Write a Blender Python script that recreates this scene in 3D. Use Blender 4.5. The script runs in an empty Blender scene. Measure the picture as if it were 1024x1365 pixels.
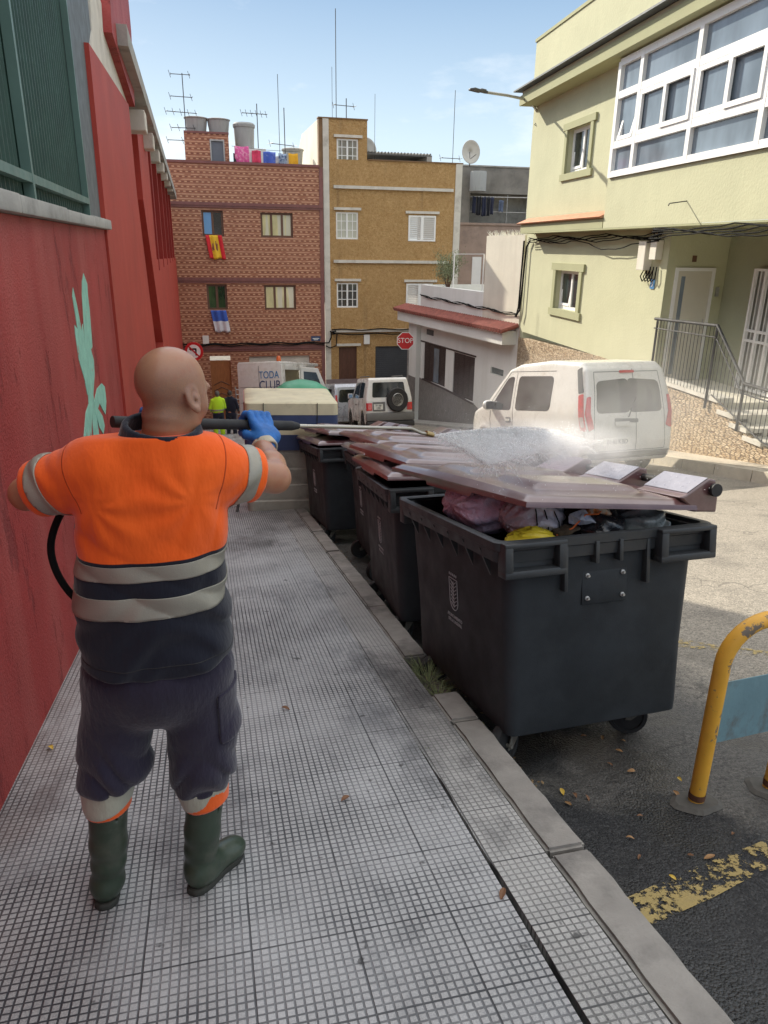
import bpy, bmesh, math, random
import numpy as np
from mathutils import Vector, Matrix
R = math.radians
sc = bpy.context.scene
C = sc.collection
# ------------------------------------------------------------------ camera
def _cam():
    y, p, r = R(13.8), R(19.8), R(0.8)
    f = Vector((math.sin(y)*math.cos(p), math.cos(y)*math.cos(p), -math.sin(p)))
    rt = Vector((math.cos(y), -math.sin(y), 0)); up = rt.cross(f)
    r2 = rt*math.cos(r)+up*math.sin(r); u2 = -rt*math.sin(r)+up*math.cos(r)
    cd = bpy.data.cameras.new('camera'); co = bpy.data.objects.new('camera', cd); C.objects.link(co)
    M = Matrix(((r2.x, u2.x, -f.x, 0), (r2.y, u2.y, -f.y, 0), (r2.z, u2.z, -f.z, 1.62), (0, 0, 0, 1)))
    co.matrix_world = M
    cd.sensor_fit = 'VERTICAL'; cd.sensor_height = 36; cd.sensor_width = 27
    cd.lens = 978.0/1365.0*36; cd.clip_start = 0.05; cd.clip_end = 3000
    sc.camera = co
_cam()
# ------------------------------------------------------------------ sky, sun, exposure
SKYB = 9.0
SUN_AZ, SUN_EL = -24.0, 29.5            # azimuth from +Y towards +X (the sun stands ahead and to the left)
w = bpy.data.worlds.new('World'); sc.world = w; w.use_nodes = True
nt = w.node_tree; nt.nodes.clear()
out = nt.nodes.new('ShaderNodeOutputWorld'); bg = nt.nodes.new('ShaderNodeBackground')
sky = nt.nodes.new('ShaderNodeTexSky'); sky.sky_type = 'NISHITA'; sky.sun_disc = False
sky.sun_elevation = R(SUN_EL); sky.sun_rotation = R(SUN_AZ); sky.altitude = 50
sky.air_density = 1.0; sky.dust_density = 1.0; sky.ozone_density = 1.4
bg.inputs['Strength'].default_value = 0.15
tc = nt.nodes.new('ShaderNodeTexCoord'); mp = nt.nodes.new('ShaderNodeMapping')
mp.inputs['Scale'].default_value = (1.6, 1.6, 5.0)
nz = nt.nodes.new('ShaderNodeTexNoise'); nz.inputs['Scale'].default_value = 2.3; nz.inputs['Detail'].default_value = 8; nz.inputs['Roughness'].default_value = .62
rmp = nt.nodes.new('ShaderNodeValToRGB'); rmp.color_ramp.elements[0].position = .52; rmp.color_ramp.elements[1].position = .80
sep = nt.nodes.new('ShaderNodeSeparateXYZ'); mr = nt.nodes.new('ShaderNodeMapRange')
mr.inputs['From Min'].default_value = .50; mr.inputs['From Max'].default_value = .05
mul = nt.nodes.new('ShaderNodeMath'); mul.operation = 'MULTIPLY'
mix = nt.nodes.new('ShaderNodeMixRGB'); mix.inputs['Color2'].default_value = (7.2, 7.4, 7.6, 1)
L = nt.links.new
L(tc.outputs['Generated'], mp.inputs['Vector']); L(mp.outputs[0], nz.inputs['Vector']); L(nz.outputs['Fac'], rmp.inputs[0])
L(tc.outputs['Generated'], sep.inputs[0]); L(sep.outputs['Z'], mr.inputs['Value']); L(rmp.outputs[0], mul.inputs[0]); L(mr.outputs[0], mul.inputs[1])
# near the horizon the glare towards the sun is held down; overhead and behind, an added bright tone, out of view, fills the open shade
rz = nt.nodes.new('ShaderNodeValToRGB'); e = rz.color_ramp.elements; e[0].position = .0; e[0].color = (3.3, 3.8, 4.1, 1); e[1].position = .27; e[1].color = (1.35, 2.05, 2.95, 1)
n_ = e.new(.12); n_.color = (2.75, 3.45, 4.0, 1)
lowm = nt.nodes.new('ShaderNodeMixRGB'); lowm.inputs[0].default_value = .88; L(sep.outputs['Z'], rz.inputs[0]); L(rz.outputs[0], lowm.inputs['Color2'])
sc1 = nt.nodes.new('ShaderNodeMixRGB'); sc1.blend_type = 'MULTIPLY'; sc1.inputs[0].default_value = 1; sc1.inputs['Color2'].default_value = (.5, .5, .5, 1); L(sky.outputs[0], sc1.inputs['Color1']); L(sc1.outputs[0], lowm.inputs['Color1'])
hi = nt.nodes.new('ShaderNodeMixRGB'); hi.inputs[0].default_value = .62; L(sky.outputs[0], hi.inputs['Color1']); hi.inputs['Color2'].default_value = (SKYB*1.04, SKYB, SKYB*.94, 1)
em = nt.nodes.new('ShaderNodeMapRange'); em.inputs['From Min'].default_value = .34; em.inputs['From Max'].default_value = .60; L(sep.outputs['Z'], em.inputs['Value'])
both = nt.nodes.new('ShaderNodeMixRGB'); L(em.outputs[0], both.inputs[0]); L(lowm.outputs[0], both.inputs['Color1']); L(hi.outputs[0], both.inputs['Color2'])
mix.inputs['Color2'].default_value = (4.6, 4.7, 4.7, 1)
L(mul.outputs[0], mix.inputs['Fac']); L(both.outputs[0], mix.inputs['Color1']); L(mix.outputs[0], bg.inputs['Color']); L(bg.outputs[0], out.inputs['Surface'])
sl = bpy.data.lights.new('sun', 'SUN'); so = bpy.data.objects.new('sun', sl); C.objects.link(so)
sl.energy = 4.0; sl.angle = R(0.5); sl.color = (1.0, .92, .78)
_d = Vector((math.sin(R(SUN_AZ))*math.cos(R(SUN_EL)), math.cos(R(SUN_AZ))*math.cos(R(SUN_EL)), math.sin(R(SUN_EL))))
so.rotation_euler = _d.to_track_quat('Z', 'Y').to_euler(); so.location = (-8, 16, 25)
sc.view_settings.view_transform = 'Standard'; sc.view_settings.look = 'None'
sc.view_settings.exposure = 0.85; sc.view_settings.gamma = 1.0
sc.cycles.volume_step_rate = 1.5; sc.cycles.volume_max_steps = 96; sc.cycles.max_bounces = 8; sc.cycles.transparent_max_bounces = 48; sc.cycles.volume_bounces = 4
# ------------------------------------------------------------------ frames: street slope and facades
SL = 0.18; _k = math.hypot(1, SL)
E2 = Vector((0, 1, -SL))/_k; E3 = Vector((0, SL, 1))/_k
def slope(x, y2, h):                     # road-aligned coordinates -> world
    return Vector((x, 0, -.20))+E2*y2+E3*h
def road_z(y):
    if y < 32: return -SL*y-.20
    if y > 37: return -SL*34.5-.20
    t = y-32; return -SL*32-.20-SL*(t-t*t/10)
def frame(o, ax, ay, az):
    ax, ay, az = Vector(ax), Vector(ay), Vector(az)
    return Matrix(((ax.x, ay.x, az.x, o[0]), (ax.y, ay.y, az.y, o[1]), (ax.z, ay.z, az.z, o[2]), (0, 0, 0, 1)))
_a, _b = R(4.5), R(-7.4)
GU = Vector((math.sin(_a), math.cos(_a), 0)); GN = Vector((math.cos(_a), -math.sin(_a), 0))
LU = Vector((math.sin(_b), math.cos(_b), 0)); LN = Vector((math.cos(_b), -math.sin(_b), 0))
# ------------------------------------------------------------------ objects and tags
def tag(o, label=None, cat=None, group=None, kind=None):
    if label: o['label'] = label
    if cat: o['category'] = cat
    if group: o['group'] = group
    if kind: o['kind'] = kind
    return o
def thing(name, loc, label, cat, group=None, rot=None):
    o = bpy.data.objects.new(name, None); C.objects.link(o)
    o.empty_display_size = .1
    if rot is not None: o.matrix_world = Matrix.Translation(Vector(loc)) @ rot.to_4x4()
    else: o.location = loc
    return tag(o, label, cat, group)
def kids(o): return [c for c in C.objects if c.parent == o]
def copy_tree(o, parent=None):
    ch = kids(o)
    c = o.copy(); C.objects.link(c)
    if parent is not None: c.parent = parent
    for k in ch: copy_tree(k, c)
    return c
class MB:
    """collects shapes (in the current matrix) and links them as one mesh object"""
    def __init__(s, M=None): s.v = []; s.f = []; s.M = M or Matrix.Identity(4); s.mi = []; s.cur = 0
    def add(s, vs, fs):
        o = len(s.v); s.v += [s.M @ Vector(p) for p in vs]
        s.f += [tuple(i+o for i in f) for f in fs]; s.mi += [s.cur]*len(fs); return s
    def box(s, a, b, bev=0):
        x0, y0, z0 = [min(a[i], b[i]) for i in range(3)]; x1, y1, z1 = [max(a[i], b[i]) for i in range(3)]
        if bev <= 0:
            vs = [(x, y, z) for x in (x0, x1) for y in (y0, y1) for z in (z0, z1)]
            return s.add(vs, [(0, 1, 3, 2), (4, 6, 7, 5), (0, 4, 5, 1), (2, 3, 7, 6), (0, 2, 6, 4), (1, 5, 7, 3)])
        t = min(bev, (x1-x0)*.49, (y1-y0)*.49, (z1-z0)*.49)
        bm = bmesh.new(); bmesh.ops.create_cube(bm, size=1)
        for q in bm.verts: q.co = Vector(((x0+x1)/2+q.co.x*(x1-x0), (y0+y1)/2+q.co.y*(y1-y0), (z0+z1)/2+q.co.z*(z1-z0)))
        bmesh.ops.bevel(bm, geom=list(bm.edges), offset=t, segments=2, affect='EDGES', profile=.5)
        return s.bm(bm)
    def bm(s, bm):
        bm.verts.index_update(); vs = [q.co.copy() for q in bm.verts]; fs = [[q.index for q in f.verts] for f in bm.faces]
        bm.free(); return s.add(vs, fs)
    def tube(s, pts, r, n=10, cap=True):
        pts = [Vector(p) for p in pts]; rs = r if isinstance(r, (list, tuple)) else [r]*len(pts)
        vs = []; prev = None
        for i, p in enumerate(pts):
            t = (pts[min(i+1, len(pts)-1)]-pts[max(i-1, 0)]).normalized()
            if prev is None:
                a = Vector((0, 0, 1)) if abs(t.z) < .9 else Vector((1, 0, 0)); u = t.cross(a).normalized()
            else: u = (prev-t*prev.dot(t)).normalized()
            prev = u; v = t.cross(u)
            vs += [p+(u*math.cos(2*math.pi*k/n)+v*math.sin(2*math.pi*k/n))*rs[i] for k in range(n)]
        fs = [(i*n+k, i*n+(k+1) % n, (i+1)*n+(k+1) % n, (i+1)*n+k) for i in range(len(pts)-1) for k in range(n)]
        if cap: fs += [tuple(range(n))[::-1], tuple(range((len(pts)-1)*n, len(pts)*n))]
        return s.add(vs, fs)
    def lathe(s, prof, n=24, axis='z', c=(0, 0, 0), cap=True):
        vs = []
        for r, h in prof:
            for k in range(n):
                a = 2*math.pi*k/n; x, y = r*math.cos(a), r*math.sin(a)
                p = (x, y, h) if axis == 'z' else ((h, x, y) if axis == 'x' else (y, h, x))
                vs.append((p[0]+c[0], p[1]+c[1], p[2]+c[2]))
        m = len(prof); fs = [(i*n+k, i*n+(k+1) % n, (i+1)*n+(k+1) % n, (i+1)*n+k) for i in range(m-1) for k in range(n)]
        if cap: fs += [tuple(range(n))[::-1], tuple(range((m-1)*n, m*n))]
        return s.add(vs, fs)
    def prism(s, poly, a, b, plane='xy'):
        def P(u, v, w): return {'xy': (u, v, w), 'xz': (u, w, v), 'yz': (w, u, v)}[plane]
        n = len(poly); vs = [P(u, v, a) for u, v in poly]+[P(u, v, b) for u, v in poly]
        return s.add(vs, [tuple(range(n))[::-1], tuple(range(n, 2*n))]+[(i, (i+1) % n, n+(i+1) % n, n+i) for i in range(n)])
    def grid(s, fn, nu, nv):
        vs = [fn(i/nu, j/nv) for i in range(nu+1) for j in range(nv+1)]
        return s.add(vs, [(i*(nv+1)+j, (i+1)*(nv+1)+j, (i+1)*(nv+1)+j+1, i*(nv+1)+j+1) for i in range(nu) for j in range(nv)])
    def build(s, name, mat, parent=None, smooth=False, bevel=0, label=None, solid=0, fixn=True):
        me = bpy.data.meshes.new(name)
        me.from_pydata([tuple(p) for p in s.v], [], s.f)
        for m in (mat if isinstance(mat, (list, tuple)) else [mat]): me.materials.append(m)
        me.polygons.foreach_set('material_index', s.mi)
        if fixn:
            bm = bmesh.new(); bm.from_mesh(me); bmesh.ops.recalc_face_normals(bm, faces=bm.faces); bm.to_mesh(me); bm.free()
        if smooth:
            me.polygons.foreach_set('use_smooth', [True]*len(me.polygons))
            if smooth != 2: me.set_sharp_from_angle(angle=R(38))
        me.update()
        o = bpy.data.objects.new(name, me); C.objects.link(o)
        if parent is not None: o.parent = parent
        if bevel:
            m = o.modifiers.new('bevel', 'BEVEL'); m.width = bevel; m.segments = 2; m.limit_method = 'ANGLE'; m.angle_limit = R(40)
        if solid:
            m = o.modifiers.new('solid', 'SOLIDIFY'); m.thickness = solid; m.offset = 0
        if label: o['label'] = label
        return o
# ------------------------------------------------------------------ implicit shapes -> one continuous mesh
def n3(P, s, seed=0):
    x, y, z = P[..., 0]*s+seed*1.7, P[..., 1]*s+seed*2.3, P[..., 2]*s-seed
    return (np.sin(x*1.0+1.3*np.sin(y*.9+.5*z))+np.sin(y*1.3+1.1*np.sin(z*1.1+x*.4))+np.sin(z*1.2+1.2*np.sin(x*.8-y*.6)))/3
def cone(P, a, b, ra, rb):
    a, b = np.array(a, float), np.array(b, float); ba = b-a; t = np.clip(((P-a)@ba)/(ba@ba), 0, 1)
    return np.linalg.norm(P-a-t[..., None]*ba, axis=-1)-(ra+(rb-ra)*t)
def chain(P, pts, k=.02):
    d = None
    for (a, ra), (b, rb) in zip(pts[:-1], pts[1:]):
        e = cone(P, a, b, ra, rb); d = e if d is None else smin(d, e, k)
    return d
def ell(P, c, r, M=None):
    q = P-np.array(c, float)
    if M is not None: q = q@np.array(M)
    r = np.array(r, float); k0 = np.linalg.norm(q/r, axis=-1); k1 = np.linalg.norm(q/(r*r), axis=-1)
    return k0*(k0-1)/np.maximum(k1, 1e-9)
def smin(a, b, k):
    h = np.clip(.5+.5*(b-a)/k, 0, 1); return b*(1-h)+a*h-k*h*(1-h)
def smax(a, b, k): return -smin(-a, -b, k)
def rbox(P, c, hs, r=.02):
    q = np.abs(P-np.array(c, float))-(np.array(hs, float)-r)
    return np.linalg.norm(np.maximum(q, 0), axis=-1)+np.minimum(q.max(-1), 0)-r
def rotz(a): c, s_ = math.cos(a), math.sin(a); return np.array(((c, -s_, 0), (s_, c, 0), (0, 0, 1)))
def rotx(a): c, s_ = math.cos(a), math.sin(a); return np.array(((1, 0, 0), (0, c, -s_), (0, s_, c)))
def roty(a): c, s_ = math.cos(a), math.sin(a); return np.array(((c, 0, s_), (0, 1, 0), (-s_, 0, c)))
def nets(f, lo, hi, h):
    """surface nets: returns verts, quads of f == 0"""
    lo = np.array(lo, float); n = np.ceil((np.array(hi)-lo)/h).astype(int)+1
    ax = [lo[i]+h*np.arange(n[i]) for i in range(3)]
    D = np.empty(n)
    for i in range(n[0]):
        Y, Z = np.meshgrid(ax[1], ax[2], indexing='ij'); P = np.stack((np.full_like(Y, ax[0][i]), Y, Z), -1); D[i] = f(P)
    ins = D < 0
    cor = [(a, b, c) for a in (0, 1) for b in (0, 1) for c in (0, 1)]
    sl_ = lambda c: tuple(slice(c[i], n[i]-1+c[i]) for i in range(3))
    cnt = sum(ins[sl_(c)].astype(int) for c in cor); act = (cnt > 0) & (cnt < 8)
    acc = np.zeros(act.shape+(3,)); num = np.zeros(act.shape)
    for c in cor:
        for d in range(3):
            if c[d]: continue
            c2 = list(c); c2[d] = 1; A = D[sl_(c)]; B = D[sl_(c2)]; m = (A < 0) != (B < 0)
            t = np.where(m, A/np.where(m, A-B, 1), 0)
            for e in range(3): acc[..., e] += np.where(m, c[e]+(t if e == d else 0), 0)
            num += m
    idx = np.full(act.shape, -1); ij = np.argwhere(act); idx[act] = np.arange(len(ij))
    V = lo+h*(ij+acc[act]/num[act][:, None])
    Q = []
    for d in range(3):
        e, g = (d+1) % 3, (d+2) % 3
        s0 = [slice(1, n[i]-1) for i in range(3)]; s0[d] = slice(0, n[d]-1)
        s1 = list(s0); s1[d] = slice(1, n[d])
        m = ins[tuple(s0)] != ins[tuple(s1)]; p = np.argwhere(m)
        off = np.array([1, 1, 1]); off[d] = 0; p = p+off
        fl = ins[tuple(p.T)]
        def cell(de, dg):
            q = p.copy(); q[:, e] -= de; q[:, g] -= dg; return idx[tuple(q.T)]
        a, b, c, dd = cell(1, 1), cell(0, 1), cell(0, 0), cell(1, 0)
        Q.append(np.where(fl[:, None], np.stack((a, b, c, dd), 1), np.stack((dd, c, b, a), 1)))
    # pull the vertices onto the surface
    for _ in range(2):
        e = h*.3; d0 = f(V); gr = np.stack([(f(V+np.eye(3)[i]*e)-d0)/e for i in range(3)], -1)
        gl = np.maximum((gr**2).sum(-1, keepdims=True), .2); V = V-np.clip(d0[:, None]*gr/gl, -h*.6, h*.6)
    return V, np.concatenate(Q)
def solid(name, f, lo, hi, h, mat, parent=None, label=None):
    V, Q = nets(f, lo, hi, h)
    me = bpy.data.meshes.new(name); me.from_pydata(V.tolist(), [], Q.tolist())
    for m in (mat if isinstance(mat, (list, tuple)) else [mat]): me.materials.append(m)
    me.polygons.foreach_set('use_smooth', [True]*len(me.polygons)); me.update()
    o = bpy.data.objects.new(name, me); C.objects.link(o)
    if parent is not None: o.parent = parent
    if label: o['label'] = label
    return o
def band(src, name, planes, mat, parent, off=.003, keep=None):
    """a strip cut from a garment's own surface between planes and set just proud of it"""
    bm = bmesh.new(); bm.from_mesh(src.data)
    for co, no in planes:
        bmesh.ops.bisect_plane(bm, geom=list(bm.verts)+list(bm.edges)+list(bm.faces), plane_co=co, plane_no=no, clear_outer=True)
    if keep:
        bmesh.ops.delete(bm, geom=[f for f in bm.faces if not keep(f.calc_center_median())], context='FACES')
    bm.normal_update()
    for v in bm.verts: v.co += v.normal*off
    me = bpy.data.meshes.new(name); bm.to_mesh(me); bm.free(); me.materials.clear(); me.materials.append(mat)
    me.polygons.foreach_set('material_index', [0]*len(me.polygons)); me.polygons.foreach_set('use_smooth', [True]*len(me.polygons))
    o = bpy.data.objects.new(name, me); C.objects.link(o); o.parent = parent
    m = o.modifiers.new('solid', 'SOLIDIFY'); m.thickness = .003; m.offset = -1
    return o
# ------------------------------------------------------------------ lettering
def text(name, body, size, mat, parent, M, ext=.002, sx=1.0, align='CENTER'):
    cu = bpy.data.curves.new(name, 'FONT'); cu.body = body; cu.size = size; cu.extrude = ext; cu.align_x = align; cu.align_y = 'CENTER'
    t = bpy.data.objects.new(name, cu); C.objects.link(t)
    dg = bpy.context.evaluated_depsgraph_get(); me = bpy.data.meshes.new_from_object(t.evaluated_get(dg))
    bpy.data.objects.remove(t); bpy.data.curves.remove(cu)
    me.transform(M @ Matrix.Diagonal((sx, 1, 1, 1))); me.materials.clear(); me.materials.append(mat)
    o = bpy.data.objects.new(name, me); C.objects.link(o)
    if parent is not None: o.parent = parent
    return o
# ------------------------------------------------------------------ materials
_mats = {}
def nodes(name):
    m = bpy.data.materials.new(name); m.use_nodes = True; t = m.node_tree; b = t.nodes['Principled BSDF']; return m, t, b
class NT:
    def __init__(s, t): s.t = t
    def n(s, typ, **k):
        q = s.t.nodes.new(typ)
        for a, v in k.items():
            if a.startswith('i_'):
                key = a[2:].replace('_', ' '); q.inputs[int(key) if key.isdigit() else key].default_value = v
            else: setattr(q, a, v)
        return q
    def l(s, a, b): s.t.links.new(a, b)
    def math(s, op, a, b=None, clamp=False):
        q = s.n('ShaderNodeMath', operation=op); q.use_clamp = clamp
        for i, x in enumerate((a, b)):
            if x is None: continue
            if isinstance(x, (int, float)): q.inputs[i].default_value = x
            else: s.l(x, q.inputs[i])
        return q.outputs[0]
    def obj(s): return s.n('ShaderNodeTexCoord').outputs['Object']
    def geo(s): return s.n('ShaderNodeNewGeometry').outputs['Position']
    def noise(s, vec, sc_, det=4, rough=.55, scale3=None):
        if scale3:
            m = s.n('ShaderNodeMapping'); m.inputs['Scale'].default_value = scale3; s.l(vec, m.inputs[0]); vec = m.outputs[0]
        q = s.n('ShaderNodeTexNoise'); q.inputs['Scale'].default_value = sc_; q.inputs['Detail'].default_value = det; q.inputs['Roughness'].default_value = rough
        s.l(vec, q.inputs['Vector']); return q.outputs['Fac']
    def rng(s, x, a, b, c=0., d=1.):
        q = s.n('ShaderNodeMapRange'); s.l(x, q.inputs['Value'])
        for i, v in zip(('From Min', 'From Max', 'To Min', 'To Max'), (a, b, c, d)): q.inputs[i].default_value = v
        return q.outputs[0]
    def mix(s, f, a, b, typ='MIX'):
        q = s.n('ShaderNodeMixRGB', blend_type=typ)
        for i, x in zip((0, 1, 2), (f, a, b)):
            if isinstance(x, (int, float)): q.inputs[i].default_value = x
            elif isinstance(x, (tuple, list)): q.inputs[i].default_value = (*x[:3], 1)
            else: s.l(x, q.inputs[i])
        return q.outputs[0]
    def bump(s, h, st, dist=.01, nrm=None):
        q = s.n('ShaderNodeBump'); q.inputs['Strength'].default_value = st; q.inputs['Distance'].default_value = dist; s.l(h, q.inputs['Height'])
        if nrm is not None: s.l(nrm, q.inputs['Normal'])
        return q.outputs[0]
def mat(name, col, rough=.6, var=.12, sc1=3., bump=.15, bsc=60., bd=.004, metal=0., spec=.5, coat=0., dirt=None, dsc=1.2, dthr=(.52, .75), rv=.1, stretch=None, trans=0.):
    """paint/plastic/stone: colour with soft variation, optional dirt patches, fine bump"""
    if name in _mats: return _mats[name]
    m, t, b = nodes(name); N = NT(t); v = N.obj()
    f = N.noise(v, sc1, 5, .6, stretch)
    lo = [c*(1-var) for c in col]; hi = [min(1, c*(1+var)) for c in col]
    c = N.mix(N.rng(f, .3, .7), lo, hi)
    if dirt:
        g = N.rng(N.noise(v, dsc, 7, .68, stretch), dthr[0], dthr[1]); c = N.mix(g, c, dirt)
    N.l(c, b.inputs['Base Color'])
    N.l(N.rng(N.noise(v, sc1*2.7, 4), .3, .7, max(.02, rough-rv), min(1, rough+rv)), b.inputs['Roughness'])
    b.inputs['Metallic'].default_value = metal; b.inputs['Specular IOR Level'].default_value = spec; b.inputs['Coat Weight'].default_value = coat
    if coat: b.inputs['Coat Roughness'].default_value = .15 if name == 'maroon_lid' else .08
    if trans: b.inputs['Transmission Weight'].default_value = trans
    if bump: N.l(N.bump(N.noise(v, bsc, 4, .6), bump, bd), b.inputs['Normal'])
    _mats[name] = m; return m
def emis(name, col, st):
    m, t, b = nodes(name); b.inputs['Base Color'].default_value = (*col, 1); b.inputs['Emission Color'].default_value = (*col, 1); b.inputs['Emission Strength'].default_value = st; return m
def stucco(name, col, streak=.25, bump=.5, bsc=35., bd=.012, stain=(.3, .3, .26), rough=.85, sthr=(.5, .8), srange=.6, peel=None, blot=.16):
    """painted render: blotches, vertical rain streaks, coarse bump"""
    m, t, b = nodes(name); N = NT(t); v = N.obj()
    f = N.noise(v, .9, 6, .65); c = N.mix(N.rng(f, .3, .7), [x*(1-blot) for x in col], [min(1, x*(1+blot*.8)) for x in col])
    g = N.noise(v, 1.0, 6, .6, (2.4, 2.4, .22)); c = N.mix(N.math('MULTIPLY', N.rng(g, sthr[0], sthr[1]), streak), c, stain)
    h = N.noise(v, bsc, 5, .6)
    if peel:
        pm = N.rng(N.noise(v, 2.2, 8, .72, (1, 1.6, .55)), .565, .62); c = N.mix(N.math('MULTIPLY', pm, .75), c, peel)
        h = N.math('ADD', h, N.math('MULTIPLY', pm, -.5))
    c = N.mix(N.rng(N.noise(v, 90, 2), .3, .7, 0, .12), c, [x*.5 for x in col])
    N.l(c, b.inputs['Base Color']); b.inputs['Roughness'].default_value = rough; b.inputs['Specular IOR Level'].default_value = .3
    N.l(N.bump(h, bump, bd), b.inputs['Normal']); return m
def glass_dark(name, col=(.03, .04, .045), rough=.06, var=.5, spec=.9, curtain=None):
    m, t, b = nodes(name); N = NT(t); v = N.obj()
    f = N.noise(v, 1.7, 3, .5, (1, 1, .5)); c = N.mix(N.rng(f, .35, .65), [x*(1-var) for x in col], [x*(1+var) for x in col])
    if curtain: c = N.mix(N.rng(N.noise(v, 1.1, 2, .5, (2.2, 2.2, .3)), .5, .56), c, curtain)
    N.l(c, b.inputs['Base Color']); b.inputs['Roughness'].default_value = rough; b.inputs['Specular IOR Level'].default_value = spec
    N.l(N.bump(N.noise(v, 1.3, 2), .06, .02), b.inputs['Normal']); return m
# asphalt: dark newer strip by the kerb, pale worn aggregate across the road, damp patches
def m_asphalt():
    m, t, b = nodes('asphalt'); N = NT(t); v = N.geo()
    vo = N.n('ShaderNodeTexVoronoi'); vo.inputs['Scale'].default_value = 95; N.l(v, vo.inputs['Vector'])
    vo2 = N.n('ShaderNodeTexVoronoi'); vo2.inputs['Scale'].default_value = 210; N.l(v, vo2.inputs['Vector'])
    sp = N.n('ShaderNodeSeparateColor'); N.l(vo.outputs['Color'], sp.inputs[0])
    sp2 = N.n('ShaderNodeSeparateColor'); N.l(vo2.outputs['Color'], sp2.inputs[0])
    g = N.math('ADD', N.math('MULTIPLY', sp.outputs[0], .6), N.math('MULTIPLY', sp2.outputs[1], .4))
    worn = N.mix(g, (.11, .098, .080), (.43, .385, .315))
    new = N.mix(N.math('POWER', g, 2.5), (.012, .0125, .014), (.075, .075, .076))
    mid = N.mix(g, (.035, .034, .032), (.17, .16, .145))
    x = N.n('ShaderNodeSeparateXYZ'); N.l(v, x.inputs[0])
    big = N.noise(v, .55, 5, .6)
    # worn surface starts about 2.9 m from the wall; a damp darker apron lies round the bins
    fx = N.rng(N.math('ADD', x.outputs[0], N.math('MULTIPLY', big, 1.2)), 3.05, 3.5)
    md = N.rng(N.math('ADD', N.math('ADD', N.math('MULTIPLY', x.outputs[0], .9), N.math('MULTIPLY', x.outputs[1], .22)), N.math('MULTIPLY', N.noise(v, 1.1, 4, .5), 2.3)), 3.20, 3.34)
    c = N.mix(md, new, mid); c = N.mix(fx, c, worn)
    st = N.rng(N.noise(v, 1.6, 7, .7), .5, .72, 0, .45); c = N.mix(st, c, (.05, .048, .045))
    cr = N.n('ShaderNodeTexVoronoi', feature='DISTANCE_TO_EDGE'); cr.inputs['Scale'].default_value = .55; cr.inputs['Randomness'].default_value = 1
    wv = N.n('ShaderNodeVectorMath', operation='ADD'); nn = N.n('ShaderNodeTexNoise'); nn.inputs['Scale'].default_value = 2.5; N.l(v, nn.inputs['Vector']); N.l(v, wv.inputs[0])
    sc3 = N.n('ShaderNodeVectorMath', operation='SCALE'); N.l(nn.outputs['Color'], sc3.inputs[0]); sc3.inputs['Scale'].default_value = .8; N.l(sc3.outputs[0], wv.inputs[1]); N.l(wv.outputs[0], cr.inputs['Vector'])
    ck = N.rng(cr.outputs['Distance'], .002, .008, .4, 0); c = N.mix(ck, c, (.012, .012, .012))
    wet = N.math('MULTIPLY', N.rng(N.noise(v, 1.9, 5, .6), .44, .58), N.rng(x.outputs[0], 2.9, 3.3, 1, 0))
    c = N.mix(N.math('MULTIPLY', wet, .45), c, (.008, .009, .010))
    N.l(c, b.inputs['Base Color']); N.l(N.rng(wet, 0, 1, .82, .33), b.inputs['Roughness'])
    h = N.math('ADD', N.math('MULTIPLY', vo.outputs['Distance'], -1), N.math('MULTIPLY', vo2.outputs['Distance'], -.4))
    N.l(N.bump(h, .75, .006), b.inputs['Normal']); return m
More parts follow.
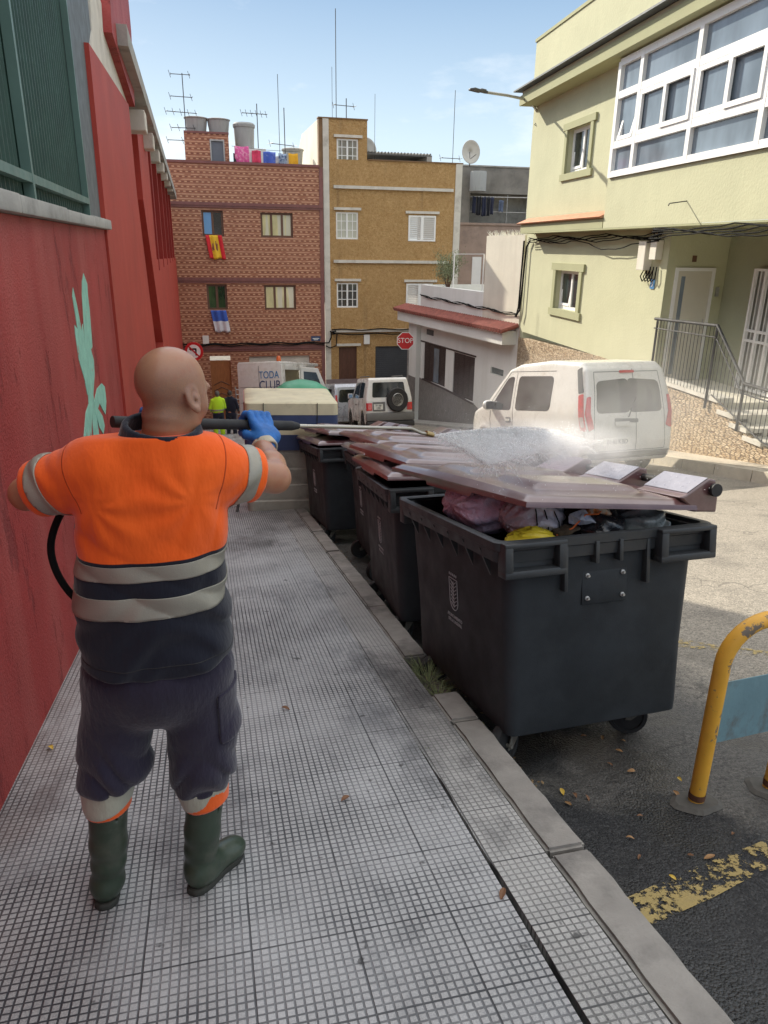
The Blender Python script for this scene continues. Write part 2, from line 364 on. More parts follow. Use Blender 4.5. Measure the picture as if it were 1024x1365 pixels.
# pavement: 30 cm slabs of 9 x 9 small squares, worn and stained
def m_tiles(name, x0, pitch=.0250, per=12, dark=(.032, .037, .044), light=(.44, .455, .465), fade=.0, jy=0.):
    m, t, b = nodes(name); N = NT(t); v = N.obj(); s = N.n('ShaderNodeSeparateXYZ'); N.l(v, s.inputs[0])
    wob = N.noise(v, 4.0, 2)
    ax = N.math('ADD', N.math('SUBTRACT', s.outputs[0], x0), N.math('MULTIPLY', wob, .004)); ay = N.math('ADD', N.math('ADD', s.outputs[1], 20.+jy), N.math('MULTIPLY', wob, .004))
    def cell(a, p):
        fr = N.math('FRACT', N.math('DIVIDE', a, p)); return N.math('ABSOLUTE', N.math('SUBTRACT', fr, .5))
    g = N.math('MAXIMUM', cell(ax, pitch), cell(ay, pitch))                       # .5 at a groove
    worn = N.noise(v, 1.3, 6, .6); w2 = N.noise(v, 9, 5, .6)
    thr = N.math('ADD', .315, N.math('MULTIPLY', w2, .11))
    gm = N.n('ShaderNodeMapRange', interpolation_type='SMOOTHSTEP'); N.l(N.math('SUBTRACT', g, thr), gm.inputs['Value']); gm.inputs['From Min'].default_value = -.03; gm.inputs['From Max'].default_value = .06
    J = N.math('MAXIMUM', cell(ax, pitch*per), cell(ay, pitch*per)); jm = N.math('MULTIPLY', N.rng(J, .488, .4945), N.rng(N.noise(v, 2.1, 4), .38, .56, .12, 1))
    tx = N.math('FLOOR', N.math('DIVIDE', ax, pitch*per)); ty = N.math('FLOOR', N.math('DIVIDE', ay, pitch*per))
    cb = N.n('ShaderNodeCombineXYZ'); N.l(tx, cb.inputs[0]); N.l(ty, cb.inputs[1]); wn = N.n('ShaderNodeTexWhiteNoise'); N.l(cb.outputs[0], wn.inputs['Vector'])
    cx = N.n('ShaderNodeCombineXYZ'); N.l(N.math('FLOOR', N.math('DIVIDE', ax, pitch)), cx.inputs[0]); N.l(N.math('FLOOR', N.math('DIVIDE', ay, pitch)), cx.inputs[1]); w3 = N.n('ShaderNodeTexWhiteNoise'); N.l(cx.outputs[0], w3.inputs['Vector'])
    top = N.mix(N.rng(worn, .34, .66), [c*.50 for c in light], light)
    top = N.mix(N.rng(wn.outputs['Value'], 0, 1, 0, .22), top, (.2, .2, .2))
    top = N.mix(N.rng(w3.outputs['Value'], 0, 1, 0, .35), top, (.16, .16, .165))
    top = N.mix(N.rng(N.noise(v, 220, 2), .35, .65, 0, .35), top, (.70, .69, .66))
    clog = N.rng(N.math('ADD', N.noise(v, 1.1, 5, .62), N.rng(s.outputs[0], .0, .8, 0, .09)), .43, .62, .0, .97 if fade else .9)          # pale dust fills the grooves
    gr = N.mix(clog, dark, [c*.66 for c in light]); top = N.mix(N.math('MULTIPLY', clog, .35), top, [min(1, c*1.3) for c in light])
    c = N.mix(gm.outputs[0], top, gr)
    c = N.mix(N.math('MULTIPLY', jm, .7), c, (.022, .025, .03))
    stn = N.rng(N.noise(v, 1.5, 8, .74, (1, .55, 1)), .49, .64, 0, .68); c = N.mix(stn, c, (.035, .038, .042))
    c = N.mix(N.rng(N.noise(v, 14, 3), .68, .74, 0, .8), c, (.03, .03, .03))
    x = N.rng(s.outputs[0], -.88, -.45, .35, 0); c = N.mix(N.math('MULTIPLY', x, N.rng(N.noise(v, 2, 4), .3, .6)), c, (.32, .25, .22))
    N.l(c, b.inputs['Base Color']); N.l(N.rng(stn, 0, .6, .52, .36), b.inputs['Roughness'])
    h = N.math('SUBTRACT', N.math('MULTIPLY', N.noise(v, 180, 3), .15), N.math('ADD', N.math('MULTIPLY', gm.outputs[0], .8), N.math('MULTIPLY', jm, 1.2)))
    N.l(N.bump(h, .8, .004), b.inputs['Normal']); return m
def m_brick():
    """glazed brick-effect wall tiles: dark red courses with pale dashes"""
    m, t, b = nodes('brick_tile'); N = NT(t); v = N.obj(); s = N.n('ShaderNodeSeparateXYZ'); N.l(v, s.inputs[0])
    fz = N.math('FRACT', N.math('DIVIDE', s.outputs[2], .197)); rw = N.math('FLOOR', N.math('DIVIDE', s.outputs[2], .197))
    fx = N.math('FRACT', N.math('DIVIDE', N.math('ADD', s.outputs[0], N.math('MULTIPLY', rw, .083)), .245))
    gap = N.rng(N.noise(v, 2.2, 2, .5, (1, 1, 9)), .40, .46)
    line = N.math('MULTIPLY', N.math('MULTIPLY', N.rng(fz, .74, .80), N.rng(fz, 1.0, .94)), gap)
    dotz = N.math('MULTIPLY', N.rng(fz, .26, .34), N.rng(fz, .60, .52)); dot = N.math('MULTIPLY', dotz, N.rng(N.math('ABSOLUTE', N.math('SUBTRACT', fx, .5)), .16, .24, 1, 0)); dk = N.math('MULTIPLY', dotz, N.rng(N.math('ABSOLUTE', N.math('SUBTRACT', fx, .5)), .24, .32))
    c = N.mix(N.rng(N.noise(v, 6, 4), .3, .7), (.27, .098, .052), (.36, .155, .085))
    c = N.mix(N.math('MULTIPLY', dk, .75), c, (.15, .045, .028)); c = N.mix(N.math('MULTIPLY', line, .75), c, (.66, .38, .235)); c = N.mix(N.math('MULTIPLY', dot, .65), c, (.68, .42, .25))
    c = N.mix(N.rng(N.noise(v, .7, 5), .35, .7, 0, .3), c, (.36, .16, .10))
    N.l(c, b.inputs['Base Color']); b.inputs['Roughness'].default_value = .45
    N.l(N.bump(N.math('ADD', line, dot), .5, .01), b.inputs['Normal']); return m
def m_stone():
    m, t, b = nodes('ledge_stone'); N = NT(t); v = N.obj()
    mp_ = N.n('ShaderNodeMapping'); mp_.inputs['Scale'].default_value = (7., 7., 34.); N.l(v, mp_.inputs[0])
    vo = N.n('ShaderNodeTexVoronoi'); vo.inputs['Scale'].default_value = 1; vo.inputs['Randomness'].default_value = .8; N.l(mp_.outputs[0], vo.inputs['Vector'])
    ve = N.n('ShaderNodeTexVoronoi', feature='DISTANCE_TO_EDGE'); ve.inputs['Scale'].default_value = 1; ve.inputs['Randomness'].default_value = .8; N.l(mp_.outputs[0], ve.inputs['Vector'])
    sp = N.n('ShaderNodeSeparateColor'); N.l(vo.outputs['Color'], sp.inputs[0])
    c = N.mix(sp.outputs[0], (.42, .29, .16), (.70, .56, .38)); c = N.mix(N.rng(N.noise(v, 20, 4), .3, .7, 0, .4), c, (.36, .26, .17))
    e = N.rng(ve.outputs['Distance'], .03, .13, 1, 0); c = N.mix(N.math('MULTIPLY', e, .85), c, (.13, .085, .05))
    N.l(c, b.inputs['Base Color']); b.inputs['Roughness'].default_value = .9
    h = N.math('ADD', N.math('MULTIPLY', sp.outputs[1], .7), N.math('MULTIPLY', e, -1.)); N.l(N.bump(h, 1., .035), b.inputs['Normal']); return m
def m_roughcast():
    m, t, b = nodes('ochre_roughcast'); N = NT(t); v = N.obj()
    c = N.mix(N.rng(N.noise(v, .7, 6), .3, .7), (.43, .275, .115), (.53, .345, .155))
    c = N.mix(N.rng(N.noise(v, 9, 5, .7), .35, .7), c, (.34, .19, .065)); c = N.mix(N.rng(N.noise(v, 26, 3), .55, .72, 0, .6), c, (.62, .42, .21))
    g = N.noise(v, 1, 6, .6, (2.2, 2.2, .18)); c = N.mix(N.rng(g, .58, .8, 0, .6), c, (.14, .09, .05))
    N.l(c, b.inputs['Base Color']); b.inputs['Roughness'].default_value = .95
    N.l(N.bump(N.noise(v, 14, 5, .7), 1., .05), b.inputs['Normal']); return m
M_ = dict(
    asphalt=m_asphalt(), tiles=m_tiles('pavement_slabs', -.88), strip=m_tiles('edge_slabs', .83, dark=(.12, .122, .12), light=(.42, .42, .405), fade=1, jy=.12),
    kerb=mat('kerb_granite', (.30, .285, .26), .8, .16, 6, .5, 110, .004, dirt=(.11, .105, .10), dsc=2.2, dthr=(.5, .72)),
    earth=mat('earth', (.13, .11, .09), .95, .3, 3, .6, 30, .02), far_tiles=m_tiles('far_pavement_slabs', 0, .05, 8, dark=(.26, .225, .17), light=(.60, .53, .41)),
    red=stucco('red_paint', (.36, .038, .034), .38, .9, 60, .012, (.46, .13, .11), .55, (.44, .66), peel=(.20, .024, .024), blot=.22),
    red2=stucco('deep_red_paint', (.30, .030, .024), .25, .4, 40, .008, (.20, .022, .018), .6, blot=.12),
    orange_red=stucco('bright_red_paint', (.40, .050, .034), .3, .6, 45, .008, (.58, .14, .08), .6, blot=.16),
    concrete=mat('grey_concrete', (.37, .36, .33), .9, .14, 2.5, .5, 40, .008, dirt=(.17, .165, .15), dsc=1.4, dthr=(.5, .75)),
    concrete_w=mat('pale_concrete', (.60, .57, .50), .9, .1, 2, .4, 40, .006, dirt=(.36, .33, .28), dsc=1.4),
    darkgrey=mat('dark_grey_paint', (.10, .115, .12), .6, .12, 3, .3, 40), greenmetal=mat('green_sheet', (.028, .075, .055), .45, .18, 5, .25, 30, dirt=(.05, .11, .085), dsc=9, dthr=(.55, .8)),
    greenbar=mat('green_bar', (.11, .19, .165), .5, .12),
    green=stucco('lime_green_render', (.50, .50, .335), .32, .55, 16, .014, (.44, .45, .30), .9, (.48, .75), blot=.07),
    green_trim=stucco('olive_trim', (.37, .375, .225), .2, .4, 30, .008, (.33, .35, .22), .9, blot=.06),
    green_in=stucco('sage_render', (.36, .38, .26), .25, .5, 16, .012, (.34, .36, .26), .9, blot=.08),
    white=mat('white_frame', (.80, .80, .78), .35, .03, 3, 0), whitewall=stucco('white_render', (.74, .74, .70), .30, .5, 22, .012, (.50, .47, .40), .9, (.5, .75), blot=.05),
    cream=stucco('cream_render', (.70, .66, .55), .35, .5, 20, .012, (.48, .42, .33), .9, blot=.08),
    terracotta=mat('terracotta', (.46, .20, .105), .75, .2, 8, .4, 60, dirt=(.34, .24, .16), dsc=4), roof_red=mat('red_roof_tile', (.27, .085, .065), .8, .25, 6, .3, 50, dirt=(.16, .06, .05), dsc=5),
    stone=m_stone(), brick=m_brick(), ochre=m_roughcast(), trimcol=mat('brown_red_tile', (.20, .080, .072), .4, .15, 4, .2, 30),
    greystone=mat('grey_rough_slab', (.19, .175, .16), .9, .25, 7, .9, 20, .03, stretch=(3, 3, .8)),
    glass=glass_dark('dark_glass'), glass_b=glass_dark('blue_grey_glass', (.16, .20, .24), .07, .25), glass_c=glass_dark('curtained_glass', (.10, .10, .09), .08, .4, .8, (.55, .50, .36)),
    brownwood=mat('brown_wood', (.10, .042, .025), .55, .3, 5, .4, 60, stretch=(8, 8, .6)), tanwood=mat('tan_wood', (.34, .13, .045), .5, .25, 5, .4, 60, stretch=(8, 8, .6)),
    darkwood=mat('dark_shutter', (.055, .038, .034), .6, .25, 6, .4, 50), brownframe=mat('bronze_frame', (.13, .065, .04), .45, .1),
    galv=mat('galvanised', (.42, .42, .41), .45, .15, 6, .1, 40, metal=.6, dirt=(.25, .24, .22), dsc=3), metal_d=mat('dark_metal', (.09, .09, .09), .5, .2, 6, .2, 40, metal=.5),
    cable=mat('black_cable', (.012, .012, .012), .85, .2, 5, .2, 50, spec=.1), steel=mat('steel_tube', (.45, .42, .36), .35, .12, 8, .08, 60, metal=.8),
    tank=mat('fibre_cement', (.36, .37, .36), .85, .12, 2, .2, 30, dirt=(.2, .2, .19), dsc=2, stretch=(2, 2, .3)), plastic_w=mat('white_plastic', (.72, .71, .67), .5, .05, 3, .05),
    black=mat('black_rubber', (.02, .02, .021), .7, .25, 8, .2, 50), bin=mat('bin_plastic', (.026, .031, .036), .56, .25, 3, .4, 160, .0015, spec=.3, dirt=(.045, .052, .060), dsc=2.3, dthr=(.5, .85), rv=.08),
    binrim=mat('bin_rim_plastic', (.032, .036, .040), .48, .2, 5, .3, 140, .0015, dirt=(.055, .056, .054), dsc=4, dthr=(.5, .8)),
    lid=mat('maroon_lid', (.085, .024, .027), .34, .15, 3, .12, 50, .0012, spec=.7, dirt=(.19, .12, .12), dsc=2.2, dthr=(.35, .8), rv=.05, coat=.9),
    sticker=mat('reflective_sticker', (.27, .265, .31), .35, .08, 25, .08, 60, .001, metal=.15), crest=mat('faded_grey_print', (.45, .46, .47), .7, .15, 30, 0),
    yellow=mat('yellow_paint', (.74, .39, .045), .5, .12, 6, .25, 60, .002, dirt=(.16, .13, .10), dsc=9, dthr=(.60, .63)), plate_b=mat('weathered_blue_plate', (.17, .30, .35), .6, .15, 5, .3, 50, dirt=(.12, .10, .085), dsc=4.5, dthr=(.50, .66), stretch=(1, 1, .6)),
)
for k in M_: M_[k].name = M_[k].name
# ------------------------------------------------------------------ ground, road, pavements
def sheet(name, x0, x1, ys, zf, m, dx=4, kind='structure', dz=0):
    b = MB(); nx = max(1, int(abs(x1-x0)/dx)); xs = [x0+(x1-x0)*i/nx for i in range(nx+1)]
    vs = [(x, y, zf(x, y)+dz) for y in ys for x in xs]
    fs = [(j*(nx+1)+i, j*(nx+1)+i+1, (j+1)*(nx+1)+i+1, (j+1)*(nx+1)+i) for j in range(len(ys)-1) for i in range(nx)]
    b.add(vs, fs); o = b.build(name, m, smooth=2); o['kind'] = kind; return o
ysG = [-400, -120, -40, -15, -5]+[i for i in range(-3, 32, 2)]+[32, 33, 34, 35, 36, 37, 45, 60, 120, 400]
gz = lambda x, y: road_z(y) if y < 37 else road_z(37)
sheet('ground', -400, 400, ysG, gz, M_['earth'], 20, dz=-.10)
sheet('road', -.95, 14.0, [y/2 for y in range(-16, 75)], gz, M_['asphalt'], .6)
sheet('cross_street', -40, 40, [31.0, 33, 34, 35, 36.2], gz, M_['asphalt'], 4, dz=.004)
# near pavement: slab field, groove, edge strip, granite kerb
b = MB()
ys = [-4+.5*i for i in range(0, 68)]
for y0, y1 in zip(ys[:-1], ys[1:]):
    b.add([(-.95, y0, -SL*y0), (.812, y0, -SL*y0), (.812, y1, -SL*y1), (-.95, y1, -SL*y1)], [(0, 1, 2, 3)])
    b.add([(.812, y0, -SL*y0), (.812, y0, -SL*y0-.09), (.812, y1, -SL*y1-.09), (.812, y1, -SL*y1)], [(0, 1, 2, 3)])
o = b.build('pavement', M_['tiles'], fixn=False); o['kind'] = 'structure'
b = MB(); random.seed(4)
ys = [-4+.1*i for i in range(0, 336)]
for y0, y1 in zip(ys[:-1], ys[1:]):
    x0 = .832; x1 = 1.022
    gw = lambda y: .814+.018*max(0, min(1, (2.9-y)/1.6))+.003*math.sin(y*9)+.002*math.sin(y*23)
    for (a, c) in ((x0, x1),):
        a0, a1 = gw(y0), gw(y1); b.add([(a0, y0, -SL*y0), (c, y0, -SL*y0), (c, y1, -SL*y1), (a1, y1, -SL*y1), (a0, y0, -SL*y0-.1), (a1, y1, -SL*y1-.1), (c, y0, -SL*y0-.1), (c, y1, -SL*y1-.1)], [(0, 1, 2, 3), (0, 3, 5, 4), (1, 6, 7, 2)])
o = b.build('pavement_edge_strip', M_['strip'], fixn=False); o['kind'] = 'structure'
b = MB()
ky = -3.0
k = 0
while ky < 30:
    L_ = 1.02 if k % 3 else .86
    y0, y1 = ky+.006, ky+L_-.006
    jx = random.uniform(-.004, .004); jz = random.uniform(-.004, .002)
    if True:
        if y0 < 3.2 < y1: y1 = 3.12
        elif y0 < 3.6 < y1: y0 = 3.62
        elif 3.1 < y0 < 3.62: y0 = 3.62
        nseg = 5; pts = []
        bm = bmesh.new(); bmesh.ops.create_cube(bm, size=1)
        for v in bm.verts: v.co = Vector((1.107+jx+v.co.x*.146, (y0+y1)/2+v.co.y*(y1-y0), -.11+v.co.z*.22+jz))
        bmesh.ops.bevel(bm, geom=list(bm.edges), offset=.012, segments=2, affect='EDGES')
        bmesh.ops.subdivide_edges(bm, edges=[e for e in bm.edges if e.calc_length() > .5], cuts=12)
        for v in bm.verts:
            v.co.x += .0015*math.sin(v.co.y*37+k)*(1 if v.co.x > 1.1 else .4); v.co.z += .003*math.sin(v.co.y*23+k*2)
            v.co.z += -SL*v.co.y
        b.bm(bm)
    ky += L_; k += 1
kb = b.build('kerb', M_['kerb'], smooth=True); kb['kind'] = 'structure'
b = MB(); b.add([(.80, -4, .72-.085), (1.18, -4, .72-.085), (1.18, 31, -5.58-.085), (.80, 31, -5.58-.085)], [(0, 1, 2, 3)])
o = b.build('kerb_bed', M_['earth'], fixn=False); o['kind'] = 'structure'
# far pavement along the green house, with its own kerb
b = MB(); fx0 = lambda y: (8.92+max(0, y-9.8)*.055) if y > 9.5 else 8.9
for y0 in np.arange(-4, 24, 1.0):
    y1 = y0+1.0
    b.add([(fx0(y0), y0, -SL*y0+.0), (12.6, y0, -SL*y0+.0), (12.6, y1, -SL*y1+.0), (fx0(y1), y1, -SL*y1+.0)], [(0, 1, 2, 3)])
o = b.build('far_pavement', M_['far_tiles'], fixn=False); o['kind'] = 'structure'
b = MB()
for y0 in np.arange(-4, 24, 1.0):
    y1 = y0+.985; za, zb = -SL*y0, -SL*y1; xa, xb = fx0(y0), fx0(y1)
    b.add([(xa-.14, y0, za+.003), (xa, y0, za+.003), (xb, y1, zb+.003), (xb-.14, y1, zb+.003), (xa-.15, y0, za-.24), (xb-.15, y1, zb-.24)], [(0, 1, 2, 3), (0, 3, 5, 4)])
o = b.build('far_kerb', mat('far_kerb_concrete', (.48, .43, .34), .9, .12, 4, .4, 60), fixn=False); o['kind'] = 'structure'
# worn yellow road paint
def m_roadpaint():
    m, t, b_ = nodes('worn_yellow_line'); N = NT(t); v = N.geo()
    g = N.noise(v, 26, 6, .7); g2 = N.noise(v, 3.2, 3)
    msk = N.rng(N.math('ADD', g, N.math('MULTIPLY', g2, .5)), .74, .80, 0, .85)
    N.l(N.mix(N.noise(v, 60, 3), (.50, .37, .13), (.38, .30, .14)), b_.inputs['Base Color']); b_.inputs['Roughness'].default_value = .85
    tr = N.n('ShaderNodeBsdfTransparent'); mx = N.n('ShaderNodeMixShader'); N.l(msk, mx.inputs[0]); N.l(b_.outputs[0], mx.inputs[2]); N.l(tr.outputs[0], mx.inputs[1])
    N.l(N.bump(N.noise(v, 120, 3), .6, .004), b_.inputs['Normal'])
    N.l(mx.outputs[0], t.nodes['Material Output'].inputs['Surface']); return m
mp_ = m_roadpaint()
def stripe(x0, y0, x1, y1, w_, nm='road_marking'):
    b = MB(); d = Vector((x1-x0, y1-y0)); n = Vector((-d.y, d.x)).normalized()*w_/2; vs = []
    for i in range(9):
        t = i/8; x, y = x0+d.x*t, y0+d.y*t; q = 1+.14*math.sin(i*2.3)
        for s_ in (-1, 1): vs.append((x+n.x*s_*q, y+n.y*s_*q, gz(0, y+n.y*s_*q)+.0045))
    b.add(vs, [(2*i, 2*i+1, 2*i+3, 2*i+2) for i in range(8)]); o = b.build(nm, mp_, fixn=False); o['kind'] = 'structure'
stripe(1.2, 1.60, 4.2, 2.28, .13); stripe(2.75, 4.05, 4.3, 2.55, .15)
# ------------------------------------------------------------------ helpers for facades
class Thing:
    def __init__(s, name, M, label, cat, group=None):
        s.root = bpy.data.objects.new(name, None); C.objects.link(s.root); s.root.empty_display_size = .2
        s.root.matrix_world = M; tag(s.root, label, cat, group); s.M = M; s.inv = M.inverted()
    def mb(s, world=False): return MB(s.inv if world else None)
def wall(b, fx, u0, u1, v0, v1, ops=(), dep=.18):
    us = sorted({u0, u1, *[o[0] for o in ops], *[o[1] for o in ops]}); vs = sorted({v0, v1, *[o[2] for o in ops], *[o[3] for o in ops]})
    us = [u for u in us if u0 <= u <= u1]; vs = [v for v in vs if v0 <= v <= v1]
    for a, c in zip(us[:-1], us[1:]):
        for d, e in zip(vs[:-1], vs[1:]):
            m = ((a+c)/2, (d+e)/2)
            if any(o[0] < m[0] < o[1] and o[2] < m[1] < o[3] for o in ops): continue
            b.add([fx(a, d, 0), fx(c, d, 0), fx(c, e, 0), fx(a, e, 0)], [(0, 1, 2, 3)])
    for o in ops:
        a, c, d, e = o[:4]
        for p, q in (((a, d), (c, d)), ((c, d), (c, e)), ((c, e), (a, e)), ((a, e), (a, d))):
            b.add([fx(*p, 0), fx(*q, 0), fx(*q, dep), fx(*p, dep)], [(0, 1, 2, 3)])
def bx(b, fx, u0, u1, v0, v1, d0, d1):
    vs = [fx(u, v, d) for u in (u0, u1) for v in (v0, v1) for d in (d0, d1)]
    return b.add(vs, [(0, 1, 3, 2), (4, 6, 7, 5), (0, 4, 5, 1), (2, 3, 7, 6), (0, 2, 6, 4), (1, 5, 7, 3)])
def window(th, fx, u0, u1, v0, v1, fm, gm, cols=2, rows=1, fw=.05, d=.12, muntin=.03, mcols=0, mrows=0, extra=None, label=None):
    """frame of an opening (a part) with its panes (sub-part); d = depth of the frame's face behind the wall"""
    g = .002
    b = th.mb()
    bx(b, fx, u0+g, u0+fw, v0+g, v1-g, d, d+.06); bx(b, fx, u1-fw, u1-g, v0+g, v1-g, d, d+.06)
    bx(b, fx, u0+fw, u1-fw, v0+g, v0+fw, d+.002, d+.06); bx(b, fx, u0+fw, u1-fw, v1-fw, v1-g, d+.002, d+.06)
    for i in range(1, cols):
        u = u0+(u1-u0)*i/cols; bx(b, fx, u-fw*.55, u+fw*.55, v0+fw, v1-fw, d-.004, d+.055)
    for j in range(1, rows):
        v = v0+(v1-v0)*j/rows; bx(b, fx, u0+fw, u1-fw, v-fw*.45, v+fw*.45, d+.006, d+.05)
    if mcols:
        for i in range(cols):
            a, c = u0+(u1-u0)*i/cols, u0+(u1-u0)*(i+1)/cols
            for k_ in range(1, mcols): u = a+(c-a)*k_/mcols; bx(b, fx, u-muntin/2, u+muntin/2, v0+fw, v1-fw, d+.012, d+.045)
    for k_ in range(1, mrows): v = v0+(v1-v0)*k_/mrows; bx(b, fx, u0+fw, u1-fw, v-muntin/2, v+muntin/2, d+.014, d+.044)
    fr = b.build('window', fm, th.root, label=label)
    b = th.mb(); bx(b, fx, u0+.01, u1-.01, v0+.01, v1-.01, d+.030, d+.038)
    b.build('pane', gm, fr)
    return fr
# ------------------------------------------------------------------ red building on the left
RB = Thing('red_building', Matrix.Translation((-.89, 0, 0)), 'long red painted building along the pavement with green sheet panels and concrete eave', 'building')
X0 = -.89
def poly_x(th, pts, xa, xb, name, m, bev=0, label=None):
    b = th.mb(True); b.prism(pts, xa, xb, 'yz'); return b.build(name, m, th.root, label=label)
poly_x(RB, [(-3, -1), (8.34, -4.2), (8.34, 1.752), (-3, 1.752)], X0-.3, X0, 'wall', M_['red'], label='lower wall of flaking faded red paint')
b = RB.mb(True)
yy = -3.0
while yy < 8.4:
    L_ = 1.45; e = min(yy+L_, 8.47); b.box((X0-.16, yy+.004, 1.756), (X0+.065, e-.004, 1.845+.006*math.sin(yy*3)), .012); yy = e
b.build('sill', M_['concrete'], RB.root, smooth=True, label='worn concrete ledge on top of the lower wall')
# green profiled sheet between bars
b = RB.mb(True); pts = []; y = -3.0
while y < 7.56: pts += [(y, X0-.085), (y+.075, X0-.085), (y+.083, X0-.068), (y+.092, X0-.068), (y+.10, X0-.085)]; y += .10
n = len(pts); vs = [(p[1], p[0], 1.846) for p in pts]+[(p[1], p[0], 7.5) for p in pts]
b.add(vs, [(i, i+1, n+i+1, n+i) for i in range(n-1)]); b.build('sheet_panel', M_['greenmetal'], RB.root, fixn=False)
b = RB.mb(True)
b.box((X0-.065, -3, 1.95), (X0-.01, 7.54, 2.0)); b.box((X0-.065, 5.02, 1.848), (X0-.008, 5.07, 7.5)); b.box((X0-.065, 7.50, 1.848), (X0-.012, 7.545, 7.5)); b.box((X0-.065, 2.5, 1.848), (X0-.008, 2.55, 7.5)); b.box((X0-.065, 0, 1.848), (X0-.008, .05, 7.5))
b.build('sheet_frame', M_['greenbar'], RB.root)
poly_x(RB, [(7.56, 1.85), (8.50, 1.85), (8.50, 2.4), (9.3, 3.7), (9.3, 7.5), (7.56, 7.5)], X0-.3, X0-.02, 'pillar', M_['darkgrey'])
# bright red panels beyond
poly_x(RB, [(8.345, -4.4), (14.67, -6), (14.67, -.25), (13.32, 2.38), (13.32, 3.64), (12.6, 3.60), (8.52, 3.42), (8.345, 1.7)], X0-.31, X0+.025, 'wall', M_['orange_red'], label='bright red wall panel beyond the grey pillar')
poly_x(RB, [(14.67, -6), (18.4, -6.5), (34.8, -8), (34.8, 1.10), (18.42, 1.30), (18.42, 3.50), (17.6, 4.0), (15.35, 3.72), (15.35, 2.40), (16.6, 1.1), (18.0, -.5), (14.67, -5.8)], X0-.30, X0-.004, 'wall', M_['orange_red'])
poly_x(RB, [(13.0, -7), (18.5, -7), (18.5, 3.74), (13.0, 3.64)], X0-.62, X0-.30, 'recess', M_['red2'])
for i, y in enumerate((19.2, 21.9, 24.6, 27.3, 30.0, 32.6)):
    b = RB.mb(True); b.box((X0-.45, y-.16, 1.05), (X0+.01, y+.16, 3.78)); b.build('fin', M_['red2'], RB.root)
poly_x(RB, [(18.4, 1.0), (34.8, 1.0), (34.8, 3.6), (18.4, 3.6)], X0-.9, X0-.55, 'recess_wall', M_['darkgrey'])
poly_x(RB, [(8.9, 3.45), (13.7, 3.66), (13.7, 4.05), (9.6, 4.4), (9.3, 3.7)], X0-.35, X0-.01, 'bracket', M_['concrete_w'])
poly_x(RB, [(10.6, 3.98), (13.75, 3.68), (14.6, 4.9), (14.6, 6.2), (11.6, 6.2)], X0-.1, X0+.09, 'bracket', M_['red'], label='raking red painted bracket under the eave')
b = RB.mb(True)
for y in np.arange(14.6, 34, 2.55):
    b = RB.mb(True); b.box((X0-.6, y, 3.45+.0*y), (-.70, y+.5, 3.78-.012*(y-14)), .02); b.build('roof_beam', M_['concrete_w'], RB.root)
b = RB.mb(True)
vs = [(-1.8, 11.3, 4.0), (-.67, 11.3, 4.0), (-.67, 34.6, 3.42), (-1.8, 34.6, 3.42), (-1.8, 11.3, 4.24), (-.67, 11.3, 4.24), (-.67, 34.6, 3.66), (-1.8, 34.6, 3.66)]
b.add(vs, [(0, 1, 2, 3), (4, 5, 6, 7), (0, 1, 5, 4), (1, 2, 6, 5), (2, 3, 7, 6), (3, 0, 4, 7)]); b.build('eave_slab', M_['concrete'], RB.root)
poly_x(RB, [(13.6, 3.7), (34.8, 3.45), (34.8, 3.2), (18.5, 3.4), (13.6, 3.6)], X0-.5, X0-.2, 'upper_wall', M_['concrete_w'])
b = RB.mb(True); b.add([(-9, -3, -1), (-1.5, -3, -1), (-1.5, 34.8, -8), (-9, 34.8, -8), (-9, -3, 5.6), (-1.5, -3, 5.6), (-1.5, 34.8, 3.4), (-9, 34.8, 3.4)], [(0, 1, 2, 3), (4, 5, 6, 7), (0, 1, 5, 4), (1, 2, 6, 5), (2, 3, 7, 6), (3, 0, 4, 7)])
b.build('main_block', M_['red2'], RB.root)
mint = mat('mint_paint', (.26, .52, .40), .75, .15, 8, .5, 60, .006, dirt=(.40, .14, .11), dsc=6, dthr=(.62, .66))
MUR = [[(6.54, 1.4), (6.68, 1.31), (6.64, 1.22), (6.64, 1.11), (6.55, 0.82), (6.45, 0.81), (6.54, 0.71), (6.48, 0.6), (6.26, 0.46), (6.07, 0.5), (6.05, 0.67), (6.16, 0.88), (6.24, 1.07), (6.31, 1.24), (6.4, 1.34)],
 [(5.92, 1.32), (6.0, 1.2), (6.06, 1.05), (6.06, 1.0), (6.17, 1.04), (6.17, 0.99), (6.15, 0.83), (6.12, 0.66), (6.12, 0.51), (5.97, 0.53), (5.92, 0.66), (5.78, 0.82), (5.76, 1.01), (5.78, 1.07), (5.89, 1.03), (5.87, 1.13), (5.84, 1.26)],
 [(6.02, 0.55), (6.25, 0.5), (6.3, 0.35), (6.32, 0.06), (6.0, 0.14), (6.08, 0.37), (5.86, 0.18), (5.52, 0.27), (5.79, 0.43), (5.98, 0.46)],
 [(6.83, 0.47), (7.0, 0.41), (6.99, 0.28), (6.84, 0.19), (6.72, 0.25), (6.55, 0.35), (6.42, 0.33), (6.64, 0.22), (6.7, 0.12), (6.56, 0.08), (6.38, 0.18), (6.26, 0.32), (6.27, 0.42), (6.52, 0.48)]]
b = RB.mb(True)
for i, P in enumerate(MUR): b.prism(P, X0-.01, X0+.002+.0012*i, 'yz')
b.build('mural', mint, RB.root, label='mint green cactus shape painted on the red wall')
